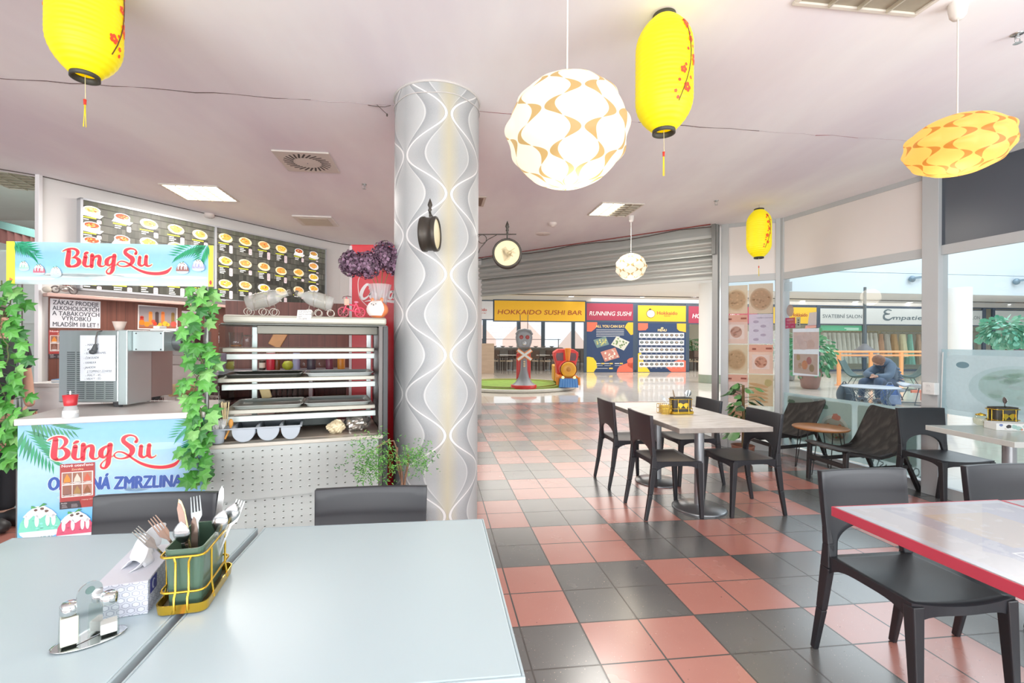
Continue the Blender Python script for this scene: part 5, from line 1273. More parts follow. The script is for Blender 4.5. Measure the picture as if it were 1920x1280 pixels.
louvre('ceiling_light','bright louvred ceiling light in front of the menu board',ctr([(303,343),(405,348),(443,377),(352,373)]),GY,.52,.50,[(-.26,.26,True)])
louvre('ceiling_light','half lit louvred ceiling light near the smallest round pendant lamp',ctr([(1098,403),(1138,378),(1208,380),(1170,405)]),GY,.46,.50,[(-.23,.03,True),(.031,.23,False)])
c=onz(1735,18,ZC); louvre('ceiling_light','unlit louvred ceiling light above the orange pendant lamp',V((c.x-.30,c.y-.32,ZC)),GY,.60,.60,[(-.3,.3,False)],(4,5))
t=louvre('ceiling_light','unlit louvred light in the room past the white wall post',V((-5.62,5.75,ZC)),.3,.9,.7,[(-.45,.45,False)],(5,6)); t.location.z=3.315
# swirl diffuser
c=ctr([(515,283),(620,284),(637,320),(533,318)]); t=thing('air_diffuser','square swirl air diffuser with radial slots in the ceiling near the column','air vent',(c.x,c.y,ZC-.001),GY)
mb=MB(); mb.box((-.23,-.23,-.014),(.23,.23,0)); mb.build('plate',mat('d8d2c8',.45,0,.02),t,bevel=.004)
mb=MB()
for k in range(26):
    a=2*pi*k/26; ca,sa=cos(a),sin(a); ca2,sa2=cos(a+.25),sin(a+.25); p=V((.115*ca,.115*sa,0)); q=V((.195*ca2,.195*sa2,0)); n=(q-p).normalized(); n=V((-n.y,n.x,0))*.0085
    mb.add([(p+n)+V((0,0,-.0146)),(q+n)+V((0,0,-.0146)),(q-n)+V((0,0,-.0146)),(p-n)+V((0,0,-.0146))],[(0,1,2,3)])
mb.build('slot_ring',mat('4c4a47',.8),t,recalc=False); mb=MB(); mb.lathe([(0,-.017),(.1,-.0145)],24,caps=False); mb.build('hub',mat('ded9d0',.45),t); mb=MB(); mb.ball((0,0,-.017),.006,8,6); mb.build('screw',mat('888888',.4,.6),t)
c=ctr([(537,398),(622,400),(650,425),(560,425)]); t=thing('ceiling_vent','square return air panel in the ceiling above the menu board end','air vent',(c.x,c.y,ZC-.001),GY)
mb=MB(); mb.box((-.24,-.24,-.02),(.24,.24,0)); mb.build('frame',mat('e4dfd8',.5),t,bevel=.006); mb=MB(); mb.box((-.18,-.18,-.026),(.18,.18,-.0205)); mb.build('panel',mat('cfc8b6',.5,0,.04),t,bevel=.003)
c=onz(906,376,ZC); t=thing('ceiling_vent','small brown ceiling vent peeking from behind the column','air vent',(c.x-.14,c.y,ZC-.001),GY); mb=MB(); mb.box((-.16,-.18,-.012),(.16,.18,0)); mb.build('frame',mat('c9bcae',.5),t,bevel=.003); mb=MB(); mb.box((-.13,-.15,-.0128),(.13,.15,-.0122)); mb.build('grille',mat('7a6250',.7,0,.2,60.),t)
c=onz(888,430,ZC)
for nm,lab,x_,y_,pf in (('smoke_detector','white smoke detector on the ceiling beyond the hanging clock',1036,418,[(.055,0),(.055,-.02),(.035,-.035),(.02,-.05),(0,-.052)]),('loudspeaker','flat round ceiling loudspeaker beyond the hanging clock',1018,438,[(.11,0),(.10,-.008),(0,-.010)]),('smoke_detector','white detector on the ceiling edge above the menu board',392,401,[(.06,0),(.06,-.03),(.04,-.05),(0,-.052)])):
    c=onz(x_,y_,ZC); t=thing(nm,lab,nm.replace('_',' '),(c.x,c.y,ZC)); mb=MB(); mb.lathe(pf,24); mb.build('housing',mat('e3dad2',.5,0,.02),t); mb=MB(); mb.lathe([(pf[-1][0]+.012,pf[-1][1]-.001),(0,pf[-1][1]-.004)],12); mb.build('cap',mat('b5ada6',.5),t)
for x_,y_,lab in ((683,345,'fire sprinkler head on the ceiling between diffuser and column'),(1343,376,'fire sprinkler head on the ceiling near the corner lantern'),(1908,63,'fire sprinkler head on the ceiling at the frame edge')):
    c=onz(x_,y_,ZC); t=thing('sprinkler',lab,'sprinkler',(c.x,c.y,ZC)); mb=MB(); mb.lathe([(.025,0),(.025,-.004),(0,-.004)],14); mb.build('escutcheon',STEEL,t); mb=MB(); mb.tube([(0,0,-.004),(0,0,-.02)],.007,8); mb.tube([(-.012,0,-.02),(-.012,0,-.04),(0,0,-.048),(.012,0,-.04),(.012,0,-.02)],.003,6,True); mb.lathe([(.018,-.049),(0,-.050)],12); mb.build('nozzle',STEEL,t)
# loose wires at the column top
a=onz(690,196,ZC); mb=MB(); b_=onz(738,192,ZC)
mb.tube([tuple(v) for v in (a+V((0,0,-.004)),a.lerp(b_,.4)+V((0,0,-.02)),a.lerp(b_,.7)+V((0,-.02,-.035)),b_+V((-.02,0,-.02)))],.002,5)
mb.tube([tuple(v) for v in (a.lerp(b_,.35)+V((0,0,-.006)),a.lerp(b_,.6)+V((0,0,-.05)),a.lerp(b_,.75)+V((0,0,-.075)))],.002,5); mb.ball(tuple(a.lerp(b_,.75)+V((0,0,-.08))),(.006,.006,.011),8,6)
setp(mb.build('loose_cable',mat('4b4038',.7)),'loose dark cable ends dangling from the ceiling seam beside the column','cable')
# ---- paper lanterns
m,nt,b=newmat('yellow_paper'); vec,x,y,z=coords(nt); base=mixc(nt,noise(nt,vec,12.),'f2dc00','fbe800'); nt.links.new(base,b.inputs['Base Color']); nt.links.new(base,b.inputs['Emission Color']); b.inputs['Emission Strength'].default_value=.25; b.inputs['Roughness'].default_value=.55; YP=m
BK=mat('35352c',.5); RB=mat('e2421c',.5,0,.06,30.,emit=.25); BR2=mat('5a3418',.6)
def lantern(label,px_,py_,Y,h,r,seed,fa=0.):
    c=at(px_,py_,Y); t=thing('paper_lantern',label,'paper lantern',c,0,'yellow paper lanterns')
    P=[]; N=26
    def rad(f): 
        q=abs(f-.5)*2; return r*(1-.62*max(0,(q-.42)/.58)**2.3)
    for k in range(N):
        for j in range(4): f=(k+j/4)/N; P.append((rad(f)-.0028*(1-sin(pi*j/4)) ,-h/2+h*f))
    P.append((rad(1.),h/2)); mb=MB(); mb.lathe(P,44,caps=False); sh=mb.build('shade',YP,t)
    for s,nm in ((-1,'bottom_ring'),(1,'top_ring')):
        R=rad(0)+.002; z0=s*h/2; mb=MB(); mb.lathe([(R-.008,z0-s*.012),(R,z0-s*.014),(R+.001,z0+s*.014),(R-.006,z0+s*.014),(R-.008,z0-s*.012)],32,caps=False); mb.build(nm,BK,t)
    mb=MB(); mb.tube([(-.03,0,h/2+.012),(0,0,h/2+.035),(.03,0,h/2+.012)],.0015,5); top=ZC-c.z; mb.tube([(0,0,h/2+.03),(0,0,top)],.0012,5); mb.build('hanger',mat('8a857a',.4,.6),t)
    # blossom branches on both sides
    for side,a0 in enumerate((fa,fa+pi)):
        rnd=random.Random(seed+side); mb=MB(); mb.cur=0
        def S(a,z,off=.0022): R=rad((z+h/2)/h)+off; return V((R*cos(a),R*sin(a),z))
        def flower(a,z,s):
            for k in range(5):
                an=2*pi*k/5+rnd.random()*.2; pts=[]
                for j in range(7):
                    bt=2*pi*j/7; dx=s*(.55*cos(an)+.42*cos(bt)); dz=s*(.55*sin(an)+.42*sin(bt)); pts.append(S(a+dx/r,z+dz))
                mb.add(pts,[tuple(range(7))])
        mb.cur=1; br=[]
        for k in range(9): f=k/8; br.append(S(a0+.28*sin(f*4)-.15,h*(.36-.7*f),.0026))
        mb.tube(br,.0022,5); mb.cur=0
        for k in range(15):
            f=(k+.5)/15; z=h*(.36-.7*f); a=a0+.28*sin(f*4)-.15+rnd.uniform(-.28,.28)
            if k%3==0: flower(a,z,rnd.uniform(.017,.026))
            elif k%3==1: flower(a,z,rnd.uniform(.008,.012))
            else: mb.add([S(a+.008*cos(q)/r,z+.008*sin(q)) for q in [j*pi/4 for j in range(8)]],[tuple(range(8))])
        mb.build('blossom_print',[RB,BR2],t,recalc=False)
    mb=MB(); mb.tube([(0,0,-h/2+.02),(.002,0,-h/2-.10)],.0012,5); mb.build('cord',mat('e8dca0',.7),t)
    mb=MB(); mb.lathe([(.005,-h/2-.122),(.006,-h/2-.10),(0,-h/2-.098)],10); mb.build('bead',mat('d8301f',.4),t)
    mb=MB()
    for k in range(5): mb.tube([(.002*cos(k),.002*sin(k),-h/2-.12),(.005*cos(k*1.3),.004*sin(k*2),-h/2-.215)],.0014,4)
    mb.build('tassel',mat('e8d21f',.7),t)
    return t
lantern('yellow paper lantern with red blossoms, cut by the frame edge above the stand',160,22,1.97,.54,.130,1,.30)
lantern('yellow paper lantern with red blossoms beside the big cream pendant lamp',1245,140,2.24,.54,.132,5,-1.0)
lantern('small-looking yellow paper lantern hanging in the glazed corner by the shutter',1423,438,5.35,.54,.130,9,-1.2)
# ---- pendant lamps with swirl shades
def swirl(c0,c1,e,k=10,rows=9):
    m,nt,b=newmat('swirl_shade'); vec,x,y,z=coords(nt)
    u=y.op('ARCTAN2',x)*(k/pi)           # 2k half-waves
    lat=z.op('ARCSINE'); a=(lat*(rows*1.)).cos()
    def fam(sh,sg):
        d=(u+sh).wrap(2.,-2.)
        q=(d/(a*sg+ .0001))
        return (q.gt(.36))*(q.lt(.92))*(a.abs().gt(.08))*(d.abs().lt(.97))
    cres=fam(0.,1.).max(fam(2.,-1.)) .max(fam(1.,-1.)*0.)
    base=mixc(nt,cres,c0,c1); nt.links.new(mixc(nt,.6,base,'000000'),b.inputs['Base Color']); nt.links.new(base,b.inputs['Emission Color']); b.inputs['Emission Strength'].default_value=e; b.inputs['Roughness'].default_value=.6
    return m
SW1=swirl('fff3d6','c6a060',.80); SW2=swirl('fbbf55','cf7f28',.90)
def pendant(label,px_,py_,Y,R,flat_,m,zt=ZC,seed=0):
    c=at(px_,py_,Y); t=thing('pendant_lamp',label,'pendant lamp',c,seed,'swirl pendant lamps')
    # bumpy globe: unit sphere coordinates are kept for the shade pattern by scaling the object
    def fn(u,v):
        th=pi*v; ph=2*pi*u; bump=1+.075*max(0,cos(5*ph+(0 if int(v*9)%2 else pi)))*sin(th)*abs(sin(9*th))
        return V((sin(th)*cos(ph)*bump,sin(th)*sin(ph)*bump,-cos(th)))
    mb=MB(); mb.grid(fn,160,108,True); o=mb.build('shade',m,t,recalc=False); o.scale=(R,R,R*flat_)
    top=zt-c.z; mb=MB(); mb.tube([(0,0,R*flat_*.98),(0,0,top-.06)],.0028,6); mb.build('cord',mat('e6e2da',.6),t)
    mb=MB(); mb.lathe([(.035,top),(.036,top-.02),(.030,top-.06),(.020,top-.075),(.006,top-.078),(0,top-.078)],24); mb.build('ceiling_cup',mat('eae6e0',.5),t)
    mb=MB(); mb.lathe([(R*.16,R*flat_*.985),(R*.3,R*flat_*.955)],24,caps=False); mb.build('top_ring',mat('f4ecd4',.5),t)
    return t
pendant('big round cream swirl-shade pendant lamp, brightest, beside the yellow lantern',1063,249,1.60,.200,.93,SW1,seed=.1)
pendant('orange-glowing flattened swirl-shade pendant lamp near the dark upper panel',1795,273,2.16,.190,.70,SW2,seed=.2)
pendant('tiny-looking cream swirl-shade pendant lamp hanging before the roller shutter',1183,500,5.84,.182,.92,SW1,seed=.3)
# ---- station clocks on the column
BKM=mat('3b3630',.45,.5,.06,20.); CF=mat('ddd0a2',.4,0,.05,30.)
def clockbody(t,c,fd,R,th,face=CF):
    fd=V(fd).normalized(); q=V((0,0,1)).rotation_difference(fd).to_matrix().to_4x4(); M=Matrix.Translation(c)@q
    mb=MB(); mb.M=M; mb.lathe([(0,-th/2),(R*.97,-th/2),(R,-th/2+.006),(R,-th*.25),(R*.94,-th*.22),(R*.94,th*.22),(R,th*.25),(R,th/2-.006),(R*.97,th/2),(R*.86,th/2),(R*.85,th/2-.008),(0,th/2-.008)],40); mb.build('case',BKM,t,True)
    mb=MB(); mb.M=M; mb.lathe([(R*.85,th/2-.0065),(0,th/2-.0065)],40,caps=False); fo=mb.build('face',face,t,True)
    return M
def finial(t,p,name='finial'):
    mb=MB(); mb.M=Matrix.Translation(p); mb.lathe([(.008,0),(.006,.012),(.011,.02),(.007,.03),(.014,.045),(.010,.06),(.004,.075),(0,.085)],12); mb.build(name,BKM,t,True)
mA=bpy.data.materials.new
t=thing('wall_clock','round double-sided black clock seen edge-on, bracketed to the column front','clock',at(806,438,2.58))
c=at(806,439,2.58); M=clockbody(t,c,(.97,-.12,0),.096,.088)
finial(t,c+V((0,0,.115)))
mb=MB(); mb.tube([tuple(c+V((0,0,.096))),tuple(c+V((0,0,.12)))],.006,8); mb.tube([tuple(c+V((0,-.05,.118))),tuple(c+V((.005,.235,.118)))],.005,8); mb.tube([tuple(c+V((.0,.20,-.05))),tuple(c+V((0,.16,.05))),tuple(c+V((0,.1,.112)))],.004,8); mb.build('bracket',BKM,t,True)
t=thing('wall_clock','round black clock with cream face hanging on a scroll bracket off the column','clock',at(950,476,3.08))
c=at(951,476,3.08); M=clockbody(t,c,(-.06,-1,0),.097,.075)
mb=MB(); mb.M=M; z_=.075/2-.006
rnd=random.Random(3)
for k in range(6): mb.add([(.05*cos(a)*s+rnd.uniform(-.02,.02),.03*sin(a)*s+rnd.uniform(-.03,.03),z_) for a,s in [(j*pi/5,rnd.uniform(.5,1)) for j in range(10)]],[tuple(range(10))]) if k<3 else None
mb.build('face_pattern',mat('c7b58a',.5),t,True,recalc=False)
mb=MB(); mb.M=M
for an,l in ((-.6,.045),(.5,.06)): mb.bar((0,0,z_+.001),(l*cos(an),l*sin(an),z_+.001),.004,.001,.002,.001)
mb.build('clock_hand',mat('8b7a4c',.5),t,True)
finial(t,c+V((0,0,.135)))
W=c+V((0,0,.13)); mb=MB(); mb.tube([tuple(c+V((0,0,.095))),tuple(c+V((0,0,.14)))],.005,8); mb.tube([tuple(W+V((-.20,.02,.002))),tuple(W+V((.06,0,0)))],.004,8)
mb.tube([tuple(W+V((-.165+.028*cos(a),.01,-.03+.028*sin(a)))) for a in [k*2*pi/20 for k in range(20)]],.0025,6,True)
mb.tube([tuple(v) for v in (W+V((-.2,.02,-.15)),W+V((-.18,.02,-.09)),W+V((-.13,.01,-.035)),W+V((-.07,0,-.004)))],.003,6)
for s in (-1,1): mb.tube([tuple(W+V((s*x_,0,z_))) for x_,z_ in ((.0,-.03),(.015,-.028),(.026,-.036),(.022,-.046),(.014,-.042))],.0025,6)
mb.build('bracket',BKM,t,True)
# ---- roller shutter
sh=thing('roller_shutter','half-raised corrugated grey steel roller shutter over the mall entrance','roller shutter',(SHR+shd*2.4).to_tuple())
sn=V((-shd.y,shd.x,0)); 
if sn.y<0: sn=-sn
prof=[]; z=2.235
prof+= [(.0,z),(-.03,z+.004),(-.03,z+.03),(0,z+.035)]; z=2.285
def curve(z0,z1,dep,n=8): return [(-dep*sin(pi*k/n),z0+(z1-z0)*k/n) for k in range(n+1)]
for dz,dep in ((.085,.028),(.085,.028),(.085,.028)): prof+=curve(z,z+dz,dep); z+=dz+.004
prof+=[(-.02,z),(-.07,z+.005),(-.07,z+.018),(-.05,z+.03)]; z+=.04
for dz,dep in ((.085,.030),(.085,.030)): prof+=[(o_-.045,q_) for o_,q_ in curve(z,z+dz,dep)]; z+=dz+.006
prof+=[(-.05,z),(-.09,z+.01),(-.09,z+.05),(-.02,z+.055),(-.02,ZC-.002)]
mb=MB(); vs=[]
A_=SHR+shd*.06; B_=SHL
for o_,q_ in prof:
    for e in (A_,B_): p=e+sn*o_; vs.append((p.x,p.y,q_))
n=len(prof); mb.smooth=True; mb.add(vs,[(2*k,2*k+1,2*k+3,2*k+2) for k in range(n-1)]); mb.build('slat_curtain',GALV,sh,recalc=False)
for o in (bpy.data.objects[sh.children[0].name],):
    o.matrix_parent_inverse=wmat(sh).inverted(); md=o.modifiers.new('e','EDGE_SPLIT'); md.split_angle=radians(50)
mb=MB(); p=SHR+shd*.02-sn*.03; post(mb,p,.07,.10,shd,0,ZC); mb.build('guide_rail',mat('9a9c9a',.4,.5,.04),sh,True,bevel=.004)
mb=MB(); p=SHR+shd*.03-sn*.10; post(mb,p,.05,.05,shd,2.56,ZC); mb.build('bracket_plate',mat('7d7f7c',.45,.5),sh,True)
mb=MB(); a=SHR+shd*.06-sn*.05; b_=SHR+shd*6; mb.tube([tuple(V((v.x,v.y,ZC-.03+.02*sin(k*1.7)))-sn*.05) for k,v in enumerate([a.lerp(b_,k/14) for k in range(15)])],.006,6); mb.build('cable',mat('4a3a36',.7),sh,True)
mb=MB(); mb.tube([tuple(V((v.x,v.y,ZC-.006))-sn*.10) for v in (a,b_)],.008,5); struct(mb.build('trim_10',mat('8a3a34',.8)))
# ================================================================ WINDOW GRAPHICS, CADDIES, TABLE THINGS
WPM=printmat('window',.5,trans=.6,alpha=.10); FILM=printmat('film',.5,trans=.6,alpha=.16)
def wprint(p,q,off=.012):
    u=(q-p).normalized(); n=V((u.y,-u.x,0)); return Print(p+n*off,u,n=n,step=.0006)
def food(pr,a0,b0,a1,b1,bg,plate,fc,style,rnd):
    w=a1-a0; h=b1-b0; pr.clip=(a0,b0,a1,b1); pr.rect(a0,b0,a1,b1,bg); pr.L+=1; cx,cy=(a0+a1)/2,(b0+b1)/2
    if style=='full':
        pr.ell(cx,cy-.02*h,w*.46,h*.38,plate,n=26); pr.L+=1; pr.ell(cx,cy-.02*h,w*.40,h*.32,fc,n=24)
    elif style=='header':
        pr.rect(a0,b1-h*.25,a1,b1,'e8b9a6'); pr.rect(a0+w*.14,b0+h*.16,a0+w*.86,b0+h*.66,'eee6e2'); pr.L+=1; pr.ell(cx,cy-.1*h,w*.26,h*.2,fc,n=18); pr.rect(a0+w*.14,b1-h*.18,a0+w*.3,b1-h*.12,'a5685c'); pr.rect(a0+w*.7,b1-h*.16,a0+w*.95,b1-h*.1,'a5685c')
    elif style=='rolls':
        for k in range(5): pr.ell(cx-.1*w,b0+h*(.18+.12*k),w*.42,h*.055,jit('cfae84',.06,rnd),rot=-.2)
        pr.L+=1; pr.ell(a1-w*.2,b1-h*.25,w*.16,h*.12,'c9c08a')
    elif style=='list':
        pr.text('MIXED MENU',a0+w*.94,b1-h*.15,h*.045,'b3a7bb',align='r',w=w*.6,mirror=True,bold=.01)
        for k in range(5): pr.ell(a0+w*(.3+.3*(k%2)),b0+h*(.14+.15*k),w*.12,h*.05,'bdb2c2')
    pr.L+=1
    if style in('full','header'):
        for k in range(26):
            a=rnd.uniform(0,6.28); r=rnd.random()**.5; kx=.36 if style=='full' else .22; ky=.28 if style=='full' else .16
            pr.blob(cx+r*kx*w*cos(a),cy-(.02 if style=='full' else .1)*h+r*ky*h*sin(a),w*.05,h*.03,jit(fc,.13,rnd),n=6,rnd=rnd)
    pr.L=0; pr.clip=None
rows=[((1359.3,535,1401.8,588),'full','d9c2a4','e2d2b4','cfae8a','tan bowl of soup'),((1404,531.5,1449.5,587.5),'full','d6c0a6','b9a08c','c9a07c','brown bowl of noodles'),((1359.3,590,1401.8,644),'header','dfbcae','eee6e2','a98a78','dark salad plate under a pink band'),((1404,588.5,1449.5,644),'list','cfc6d6','','','lilac text list'),((1359.3,646,1401.8,700),'full','d3bc9c','dccbb0','d1b084','round of dumplings'),((1404,646,1449.5,700.5),'header','e6bda9','eee6e2','c08a6a','white dish with orange food'),((1359.3,702,1401.8,755),'header','e2bcb0','eee6e2','b5a0a0','pale square dish, lowest but one'),((1404,702.5,1449.5,760.5),'rolls','c9ae88','','','spring rolls'),((1359.3,757,1401.8,806),'full','dcbea2','e4d2c0','cfa684','food behind the climbing plant')]
rnd=random.Random(11)
for (x0,y0,x1,y1),stl,bg,plt,fc,lab in rows:
    pr=wprint(S0,W0); a0,_=pr.px(x0,(y0+y1)/2); a1,_=pr.px(x1,(y0+y1)/2); b0=pr.px((x0+x1)/2,y1)[1]; b1=pr.px((x0+x1)/2,y0)[1]
    mixh=lambda h: tuple(.68*p_+.32*q_ for p_,q_ in zip(C(bg),C(h)))
    food(pr,a0,b0,a1,b1,bg,mixh(plt or bg),mixh(fc or bg),stl,rnd); setp(pr.build('food_poster',WPM),'faded food poster on the narrow glass pane showing '+lab,'poster','food posters on the narrow pane')
# bay two: hanging double poster, stickers, film
pr=wprint(W0,W1); q=[(1486.5,616),(1536,615),(1535.5,705.5),(1486.5,703)]
pr.qpx(q[::-1],'dfe0e6'); pr.L+=1; pr.qpx([(1487.5,655),(1535,654.5),(1536,622),(1487.5,622.5)],'cdb3a8'); pr.qpx([(1488.5,698.5),(1533,703),(1533.5,664),(1488.5,663)],'b9a090'); pr.L+=1
for x,y,r,c in ((1500,637,9,'e2d8d8'),(1515,632,8,'e6dcda'),(1520,645,8,'dccbc4'),(1507,648,8,'e4dad8')): a=pr.px(x,y); pr.ell(a[0],a[1],r/150,r/150,c)
for x,y,r,c in ((1509,684,6,'dba07c'),(1517,676,5,'c08a88'),(1497,670,4,'c7b78e'),(1500,685,4,'c9b29c'),(1522,690,5,'ab9a7e')): a=pr.px(x,y); pr.ell(a[0],a[1],r/150,r/110,c)
setp(pr.build('food_poster',WPM),'long white sheet with two faded food pictures taped to the wide glass pane','poster')
def stick(name,label,cat,fn,off=.013): pr=wprint(W0,W1,off); fn(pr); return setp(pr.build(name,WPM),label,cat)
def f_(pr): a=pr.px(1481.5,582); pr.ell(a[0],a[1],.052,.075,'a1887e',n=28)
stick('round_sticker','round brown sticker high on the wide glass pane','sticker',f_)
def f_(pr):
    pr.qpx([(1472.5,616),(1491,614.5),(1491,594.5),(1472.5,596)],'a52a52'); pr.L+=1; a=pr.px(1475,600); pr.rrect(a[0],a[1]-.01,a[0]+.1,a[1]+.01,.008,'d9a6b6'); pr.tpx('Foodora',1475,607.5,1488,606.5,.02,'e9c3cf'); pr.qpx([(1473.5,614),(1478,613.5),(1478,610.5),(1473.5,611)],'d9a6b6'); pr.qpx([(1483,613.5),(1488,613),(1488,610),(1483,610.5)],'c98aa2')
stick('maroon_sticker','square maroon delivery sticker on the wide glass pane beside the corner post','sticker',f_)
def f_(pr):
    pr.qpx([(1492.5,614.5),(1500.5,614),(1501,594),(1493,594.5)],'9a9d90'); pr.L+=1
    for k in range(3): a=pr.px(1497,600+4.3*k); pr.ell(a[0],a[1],.012,.010,'4a4d4a')
stick('small_sign','small grey sign with three dots next to the maroon sticker','sign',f_)
def f_(pr):
    pr.qpx([(1514,611.5),(1530.5,611),(1531.5,584.5),(1517.5,586)],'c5b8ba'); pr.qpx([(1509,616),(1530.5,614),(1530.5,609),(1510.5,610)],'efaa9a')
stick('card_holder','grey card with pink foot stuck above the long food poster','card',f_,.015)
def f_(pr): pr.qpx([(1471,546),(1485.5,545),(1485.5,527.5),(1471,530)],'b7c3c8')
stick('glass_tag','pale square tag in the upper corner of the wide glass pane','tag',f_)
# printed film on the lower wide pane
pr=wprint(W0,W1,.010); L_=(W1-W0).length; z0,z1=.12,.765
pr.rect(.055,z0,L_-.055,z1,'afc6c4'); pr.L+=1
rnd=random.Random(5)
for a0,a1,fc in ((.10,.47,'d8c9b8'),(.52,.93,'b5b4a8'),(.98,L_-.13,'c2b09a')):
    pr.rrect(a0,.20,a1,.735,.03,'c9d6d2'); pr.L+=1; pr.rrect(a0+.008,.208,a1-.008,.727,.026,'b2c2ba'); pr.L+=1
    cx=(a0+a1)/2; pr.ell(cx,.42,.17,.16,'d9dcd4',n=26); pr.L+=1; pr.ell(cx,.42,.14,.125,fc,n=24); pr.L+=1
    for k in range(30): a=rnd.uniform(0,6.28); r=rnd.random()**.5*.12; pr.blob(cx+r*cos(a),.42+r*sin(a)*.9,.018,.014,rnd.choice(('c98a70','a8946a','d6c48a','8f9a70','d9a090','b7b0a0')),n=6,rnd=rnd)
    pr.blob(cx-.12,.66,.05,.03,'6f8a78',rnd=rnd); pr.blob(cx+.02,.56,.05,.04,'d98f7e',rnd=rnd); pr.L-=4
pr.L=6
pr.tpx('FAST FOOD',1604,851,1668,887,.075,'c9d6d6',mirror=True,bold=.03)
pr.tpx('Phở bò',1672,853,1704,866,.05,'d6cf9a',mirror=True,bold=.01)
pr.tpx('CO',1711,890,1735,900,.085,'dbe6e6',mirror=True,bold=.03)
setp(pr.build('window_film',FILM),'frosted teal film with food pictures along the bottom of the wide glass pane','window film')
pr=wprint(W1,W2,.010); L_=(W2-W1).length; pr.rect(.06,.757,L_-.06,1.335,'bdd6da'); pr.L+=1; pr.rrect(.105,.80,1.25,1.285,.05,'e6f1f3'); pr.L+=1
pr.ell(.62,1.02,.34,.19,'d9e9ea',n=30); pr.L+=1; pr.ell(.62,1.04,.27,.145,'d0e5e0',n=28); pr.ell(.235,1.20,.05,.028,'86a2ac',n=20); pr.L+=1
for k in range(22): a=rnd.uniform(0,6.28); r=rnd.random()**.5; pr.blob(.62+r*.24*cos(a),1.05+r*.12*sin(a),.05,.02,rnd.choice(('c3ddd4','d6e8e4','cbe4da','dbeaea')),n=7,rnd=rnd)
setp(pr.build('window_film',FILM),'frosted pale blue film panel on the glass behind the small white table','window film')
# socket and conduit on the window post
d=(W0-W1).normalized(); n=V((-d.y,d.x,0)); p=at(1745,728,4.235)
t=thing('wall_socket','white double power socket on the aluminium window post','socket',p,atan2(n.y,n.x)+pi/2)
mb=MB(); mb.box((-.05,-.03,-.055),(.05,.03,.055)); mb.build('box',mat('e6e8e6',.4,0,.01),t,bevel=.006)
for z_ in (-.022,.024): mb=MB(); mb.M=Matrix.Translation((0,-.0305,z_))@Matrix.Rotation(pi/2,4,'X'); mb.lathe([(.020,0),(.018,.003),(.014,-.001),(0,-.001)],20); mb.cur=1; mb.cyl((-.007,0,-.0005),(-.007,0,.001),.0025,.0025,8); mb.cyl((.007,0,-.0005),(.007,0,.001),.0025,.0025,8); mb.build('outlet',[mat('dfe1df',.4),mat('333333',.6)],t)
mb=MB(); pts=[at(1765,745,4.2),at(1764,790,4.2),at(1760,830,4.21),at(1757,860,4.22)]; mb.tube([tuple(at(1768,660,4.19))]+[tuple(v) for v in pts],.005,6); setp(mb.build('conduit_cable',mat('d3d6d4',.5)),'thin pale cable running down the window post below the socket','cable')
# ---- climbing plant
px_=at(1393,800,5.35); t=thing('climbing_plant','green climbing plant on a moss pole in a pot before the food posters','potted plant',(px_.x,px_.y,0))
mb=MB(); mb.lathe([(.08,0),(.10,.02),(.12,.20),(.125,.215),(.112,.215),(.105,.19),(0,.19)],26); mb.build('pot',mat('8a5a48',.6,0,.08),t)
mb=MB(); mb.tube([(0,0,.19),(.005,0,.55),(0,0,.90)],.016,8); mb.build('moss_pole',mat('6b5636',.9,0,.25,50.),t)
PLV=[mat('3c6a34',.35,0,.15,20.),mat('4f8344',.35,0,.15,20.),mat('2f5630',.35,0,.15,20.)]
mb=MB(); rnd=random.Random(8)
def oval(mb,p,d,up,s):
    d=V(d).normalized(); sd=d.cross(V(up)).normalized(); nn=sd.cross(d); ring=[]
    for k in range(12):
        a=2*pi*k/12; x=.36*sin(a)*(1-.35*cos(a)); y=.5+.5*-cos(a); ring.append(V(p)+d*y*s+sd*x*s-nn*(abs(x)*.3+y*y*.25)*s)
    c=V(p)+d*.45*s+nn*.02*s; mb.add([c]+ring,[(0,1+k,1+(k+1)%12) for k in range(12)])
for k in range(46):
    f=k/46; z=.30+.62*f; a=rnd.uniform(0,6.28); sp=.03+.03*rnd.random(); p=V((.02*cos(a),.02*sin(a),z)); q=p+V((cos(a)*sp*2,sin(a)*sp*2,.02)); mb.cur=rnd.randrange(3)
    oval(mb,q,(cos(a),sin(a),rnd.uniform(-.9,.1)),(0,0,1),rnd.uniform(.09,.14)); mb.tube([p,q],.003,4,caps=False)
oval(mb,(.06,-.05,.50),(1,-.2,.05),(0,0,1),.20); oval(mb,(-.08,-.06,.42),(-.8,-.3,-.5),(0,0,1),.18)
mb.build('foliage',PLV,t,recalc=False)
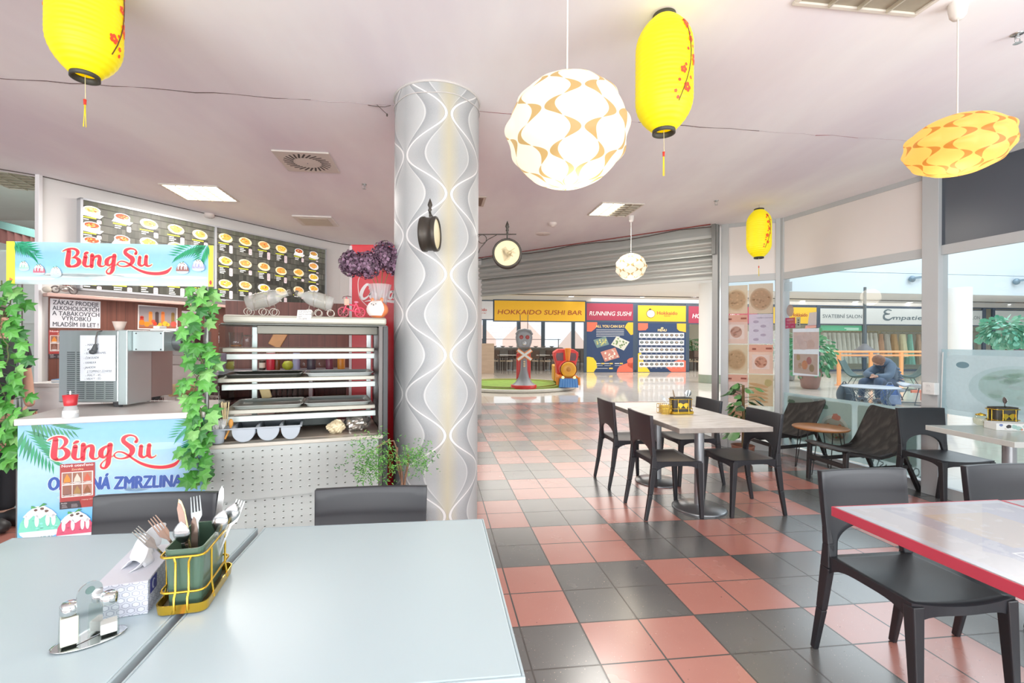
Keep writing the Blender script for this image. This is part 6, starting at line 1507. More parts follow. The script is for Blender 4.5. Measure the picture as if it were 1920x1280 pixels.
# ---- caddies
def wire(mb,pts,r=.0028,closed=False): mb.tube(pts,r,8,closed)
def knife(M,m,group,label):
    t=thing('table_knife',label,'knife',M.translation,group=group); 
    mb=MB(); mb.M=M; mb.bar((0,0,0),(0,0,.085),.011,.005,.009,.004,up=(0,1,0)); mb.build('handle',m,t,True,bevel=.0015)
    mb=MB(); mb.M=M; P=[(-.0045,.085),(.0045,.085),(.008,.115),(.0085,.165),(.005,.188),(.0,.195),(-.0055,.18),(-.0065,.12)]; mb.prism(P,-.0008,.0008); mb.build('blade',m,t,True); return t
def fork(M,m,group,label):
    t=thing('table_fork',label,'fork',M.translation,group=group)
    mb=MB(); mb.M=M; mb.bar((0,0,0),(0,0,.06),.011,.0025,.006,.003,up=(0,1,0)); mb.bar((0,0,.06),(0,0,.125),.006,.003,.006,.0028,up=(0,1,0)); mb.build('handle',m,t,True)
    mb=MB(); mb.M=M; mb.prism([(-.003,.125),(.003,.125),(.012,.14),(.0125,.152),(-.0125,.152),(-.012,.14)],-.001,.001)
    for x in (-.0105,-.0035,.0035,.0105): mb.bar((x,0,.151),(x*.95,.001,.192),.0035,.002,.0018,.0015,up=(0,1,0))
    mb.build('fork_head',m,t,True); return t
def spoon(M,m,group,label):
    t=thing('table_spoon',label,'spoon',M.translation,group=group)
    mb=MB(); mb.M=M; mb.bar((0,0,0),(0,0,.07),.012,.0025,.006,.003,up=(0,1,0)); mb.bar((0,0,.07),(0,0,.135),.006,.003,.007,.0025,up=(0,1,0)); mb.build('handle',m,t,True)
    mb=MB(); mb.M=M; mb.grid(lambda u,v:V((.019*sin(pi*v)**.8*cos(2*pi*u),.004*sin(pi*v)*sin(2*pi*u)-.004*sin(pi*v),.133+.058*v)),16,10,True); mb.build('bowl',m,t,True); return t
GRN=glassmat((.42,.55,.45),1.5,.06,'greenglass'); GRNS=mat('46604f',.25,0,.06,6.,spec=.6)
def caddy(label,loc,rz,cup,s=1.):
    t=thing('cutlery_caddy',label,'cutlery caddy',loc,rz); W_,D_,H_=.088,.185,.135   # width x, depth y
    def rr(w,d,r,z): 
        o=[]
        for cx,cy,a in ((w/2-r,d/2-r,0),(-w/2+r,d/2-r,pi/2),(-w/2+r,-d/2+r,pi),(w/2-r,-d/2+r,1.5*pi)):
            for k in range(5): o.append((cx+r*cos(a+pi/8*k),cy+r*sin(a+pi/8*k),z))
        return o
    mb=MB(); a=rr(W_+.02,D_+.02,.02,.004); b=rr(W_+.024,D_+.024,.02,.026); b2=rr(W_+.02,D_+.02,.02,.026); a2=rr(W_+.016,D_+.016,.02,.006); n=20
    mb.add(a+b+b2+a2,[(k,(k+1)%n,n+(k+1)%n,n+k) for k in range(n)]+[(n+k,n+(k+1)%n,2*n+(k+1)%n,2*n+k) for k in range(n)]+[(2*n+k,2*n+(k+1)%n,3*n+(k+1)%n,3*n+k) for k in range(n)]+[tuple(range(n))[::-1]]); mb.cur=1; mb.add(rr(W_+.015,D_+.015,.02,.0075),[tuple(range(n))]); mb.build('tray',[GOLD,mat('5b5233',.4,0,.3,40.)],t,recalc=False)
    for sx in (-1,1):
        for sy in (-1,1): mb=MB(); mb.lathe([(.005,0),(.005,.004)],8,(sx*W_*.35,sy*D_*.38,0)); mb.build('foot',GOLD,t)
    mb=MB()
    for z in (.052,H_): wire(mb,rr(W_+.008,D_+.008,.018,z),.003,True)
    for x in (-.012,.016): wire(mb,[(x,-D_/2-.013,.012),(x,-D_/2-.013,.043),(x,-D_/2-.005,.053),(x,-D_/2-.005,H_-.012),(x*1.3,-D_/2-.004,H_)]); wire(mb,[(x,D_/2+.013,.012),(x,D_/2+.005,.053),(x,D_/2+.005,H_)])
    for sx in (-1,1):
        for y in (-.05,.05): wire(mb,[(sx*(W_/2+.011),y,.012),(sx*(W_/2+.005),y,.053),(sx*(W_/2+.005),y,H_)])
    mb.build('wire_frame',GOLD,t)
    mb=MB(); o0=rr(W_-.018,D_-.02,.014,.012); o1=rr(W_-.004,D_-.006,.016,.15); i1=rr(W_-.010,D_-.012,.014,.15); i0=rr(W_-.024,D_-.026,.012,.016)
    mb.smooth=False; mb.add(o0+o1+i1+i0,[(k,(k+1)%n,n+(k+1)%n,n+k) for k in range(n)]+[(n+k,n+(k+1)%n,2*n+(k+1)%n,2*n+k) for k in range(n)]+[(2*n+k,2*n+(k+1)%n,3*n+(k+1)%n,3*n+k) for k in range(n)]+[tuple(range(n))[::-1],tuple(range(3*n,4*n))]); mb.build('cup',cup,t)
    return t
def ginkgo(t,y_,W_=.2):
    mb=MB()
    for cx,cz,an in ((-.03,.085,.5),(.028,.085,-.5)):
        pts=[(cx,cz-.035)]+[(cx+.032*sin(a+an*.4)*(1+.08*cos(a*9)),cz-.012+.03*cos(a+an*.4)) for a in [-1.1+2.2*k/12 for k in range(13)]]
        mb.add([(y_,x,z) for x,z in pts],[tuple(range(len(pts)))])
    mb.build('ginkgo_leaf',GOLD,t,recalc=False)
ca=thing; CA=V((-.752,1.195,.7405)); CRZ=radians(13)
c1=caddy('big gold wire cutlery caddy with green cup at the seam of the white tables',CA,CRZ,GRNS)
CM=Matrix.Translation(CA)@Matrix.Rotation(CRZ,4,'Z')
def stick_(fn,x,y,tx,ty,z,m,lab,roll=0.): return fn(CM@Matrix.Translation((x,y,z))@Matrix.Rotation(ty,4,'Y')@Matrix.Rotation(tx,4,'X')@Matrix.Rotation(roll,4,'Z'),m,'cutlery in the green caddy',lab)
SV=mat('b3b6b6',.2,1.,.03); SV2=mat('b59a8c',.2,.9,.05); 
stick_(knife,.020,.045,-.06,.10,.03+.03,SV,'tallest bright steel knife at the far end of the green caddy')
stick_(knife,-.012,.0,.06,-.14,.045,SV2,'brownish steel knife tilted away from the seam in the green caddy')
stick_(knife,.006,-.03,.12,.02,.02,SV2,'brownish steel knife standing low in the middle of the green caddy')
stick_(spoon,-.004,-.045,.10,-.05,.018,SV,'steel spoon at the near end of the green caddy')
stick_(fork,-.01,-.01,.16,-.62,.035,SV,'steel fork lying over the rim towards the tissue box',1.2); stick_(fork,.002,.0,.05,-.55,.040,SV2,'brownish fork leaning over the rim above the other fork',1.)
stick_(fork,.0,.02,-.1,-.10,.045,SV,'steel fork standing behind the brownish knife',.5)
stick_(spoon,.016,.03,-.12,.30,.025,SV,'steel spoon leaning over the rim towards the column'); stick_(fork,.02,.035,-.15,.34,.03,SV,'steel fork leaning over the rim towards the column'); stick_(spoon,.01,-.01,-.1,.26,.02,SV,'steel spoon leaning across the middle of the green caddy'); stick_(knife,-.016,.03,-.06,-.22,.04,mat('d9c08a',.25,.8,.05),'gold-tinted knife at the rear of the green caddy')
# tissue box with honeycomb print
m,nt,b=newmat('honeycomb'); vec,x,y,z=coords(nt)
def hexd(u,v):
    a=u/.020; c=v/.0173
    r=(c*.5).floor(); p1=(a.wrap(.5,-.5).abs(), (c/1.732*2.).wrap(.866,-.866).abs())
    p2=((a+.5).wrap(.5,-.5).abs(), (c/1.732*2.+.866).wrap(.866,-.866).abs())
    h=lambda p:(p[0]*.5+p[1]*.866).max(p[0])
    return h(p1).min(h(p2))
d=hexd(x+y,z); ln=z.lt(.0775)*((d-.36).abs().lt(.05)).max((d-.5).abs().lt(.03)*.6)
n1=noise(nt,vec,60.); base=mixc(nt,ln*.95,'d3d6e0','8d92a4'); base=mixc(nt,n1*.12,base,'f2f2f6'); nt.links.new(base,b.inputs['Base Color']); b.inputs['Roughness'].default_value=.5
TB=V((-.895,1.19,.7405)); TRZ=radians(18); t=thing('tissue_box','white tissue box with grey honeycomb print behind the salt and pepper set','tissue box',TB,TRZ)
mb=MB(); mb.box((-.054,-.11,0),(.054,.11,.078)); mb.build('box',m,t,bevel=.002)
mb=MB(); 
def tis(u,v): 
    y=-.055+.15*u; return V(((.020*sin(u*7+v*3)+.012*(v-.5))*(1-.3*v)+ .018*v*v, y*(1-.25*v)+.03*v*v, .0785+(.05+.035*sin(u*3.3+.5))*v*(.6+.8*u)))
mb.grid(tis,18,10); mb.build('tissue',mat('f6f7fa',.8,0,.02),t,solid=.0008,recalc=False)
mb=MB(); 
def tis2(u,v): return V((-.03+.05*u+.01*sin(v*5),-.03+.09*v,.0785+.05*sin(pi*u)*(.4+.6*v)))
mb.grid(tis2,12,10); mb.build('tissue',mat('eff1f6',.8,0,.02),t,solid=.0008,recalc=False)
pr=Print(TB+Matrix.Rotation(TRZ,3,'Z')@V((.0545,-.11,.0)),Matrix.Rotation(TRZ,3,'Z')@V((0,1,0))); pr.rrect(.012,.040,.055,.074,.004,'3a3f8f'); pr.L+=1; pr.ell(.033,.057,.010,.012,'c9cbe2'); pr.L+=1; pr.ell(.036,.056,.006,.009,'3a3f8f'); pr.build('badge',PM,t)
# salt and pepper
SP=onz(168,1200,.7405); t=thing('condiment_holder','oval steel holder with arched handle carrying salt and pepper shakers','condiment holder',SP,radians(40))
mb=MB(); mb.lathe([(0,0),(.03,0),(.033,.004),(.031,.004),(0,.0035)],36); o=mb.build('base',CHROME,t); o.scale=(1.95,1.05,1)
mb=MB(); 
P=[(-.0035,.004)]; 
for s in (-1,): pass
hw=.024; arc=[(-hw,.005)]+[(hw*cos(a),.104+hw*.9*sin(a)) for a in [pi-pi*k/12 for k in range(13)]]+[(hw,.005)]
vs=[];
for y,z in arc: vs+=[(-.0013,y,z),(.0013,y,z)]
hole=[(.009*cos(a),.108+.008*sin(a)) for a in [2*pi*k/12 for k in range(12)]]
mb.add([(-.0013,y,z) for y,z in arc],[tuple(range(15))]); mb.add([(.0013,y,z) for y,z in arc],[tuple(range(15))[::-1]]); mb.add(vs,[(2*k,2*k+1,2*k+3,2*k+2) for k in range(14)])
mb.cur=1
for sx in (-.0016,.0016): mb.add([(sx,y,z) for y,z in hole],[tuple(range(12))])
o=mb.build('handle',[CHROME,mat('5f7a76',.4)],t); o.rotation_euler=(0,0,radians(-62))
R_=Matrix.Rotation(radians(40),3,'Z')
SG=glassmat((.93,.96,.94),1.25,.04,'shakerglass')
for k,(x_,lab,cnt,fill) in enumerate(((-.032,'square glass salt shaker full of pale salt, nearer the camera','e9e6d6',.062),(.032,'square glass shaker half filled with white salt, behind the steel handle','f2f0ee',.026))):
    p=SP+R_@V((x_,0,.0045)); s=thing('glass_shaker',lab,'shaker',p,radians(40))
    mb=MB(); mb.hexa([(-.018,-.018,0),(.018,-.018,0),(.018,.018,0),(-.018,.018,0),(-.016,-.016,.066),(.016,-.016,.066),(.016,.016,.066),(-.016,.016,.066)]); mb.build('jar',SG,s,bevel=.004)
    mb=MB(); mb.box((-.0145,-.0145,.004),(.0145,.0145,fill)); mb.build('filling',mat(cnt,.8,0,.03),s,bevel=.002)
    mb=MB(); mb.lathe([(.0155,.066),(.0165,.068),(.0165,.084),(.013,.088),(0,.089)],20); mb.build('lid',CHROME,s)
# caddy on the whitewashed tables (turned, gold leaf side to the red tables)
p=at(1276,771,4.22); p=V((p.x,p.y,.7405)); c2=caddy('gold wire caddy with black leaf-printed cup on the seam of the whitewashed tables',p,GY+pi/2,mat('3f3b33',.3,0,.05)); ginkgo(c2,-.0455)
mb=MB(); 
M2=Matrix.Translation(p)@Matrix.Rotation(GY+pi/2,4,'Z')
for k,(fn,x,y,tx,ty,lab) in enumerate(((spoon,0,-.03,.35,0,'steel spoon fanned towards the window in the leaf-printed caddy'),(knife,.01,-.04,.3,.05,'steel knife fanned beside the spoons in the leaf-printed caddy'),(spoon,-.01,-.02,.22,0,'upright steel spoon in the leaf-printed caddy'),(knife,.0,.03,-.2,.05,'brown-handled knife at the middle of the leaf-printed caddy'),(fork,.0,.06,-.75,0,'steel fork leaning towards the aisle in the leaf-printed caddy'))): fn(M2@Matrix.Translation((x,y,.03))@Matrix.Rotation(tx,4,'X')@Matrix.Rotation(ty,4,'Y')@Matrix.Rotation(pi/2,4,'Z'),SV if k!=3 else mat('8a7358',.4),'cutlery in the leaf-printed caddy',lab)
gb=thing('gold_basket','small gold wire basket of sauces beside the leaf-printed caddy','basket',p+gx*-.13+gy*.03,GY)
mb=MB()
for z in (.004,.05,.085): wire(mb,[(-.055,-.05,z),(.055,-.05,z),(.055,.05,z),(-.055,.05,z)],.0025,True)
for k in range(7): x=-.055+.11*k/6; wire(mb,[(x,-.05,.004),(x,-.05,.085)],.002); wire(mb,[(x,.05,.004),(x,.05,.085)],.002)
mb.build('wire_frame',GOLD,gb); mb=MB(); mb.box((-.04,-.035,.006),(.04,.035,.075)); mb.build('napkin_pack',mat('d9b04a',.5,0,.1,30.),gb)
# small white table: patterned tissue box, glass jar, caddy
tb=onz(1895,806,.7405); t=thing('tissue_box','flat tissue box with teal, orange and black print on the small white table','tissue box',(3.90,3.52,.7405),radians(-14))
pr=None
mb=MB(); mb.box((-.12,-.06,0),(.12,.06,.052)); mb.build('box',mat('e9ecea',.5,0,.02),t,bevel=.002)
q=Matrix.Rotation(radians(-14),3,'Z'); pr=Print(V((3.90,3.52,.7405))+q@V((-.12,-.0606,0)),q@V((1,0,0))); rnd=random.Random(4)
pr.clip=(.002,.002,.238,.05)
for x_,z_,r_,c in ((.03,.038,.012,'3f62a8'),(.075,.03,.016,'3a3a3a'),(.11,.03,.018,'9fc6bf'),(.135,.02,.02,'a9cdc6'),(.15,.012,.010,'e07a4a'),(.175,.035,.016,'b9d2ca'),(.20,.036,.015,'e0694a'),(.21,.012,.012,'c9b8c0'),(.055,.012,.008,'d9d2cc')): pr.blob(x_,z_,r_,r_*.8,c,rnd=rnd)
pr.L+=1; pr.text('tissue',.018,.034,.007,'dfe6f2'); pr.build('box_print',PM,t)
g=thing('storage_jar','round clear glass jar behind the flat tissue box on the small white table','jar',(3.87,3.70,.7405)); mb=MB(); mb.lathe([(.02,0),(.04,.015),(.045,.045),(.035,.075),(.03,.08)],20); mb.build('jar_body',glassmat((.95,.93,.82),1.5,.05,'amberjar'),g); mb=MB(); mb.lathe([(.03,.079),(.032,.086),(.01,.095),(0,.1)],16); mb.build('lid',GOLD,g)
c3=caddy('gold wire caddy with dark cup on the small white table, cut by the frame edge',V((4.0,3.66,.7405)),radians(90),mat('3f3b33',.3,0,.05)); ginkgo(c3,-.0455)
M3=Matrix.Translation((4.0,3.66,.7405))@Matrix.Rotation(pi/2,4,'Z'); spoon(M3@Matrix.Translation((0,-.03,.04))@Matrix.Rotation(-.1,4,'X'),SV,None,'single steel spoon standing in the dark caddy on the small white table')
# ================================================================ MALL BEYOND THE SHUTTER AND THE GLASS
FP=FAC0; MULL=mat('46566a',.4,.3,.05,6.)
def fprint(back=0.,step=.006): p=FAC0+gy*back; return Print(V((p.x,p.y,0)),gx,n=-gy,step=step)
def fs(px_,back=0.):      # distance along the facade seen at a pixel column
    r=ray(px_,640); o=FAC0+gy*back; t=(o.x-r.x*o.y)/(r.x*gx.y-gx.x); return t
def fz(px_,py_,back=0.): pr=fprint(back); return pr.px(px_,py_)[1]
def fpt(s,z=0,back=0.): p=FAC0+gx*s+gy*back; return V((p.x,p.y,z))
def sign(name,label,x0,y0,x1,y1,col,fn,cat='shop sign'):
    pr=fprint(-.03); a0,b0=pr.px(x0,y1); a1,b1=pr.px(x1,y0); b0=min(b0,2.72)if False else b0
    t=thing(name,label,cat,fpt((a0+a1)/2,b0),GY)
    mb=MB(); mb.M=Matrix.Translation(fpt(0))@Matrix.Rotation(GY,4,'Z'); mb.box((a0-.06,-.025,b0-.05),(a1+.06,.04,b1+.05)); mb.build('sign_frame',MULL,t,True)
    pr.rect(a0,b0,a1,b1,col); pr.L+=1; fn(pr,a0,b0,a1,b1); pr.build('sign_face',printmat('sign',.5,emit=.08),t); return t
T=lambda tx,x0,x1,y,h,c,**k: (lambda pr,a0,b0,a1,b1: pr.text(tx,pr.px(x0,y)[0],pr.px(x0,y)[1],h,c,w=pr.px(x1,y)[0]-pr.px(x0,y)[0],**k))
def yl(pr,a0,b0,a1,b1):
    T('HOKKAIDO SUSHI BAR',933,1091,588.5,.20,'a5482a',bold=.018,shear=.18)(pr,a0,b0,a1,b1)
sign('shop_sign','long yellow sushi bar sign with red-brown slanted capitals',927,565.5,1097,600.5,'f2b92e',yl)
def wh(pr,a0,b0,a1,b1):
    pr.text('Hokkaido',a1-.28,pr.px(914,583)[1],.13,'c2483f',align='r',bold=.03); pr.text('Sushi bar',a1-.30,pr.px(914,588)[1],.07,'c2483f',align='r',shear=.2)
sign('shop_sign','white sushi bar sign half hidden by the patterned column',868,564.5,924.5,597.5,'dfe0e6',wh)
sign('shop_sign','crimson sign with pale slanted capitals above the dark blue text poster',1100,569.5,1187,600,'a23a50',T('RUNNING SUSHI',1105,1182.5,591,.19,'f0e2e2',bold=.012,shear=.2))
def y2(pr,a0,b0,a1,b1):
    pr.text('Hokkaido',pr.px(1232,589.5)[0],pr.px(1232,589.5)[1],.155,'b2553a',bold=.03,w=pr.px(1270,589)[0]-pr.px(1232,589)[0]); pr.text('Sushi bar',pr.px(1245,593)[0],pr.px(1245,593)[1],.06,'b2553a',shear=.2,bold=.01)
    c=pr.px(1220,588); pr.ell(c[0],c[1],.21,.19,'3f3328',n=24); pr.L+=1; pr.ell(c[0],c[1],.19,.17,'f3ead2',n=24); pr.ell(c[0]-.03,c[1]+.20,.06,.04,'3f3328',n=14)
sign('shop_sign','yellow sushi bar sign with small round emblem above the picture menu poster',1196,573.5,1286,602,'efbc34',y2)
sign('shop_sign','crimson sign cut off by the white mall column',1291,575.5,1420,605.5,'a23a50',lambda pr,a0,b0,a1,b1: pr.text('HOKKAIDO SUSHI',pr.px(1298,596)[0],pr.px(1298,596)[1],.2,'f0e2e2',bold=.03,shear=.2))
sign('shop_sign','yellow sushi bar sign seen through the wide pane beside the maroon sticker',1450,576.5,1531,606,'efc23c',T('Hokkaido',1484,1514,593,.17,'b2553a',bold=.03))
sign('shop_sign','pale bridal shop sign with thin grey capitals',1538,579,1619,606.5,'cfd6d8',T('SVATEBNÍ SALON',1542.5,1616,595.5,.17,'66737b',bold=.012))
def em(pr,a0,b0,a1,b1):
    c=lambda L:[(*pr.px(x,y),w) for x,y,w in L]; G='5f7079'
    for st in ([(1671,582,.05),(1664,580.5,.07),(1658,585,.10),(1664,588.5,.07),(1668,588,.04)],[(1666,588.5,.05),(1658,590,.09),(1658,597,.12),(1666,599.5,.08),(1674,595,.05)]): pr.stroke(c(st),G)
    pr.tpx('mpatie',1674,599,1728,599.5,.21,G,bold=.03,shear=.3)
sign('shop_sign','pale bridal shop sign with large flowing grey script',1624.5,579.5,1758,607.5,'cfd6d8',em)
sign('shop_sign','pale bridal shop sign with grey capitals beyond the second mall column',1792,582.5,1841.5,609,'cfd6d6',T('SVATEBNÍ SALON',1778,1837,598,.17,'77838a',bold=.012))
sign('shop_sign','blank pale sign panel above the leafy shrub',1866,584,2000,610,'dadfdd',lambda *a: None)
# facade posters
def po1(pr,a0,b0,a1,b1):
    pr.clip=(a0,b0,a1,b1); w=a1-a0; h=b1-b0
    pr.blob(a0+.05*w,b1-.03*h,.18*w,.14*h,'ee6e56'); pr.blob(a1-.02*w,b1-.1*h,.14*w,.16*h,'efb93a'); pr.blob(a0,b0+.1*h,.20*w,.22*h,'f0d23a'); pr.blob(a1-.06*w,b0+.06*h,.28*w,.14*h,'f0705a'); pr.blob(a1,b0+.18*h,.12*w,.12*h,'f0705a'); pr.L+=1
    pr.text('ALL YOU CAN EAT',a0+.5*w,b1-.105*h,.115,'f2d08a',align='c',bold=.03,w=.62*w)
    for k in range(5): pr.rect(a0+.2*w,b1-(.155+.033*k)*h,a0+(.8-.03*(k==4)*3)*w,b1-(.145+.033*k)*h,'c9cbd2')
    for x,y,r,c,c2 in ((.31,.60,.14,'6f8a8a','d3d28a'),(.72,.58,.16,'d9d8cc','7f9a6a'),(.5,.35,.17,'c9867a','efe3d6')):
        an=.35 if x<.6 else -.5; q=[(a0+w*x+w*r*(sx*cos(an)-sy*sin(an)),b0+h*y+w*r*.8*(sx*sin(an)+sy*cos(an))) for sx,sy in ((-1,-.8),(1,-.8),(1,.8),(-1,.8))]; pr.poly(q,c); pr.L+=1
        for k in range(16): sx,sy=random.uniform(-.8,.8),random.uniform(-.6,.6); pr.ell(a0+w*x+w*r*(sx*cos(an)-sy*sin(an)),b0+h*y+w*r*.8*(sx*sin(an)+sy*cos(an)),.02*w,.018*w,jit(c2,.15),n=8)
        pr.L-=1
    for x in (.2,.38,.6): pr.rect(a0+x*w,b0+.165*h,a0+(x+.1)*w,b0+.18*h,'d9dbe2'); pr.rect(a0+(x+.0)*w,b0+.125*h,a0+(x+.14)*w,b0+.135*h,'aab0bb'); pr.rect(a0+(x+.11)*w,b0+.16*h,a0+(x+.18)*w,b0+.185*h,'e9c65a')
    pr.rect(a0+.2*w,b0+.07*h,a0+.45*w,b0+.08*h,'c9ccd4'); pr.rect(a0+.48*w,b0+.06*h,a0+.56*w,b0+.09*h,'e9c65a')
def po2(pr,a0,b0,a1,b1):
    pr.clip=(a0,b0,a1,b1); w=a1-a0; h=b1-b0
    pr.blob(a0+.06*w,b1-.03*h,.14*w,.13*h,'ee6e56'); pr.blob(a1-.04*w,b1-.05*h,.16*w,.14*h,'efb93a'); pr.poly([(a0,b0),(a0+.25*w,b0),(a0+.12*w,b0+.2*h),(a0+.06*w,b0+.4*h),(a0,b0+.38*h)],'f0d23a'); pr.blob(a1-.1*w,b0+.1*h,.28*w,.16*h,'f0705a'); pr.L+=1
    pr.text('MENU',a0+.5*w,b1-.165*h,.11,'f2d9a0',align='c',bold=.04,w=.18*w); pr.ell(a0+.5*w,b1-.095*h,.03*w,.014*h,'f2d9a0')
    for r in range(5):
        y=b1-(.27+.15*r)*h; pr.rect(a0+.02*w,y-.03*h,a1-.04*w,y+.075*h,'dfe2ea' if r<4 else 'e9ebf0'); pr.L+=1
        for k in range(9): x=a0+(.075+.104*k)*w; pr.ell(x,y+.028*h,.038*w,.026*h,'3d4350',n=14); pr.L+=1; pr.ell(x,y+.03*h,.026*w,.016*h,random.choice(('9a8a7a','b5a08c','8a938f','c0764f' if r==4 else 'a79c92')),n=10); pr.L-=1
        for k in range(9): pr.rect(a0+(.05+.104*k)*w,y-.055*h,a0+(.085+.104*k)*w,y-.045*h,'aeb4c0')
        pr.L-=1
def fposter(label,x0,y0,x1,y1,fn):
    t=sign('window_poster',label,x0,y0,x1,y1,'2f4266',fn,'poster'); return t
fposter('tall navy poster with yellow capitals, three sushi pictures and orange blobs',1100,604.5,1187,697.5,po1)
fposter('tall navy picture menu poster with five rows of small dishes',1196,606.5,1286,697,po2)
# facade mullions and glass
def fbox(mb,s0,s1,b0,b1,z0,z1): mb.M=Matrix.Translation(fpt(0))@Matrix.Rotation(GY,4,'Z'); mb.box((s0,b0,z0),(s1,b1,z1))
mb=MB()
for x in (1098.5,1191.5,1288.5,1534.5,1621.5,1765,1845,1863): s=fs(x); fbox(mb,s-.09,s+.09,-.02,.06,0,3.2)
fbox(mb,-14,fs(1290),-.01,.05,2.36,2.44); fbox(mb,fs(1440),40,-.01,.05,2.30,2.38); fbox(mb,fs(1100),fs(1290),-.02,.05,0,.09); fbox(mb,fs(1530),40,-.02,.05,0,.10); fbox(mb,-14,40,-.01,.05,3.16,3.22)
struct(mb.build('facade_frame',MULL))
mb=MB(); mb.M=Matrix.Translation(fpt(0))@Matrix.Rotation(GY,4,'Z')
for s0,s1 in ((fs(1533),40),): mb.quad((s0,.02,.1),(s1,.02,.1),(s1,.02,2.3),(s0,.02,2.3))
struct(mb.build('facade_pane',GLASS))
# ---- sushi bar interior
wallstrip('wall_sushi_back',[fpt(-14,0,9.0),fpt(9.5,0,9.0)],0,.95,mat('9c8f86',.7)); wallstrip('wall_sushi_top',[fpt(-14,0,9.0),fpt(9.5,0,9.0)],3.0,3.42,mat('c9c4be',.7))
wallstrip('wall_shop_divider',[fpt(fs(1100),0,.2),fpt(fs(1100),0,9.)],0,3.42,mat('7d6a62',.7)) if False else None
mb=MB(); 
for s in (-10,-6.5,-3.2,-1.6,.4,2.6,4.2,6.2,8.2): fbox(mb,s-.12,s+.12,8.9,9.0,.95,3.0)
struct(mb.build('window_5',mat('7c8a94',.4)))
pr=fprint(9.3,.02); pr.rect(-14,.3,10,3.3,'dfeaf2'); pr.L+=1
for a0,a1 in ((-13,-8),(-1.5,1.2),(1.6,4.4)): pr.poly([(a0,.3),(a1,.3),(a1,1.5),((a0+a1)/2,2.9),(a0,1.5)],'e0c8bc')
pr.L+=1
for k in range(22): pr.rect(-14,.5+.12*k,4.6,.52+.12*k,'c9b0a6')
pr.poly([(4.6,.3),(8,.3),(6.3,2.3)],'cfbcb2'); pr.poly([(-5,.3),(-2,.3),(-3.5,2.1)],'f2f4f6')
o=pr.build('neighbour_house',printmat('daylit',.6,emit=1.1)); setp(o,'pale striped house gables seen through the sushi bar rear windows','house')  # backdrop glows by itself in place of daylight on house and sky
cb=thing('buffet_counter','long buffet counter with dishes behind the sushi bar tables','counter',fpt(1.5,0,6.0),GY)
mb=MB(); fbox(mb,-2.4,4.6,5.8,6.6,0,1.0); mb.build('counter_body',mat('a39a90',.5,0,.1,8.),cb,True); mb=MB(); fbox(mb,-2.45,4.65,5.75,6.65,1.001,1.06); mb.build('worktop',mat('d9d6d0',.3),cb,True); mb=MB()
for s in (-2.3,0,2.3,4.5): fbox(mb,s-.02,s+.02,6.2,6.24,1.06,1.55)
fbox(mb,-2.4,4.6,6.1,6.34,1.5,1.53); mb.build('glass_rail',mat('8c9094',.4,.5),cb,True)
rnd=random.Random(2)
for k in range(14):
    s=-2.2+.48*k; z=1.061; p=fpt(s,z,6.0+rnd.uniform(-.1,.1)); t=thing('serving_dish','pale serving dish in the row on the buffet counter','dish',p,group='dishes on the buffet counter'); mb=MB(); mb.lathe([(.06,0),(.14,.05),(.15,.07),(.12,.06),(0,.03)],14); mb.build('dish_body',mat(rnd.choice(('d9d4cc','b9b4b0','e9e6e0')),.4),t)
DB=mat('463833',.6,0,.1,8.); CRM=mat('c9b59c',.7)
def rchair(s,b,rz,label,first=[None]):
    p=fpt(s,0,b)
    if first[0] is None:
        t=thing('restaurant_chair',None,None); first[0]=t
        mb=MB(); mb.box((-.22,-.22,.43),(.22,.22,.49)); mb.build('seat',CRM,t,bevel=.01); mb=MB(); mb.box((-.22,.19,.56),(.22,.23,.98)); mb.build('backrest',mat('6b564a',.6),t,bevel=.01)
        for x in (-.2,.2):
            for y in (-.2,.2): mb=MB(); mb.box((x-.022,y-.022,0),(x+.022,y+.022,.43 if y<0 else .96)); mb.build('leg',DB,t)
        for x in (-.21,.21): mb=MB(); mb.box((x-.02,-.2,.62),(x+.02,.19,.66)); mb.box((x-.02,-.21,.43),(x+.02,-.17,.64)); mb.build('armrest',DB,t)
    else: t=copy_tree(first[0])
    t.location=p; t.rotation_euler=(0,0,rz); return setp(t,label,'chair','sushi bar chairs')
for x,b,rz,lab in ((934,1.6,2.4,'brown armchair in the sushi bar nearest the patterned column'),(951,1.5,-1.2,'brown armchair at the first sushi bar table, behind the railway crossing figure'),(972,1.9,2.2,'brown armchair right behind the railway crossing figure'),(1008,1.6,2.4,'brown armchair between crossing figure and toy train'),(1022,1.4,-1.2,'brown armchair at the sushi bar table pole nearer the toy train'),(1042,1.7,2.3,'brown armchair just beside the toy train roof'),(1080,1.9,-1.9,'brown armchair behind the toy train, next to the navy poster'),(1299,1.2,-.4,'brown armchair by the tall green plant beyond the posters'),(1313,.7,.3,'brown armchair beside the white mall column')): rchair(fs(x,b),b,rz+GY,lab)
for x,b,lab in ((960,1.7,'pale pole table in the sushi bar behind the crossing figure'),(1031,1.7,'pale pole table in the sushi bar beside the toy train')):
    t=thing('restaurant_table',lab,'table',fpt(fs(x,b),0,b),GY,'sushi bar tables'); mb=MB(); mb.box((-.75,-.4,.72),(.75,.4,.76)); mb.build('tabletop',mat('d6d0c8',.3),t,bevel=.005); mb=MB(); mb.lathe([(.25,0),(.25,.02),(.04,.03),(.04,.72)],18); mb.build('column',mat('c9ced4',.3,.6),t)
# tiled booth wall at the column side
t=thing('booth_partition','wood-clad partition at the sushi bar entrance beside the patterned column','partition',fpt(fs(900),0,-.4),GY); mb=MB(); fbox(mb,fs(880),fs(924),-.5,-.2,0,1.3); mb.build('partition_body',mat('b59c86',.5,0,.08,2.,(1,1,9.)),t,True)
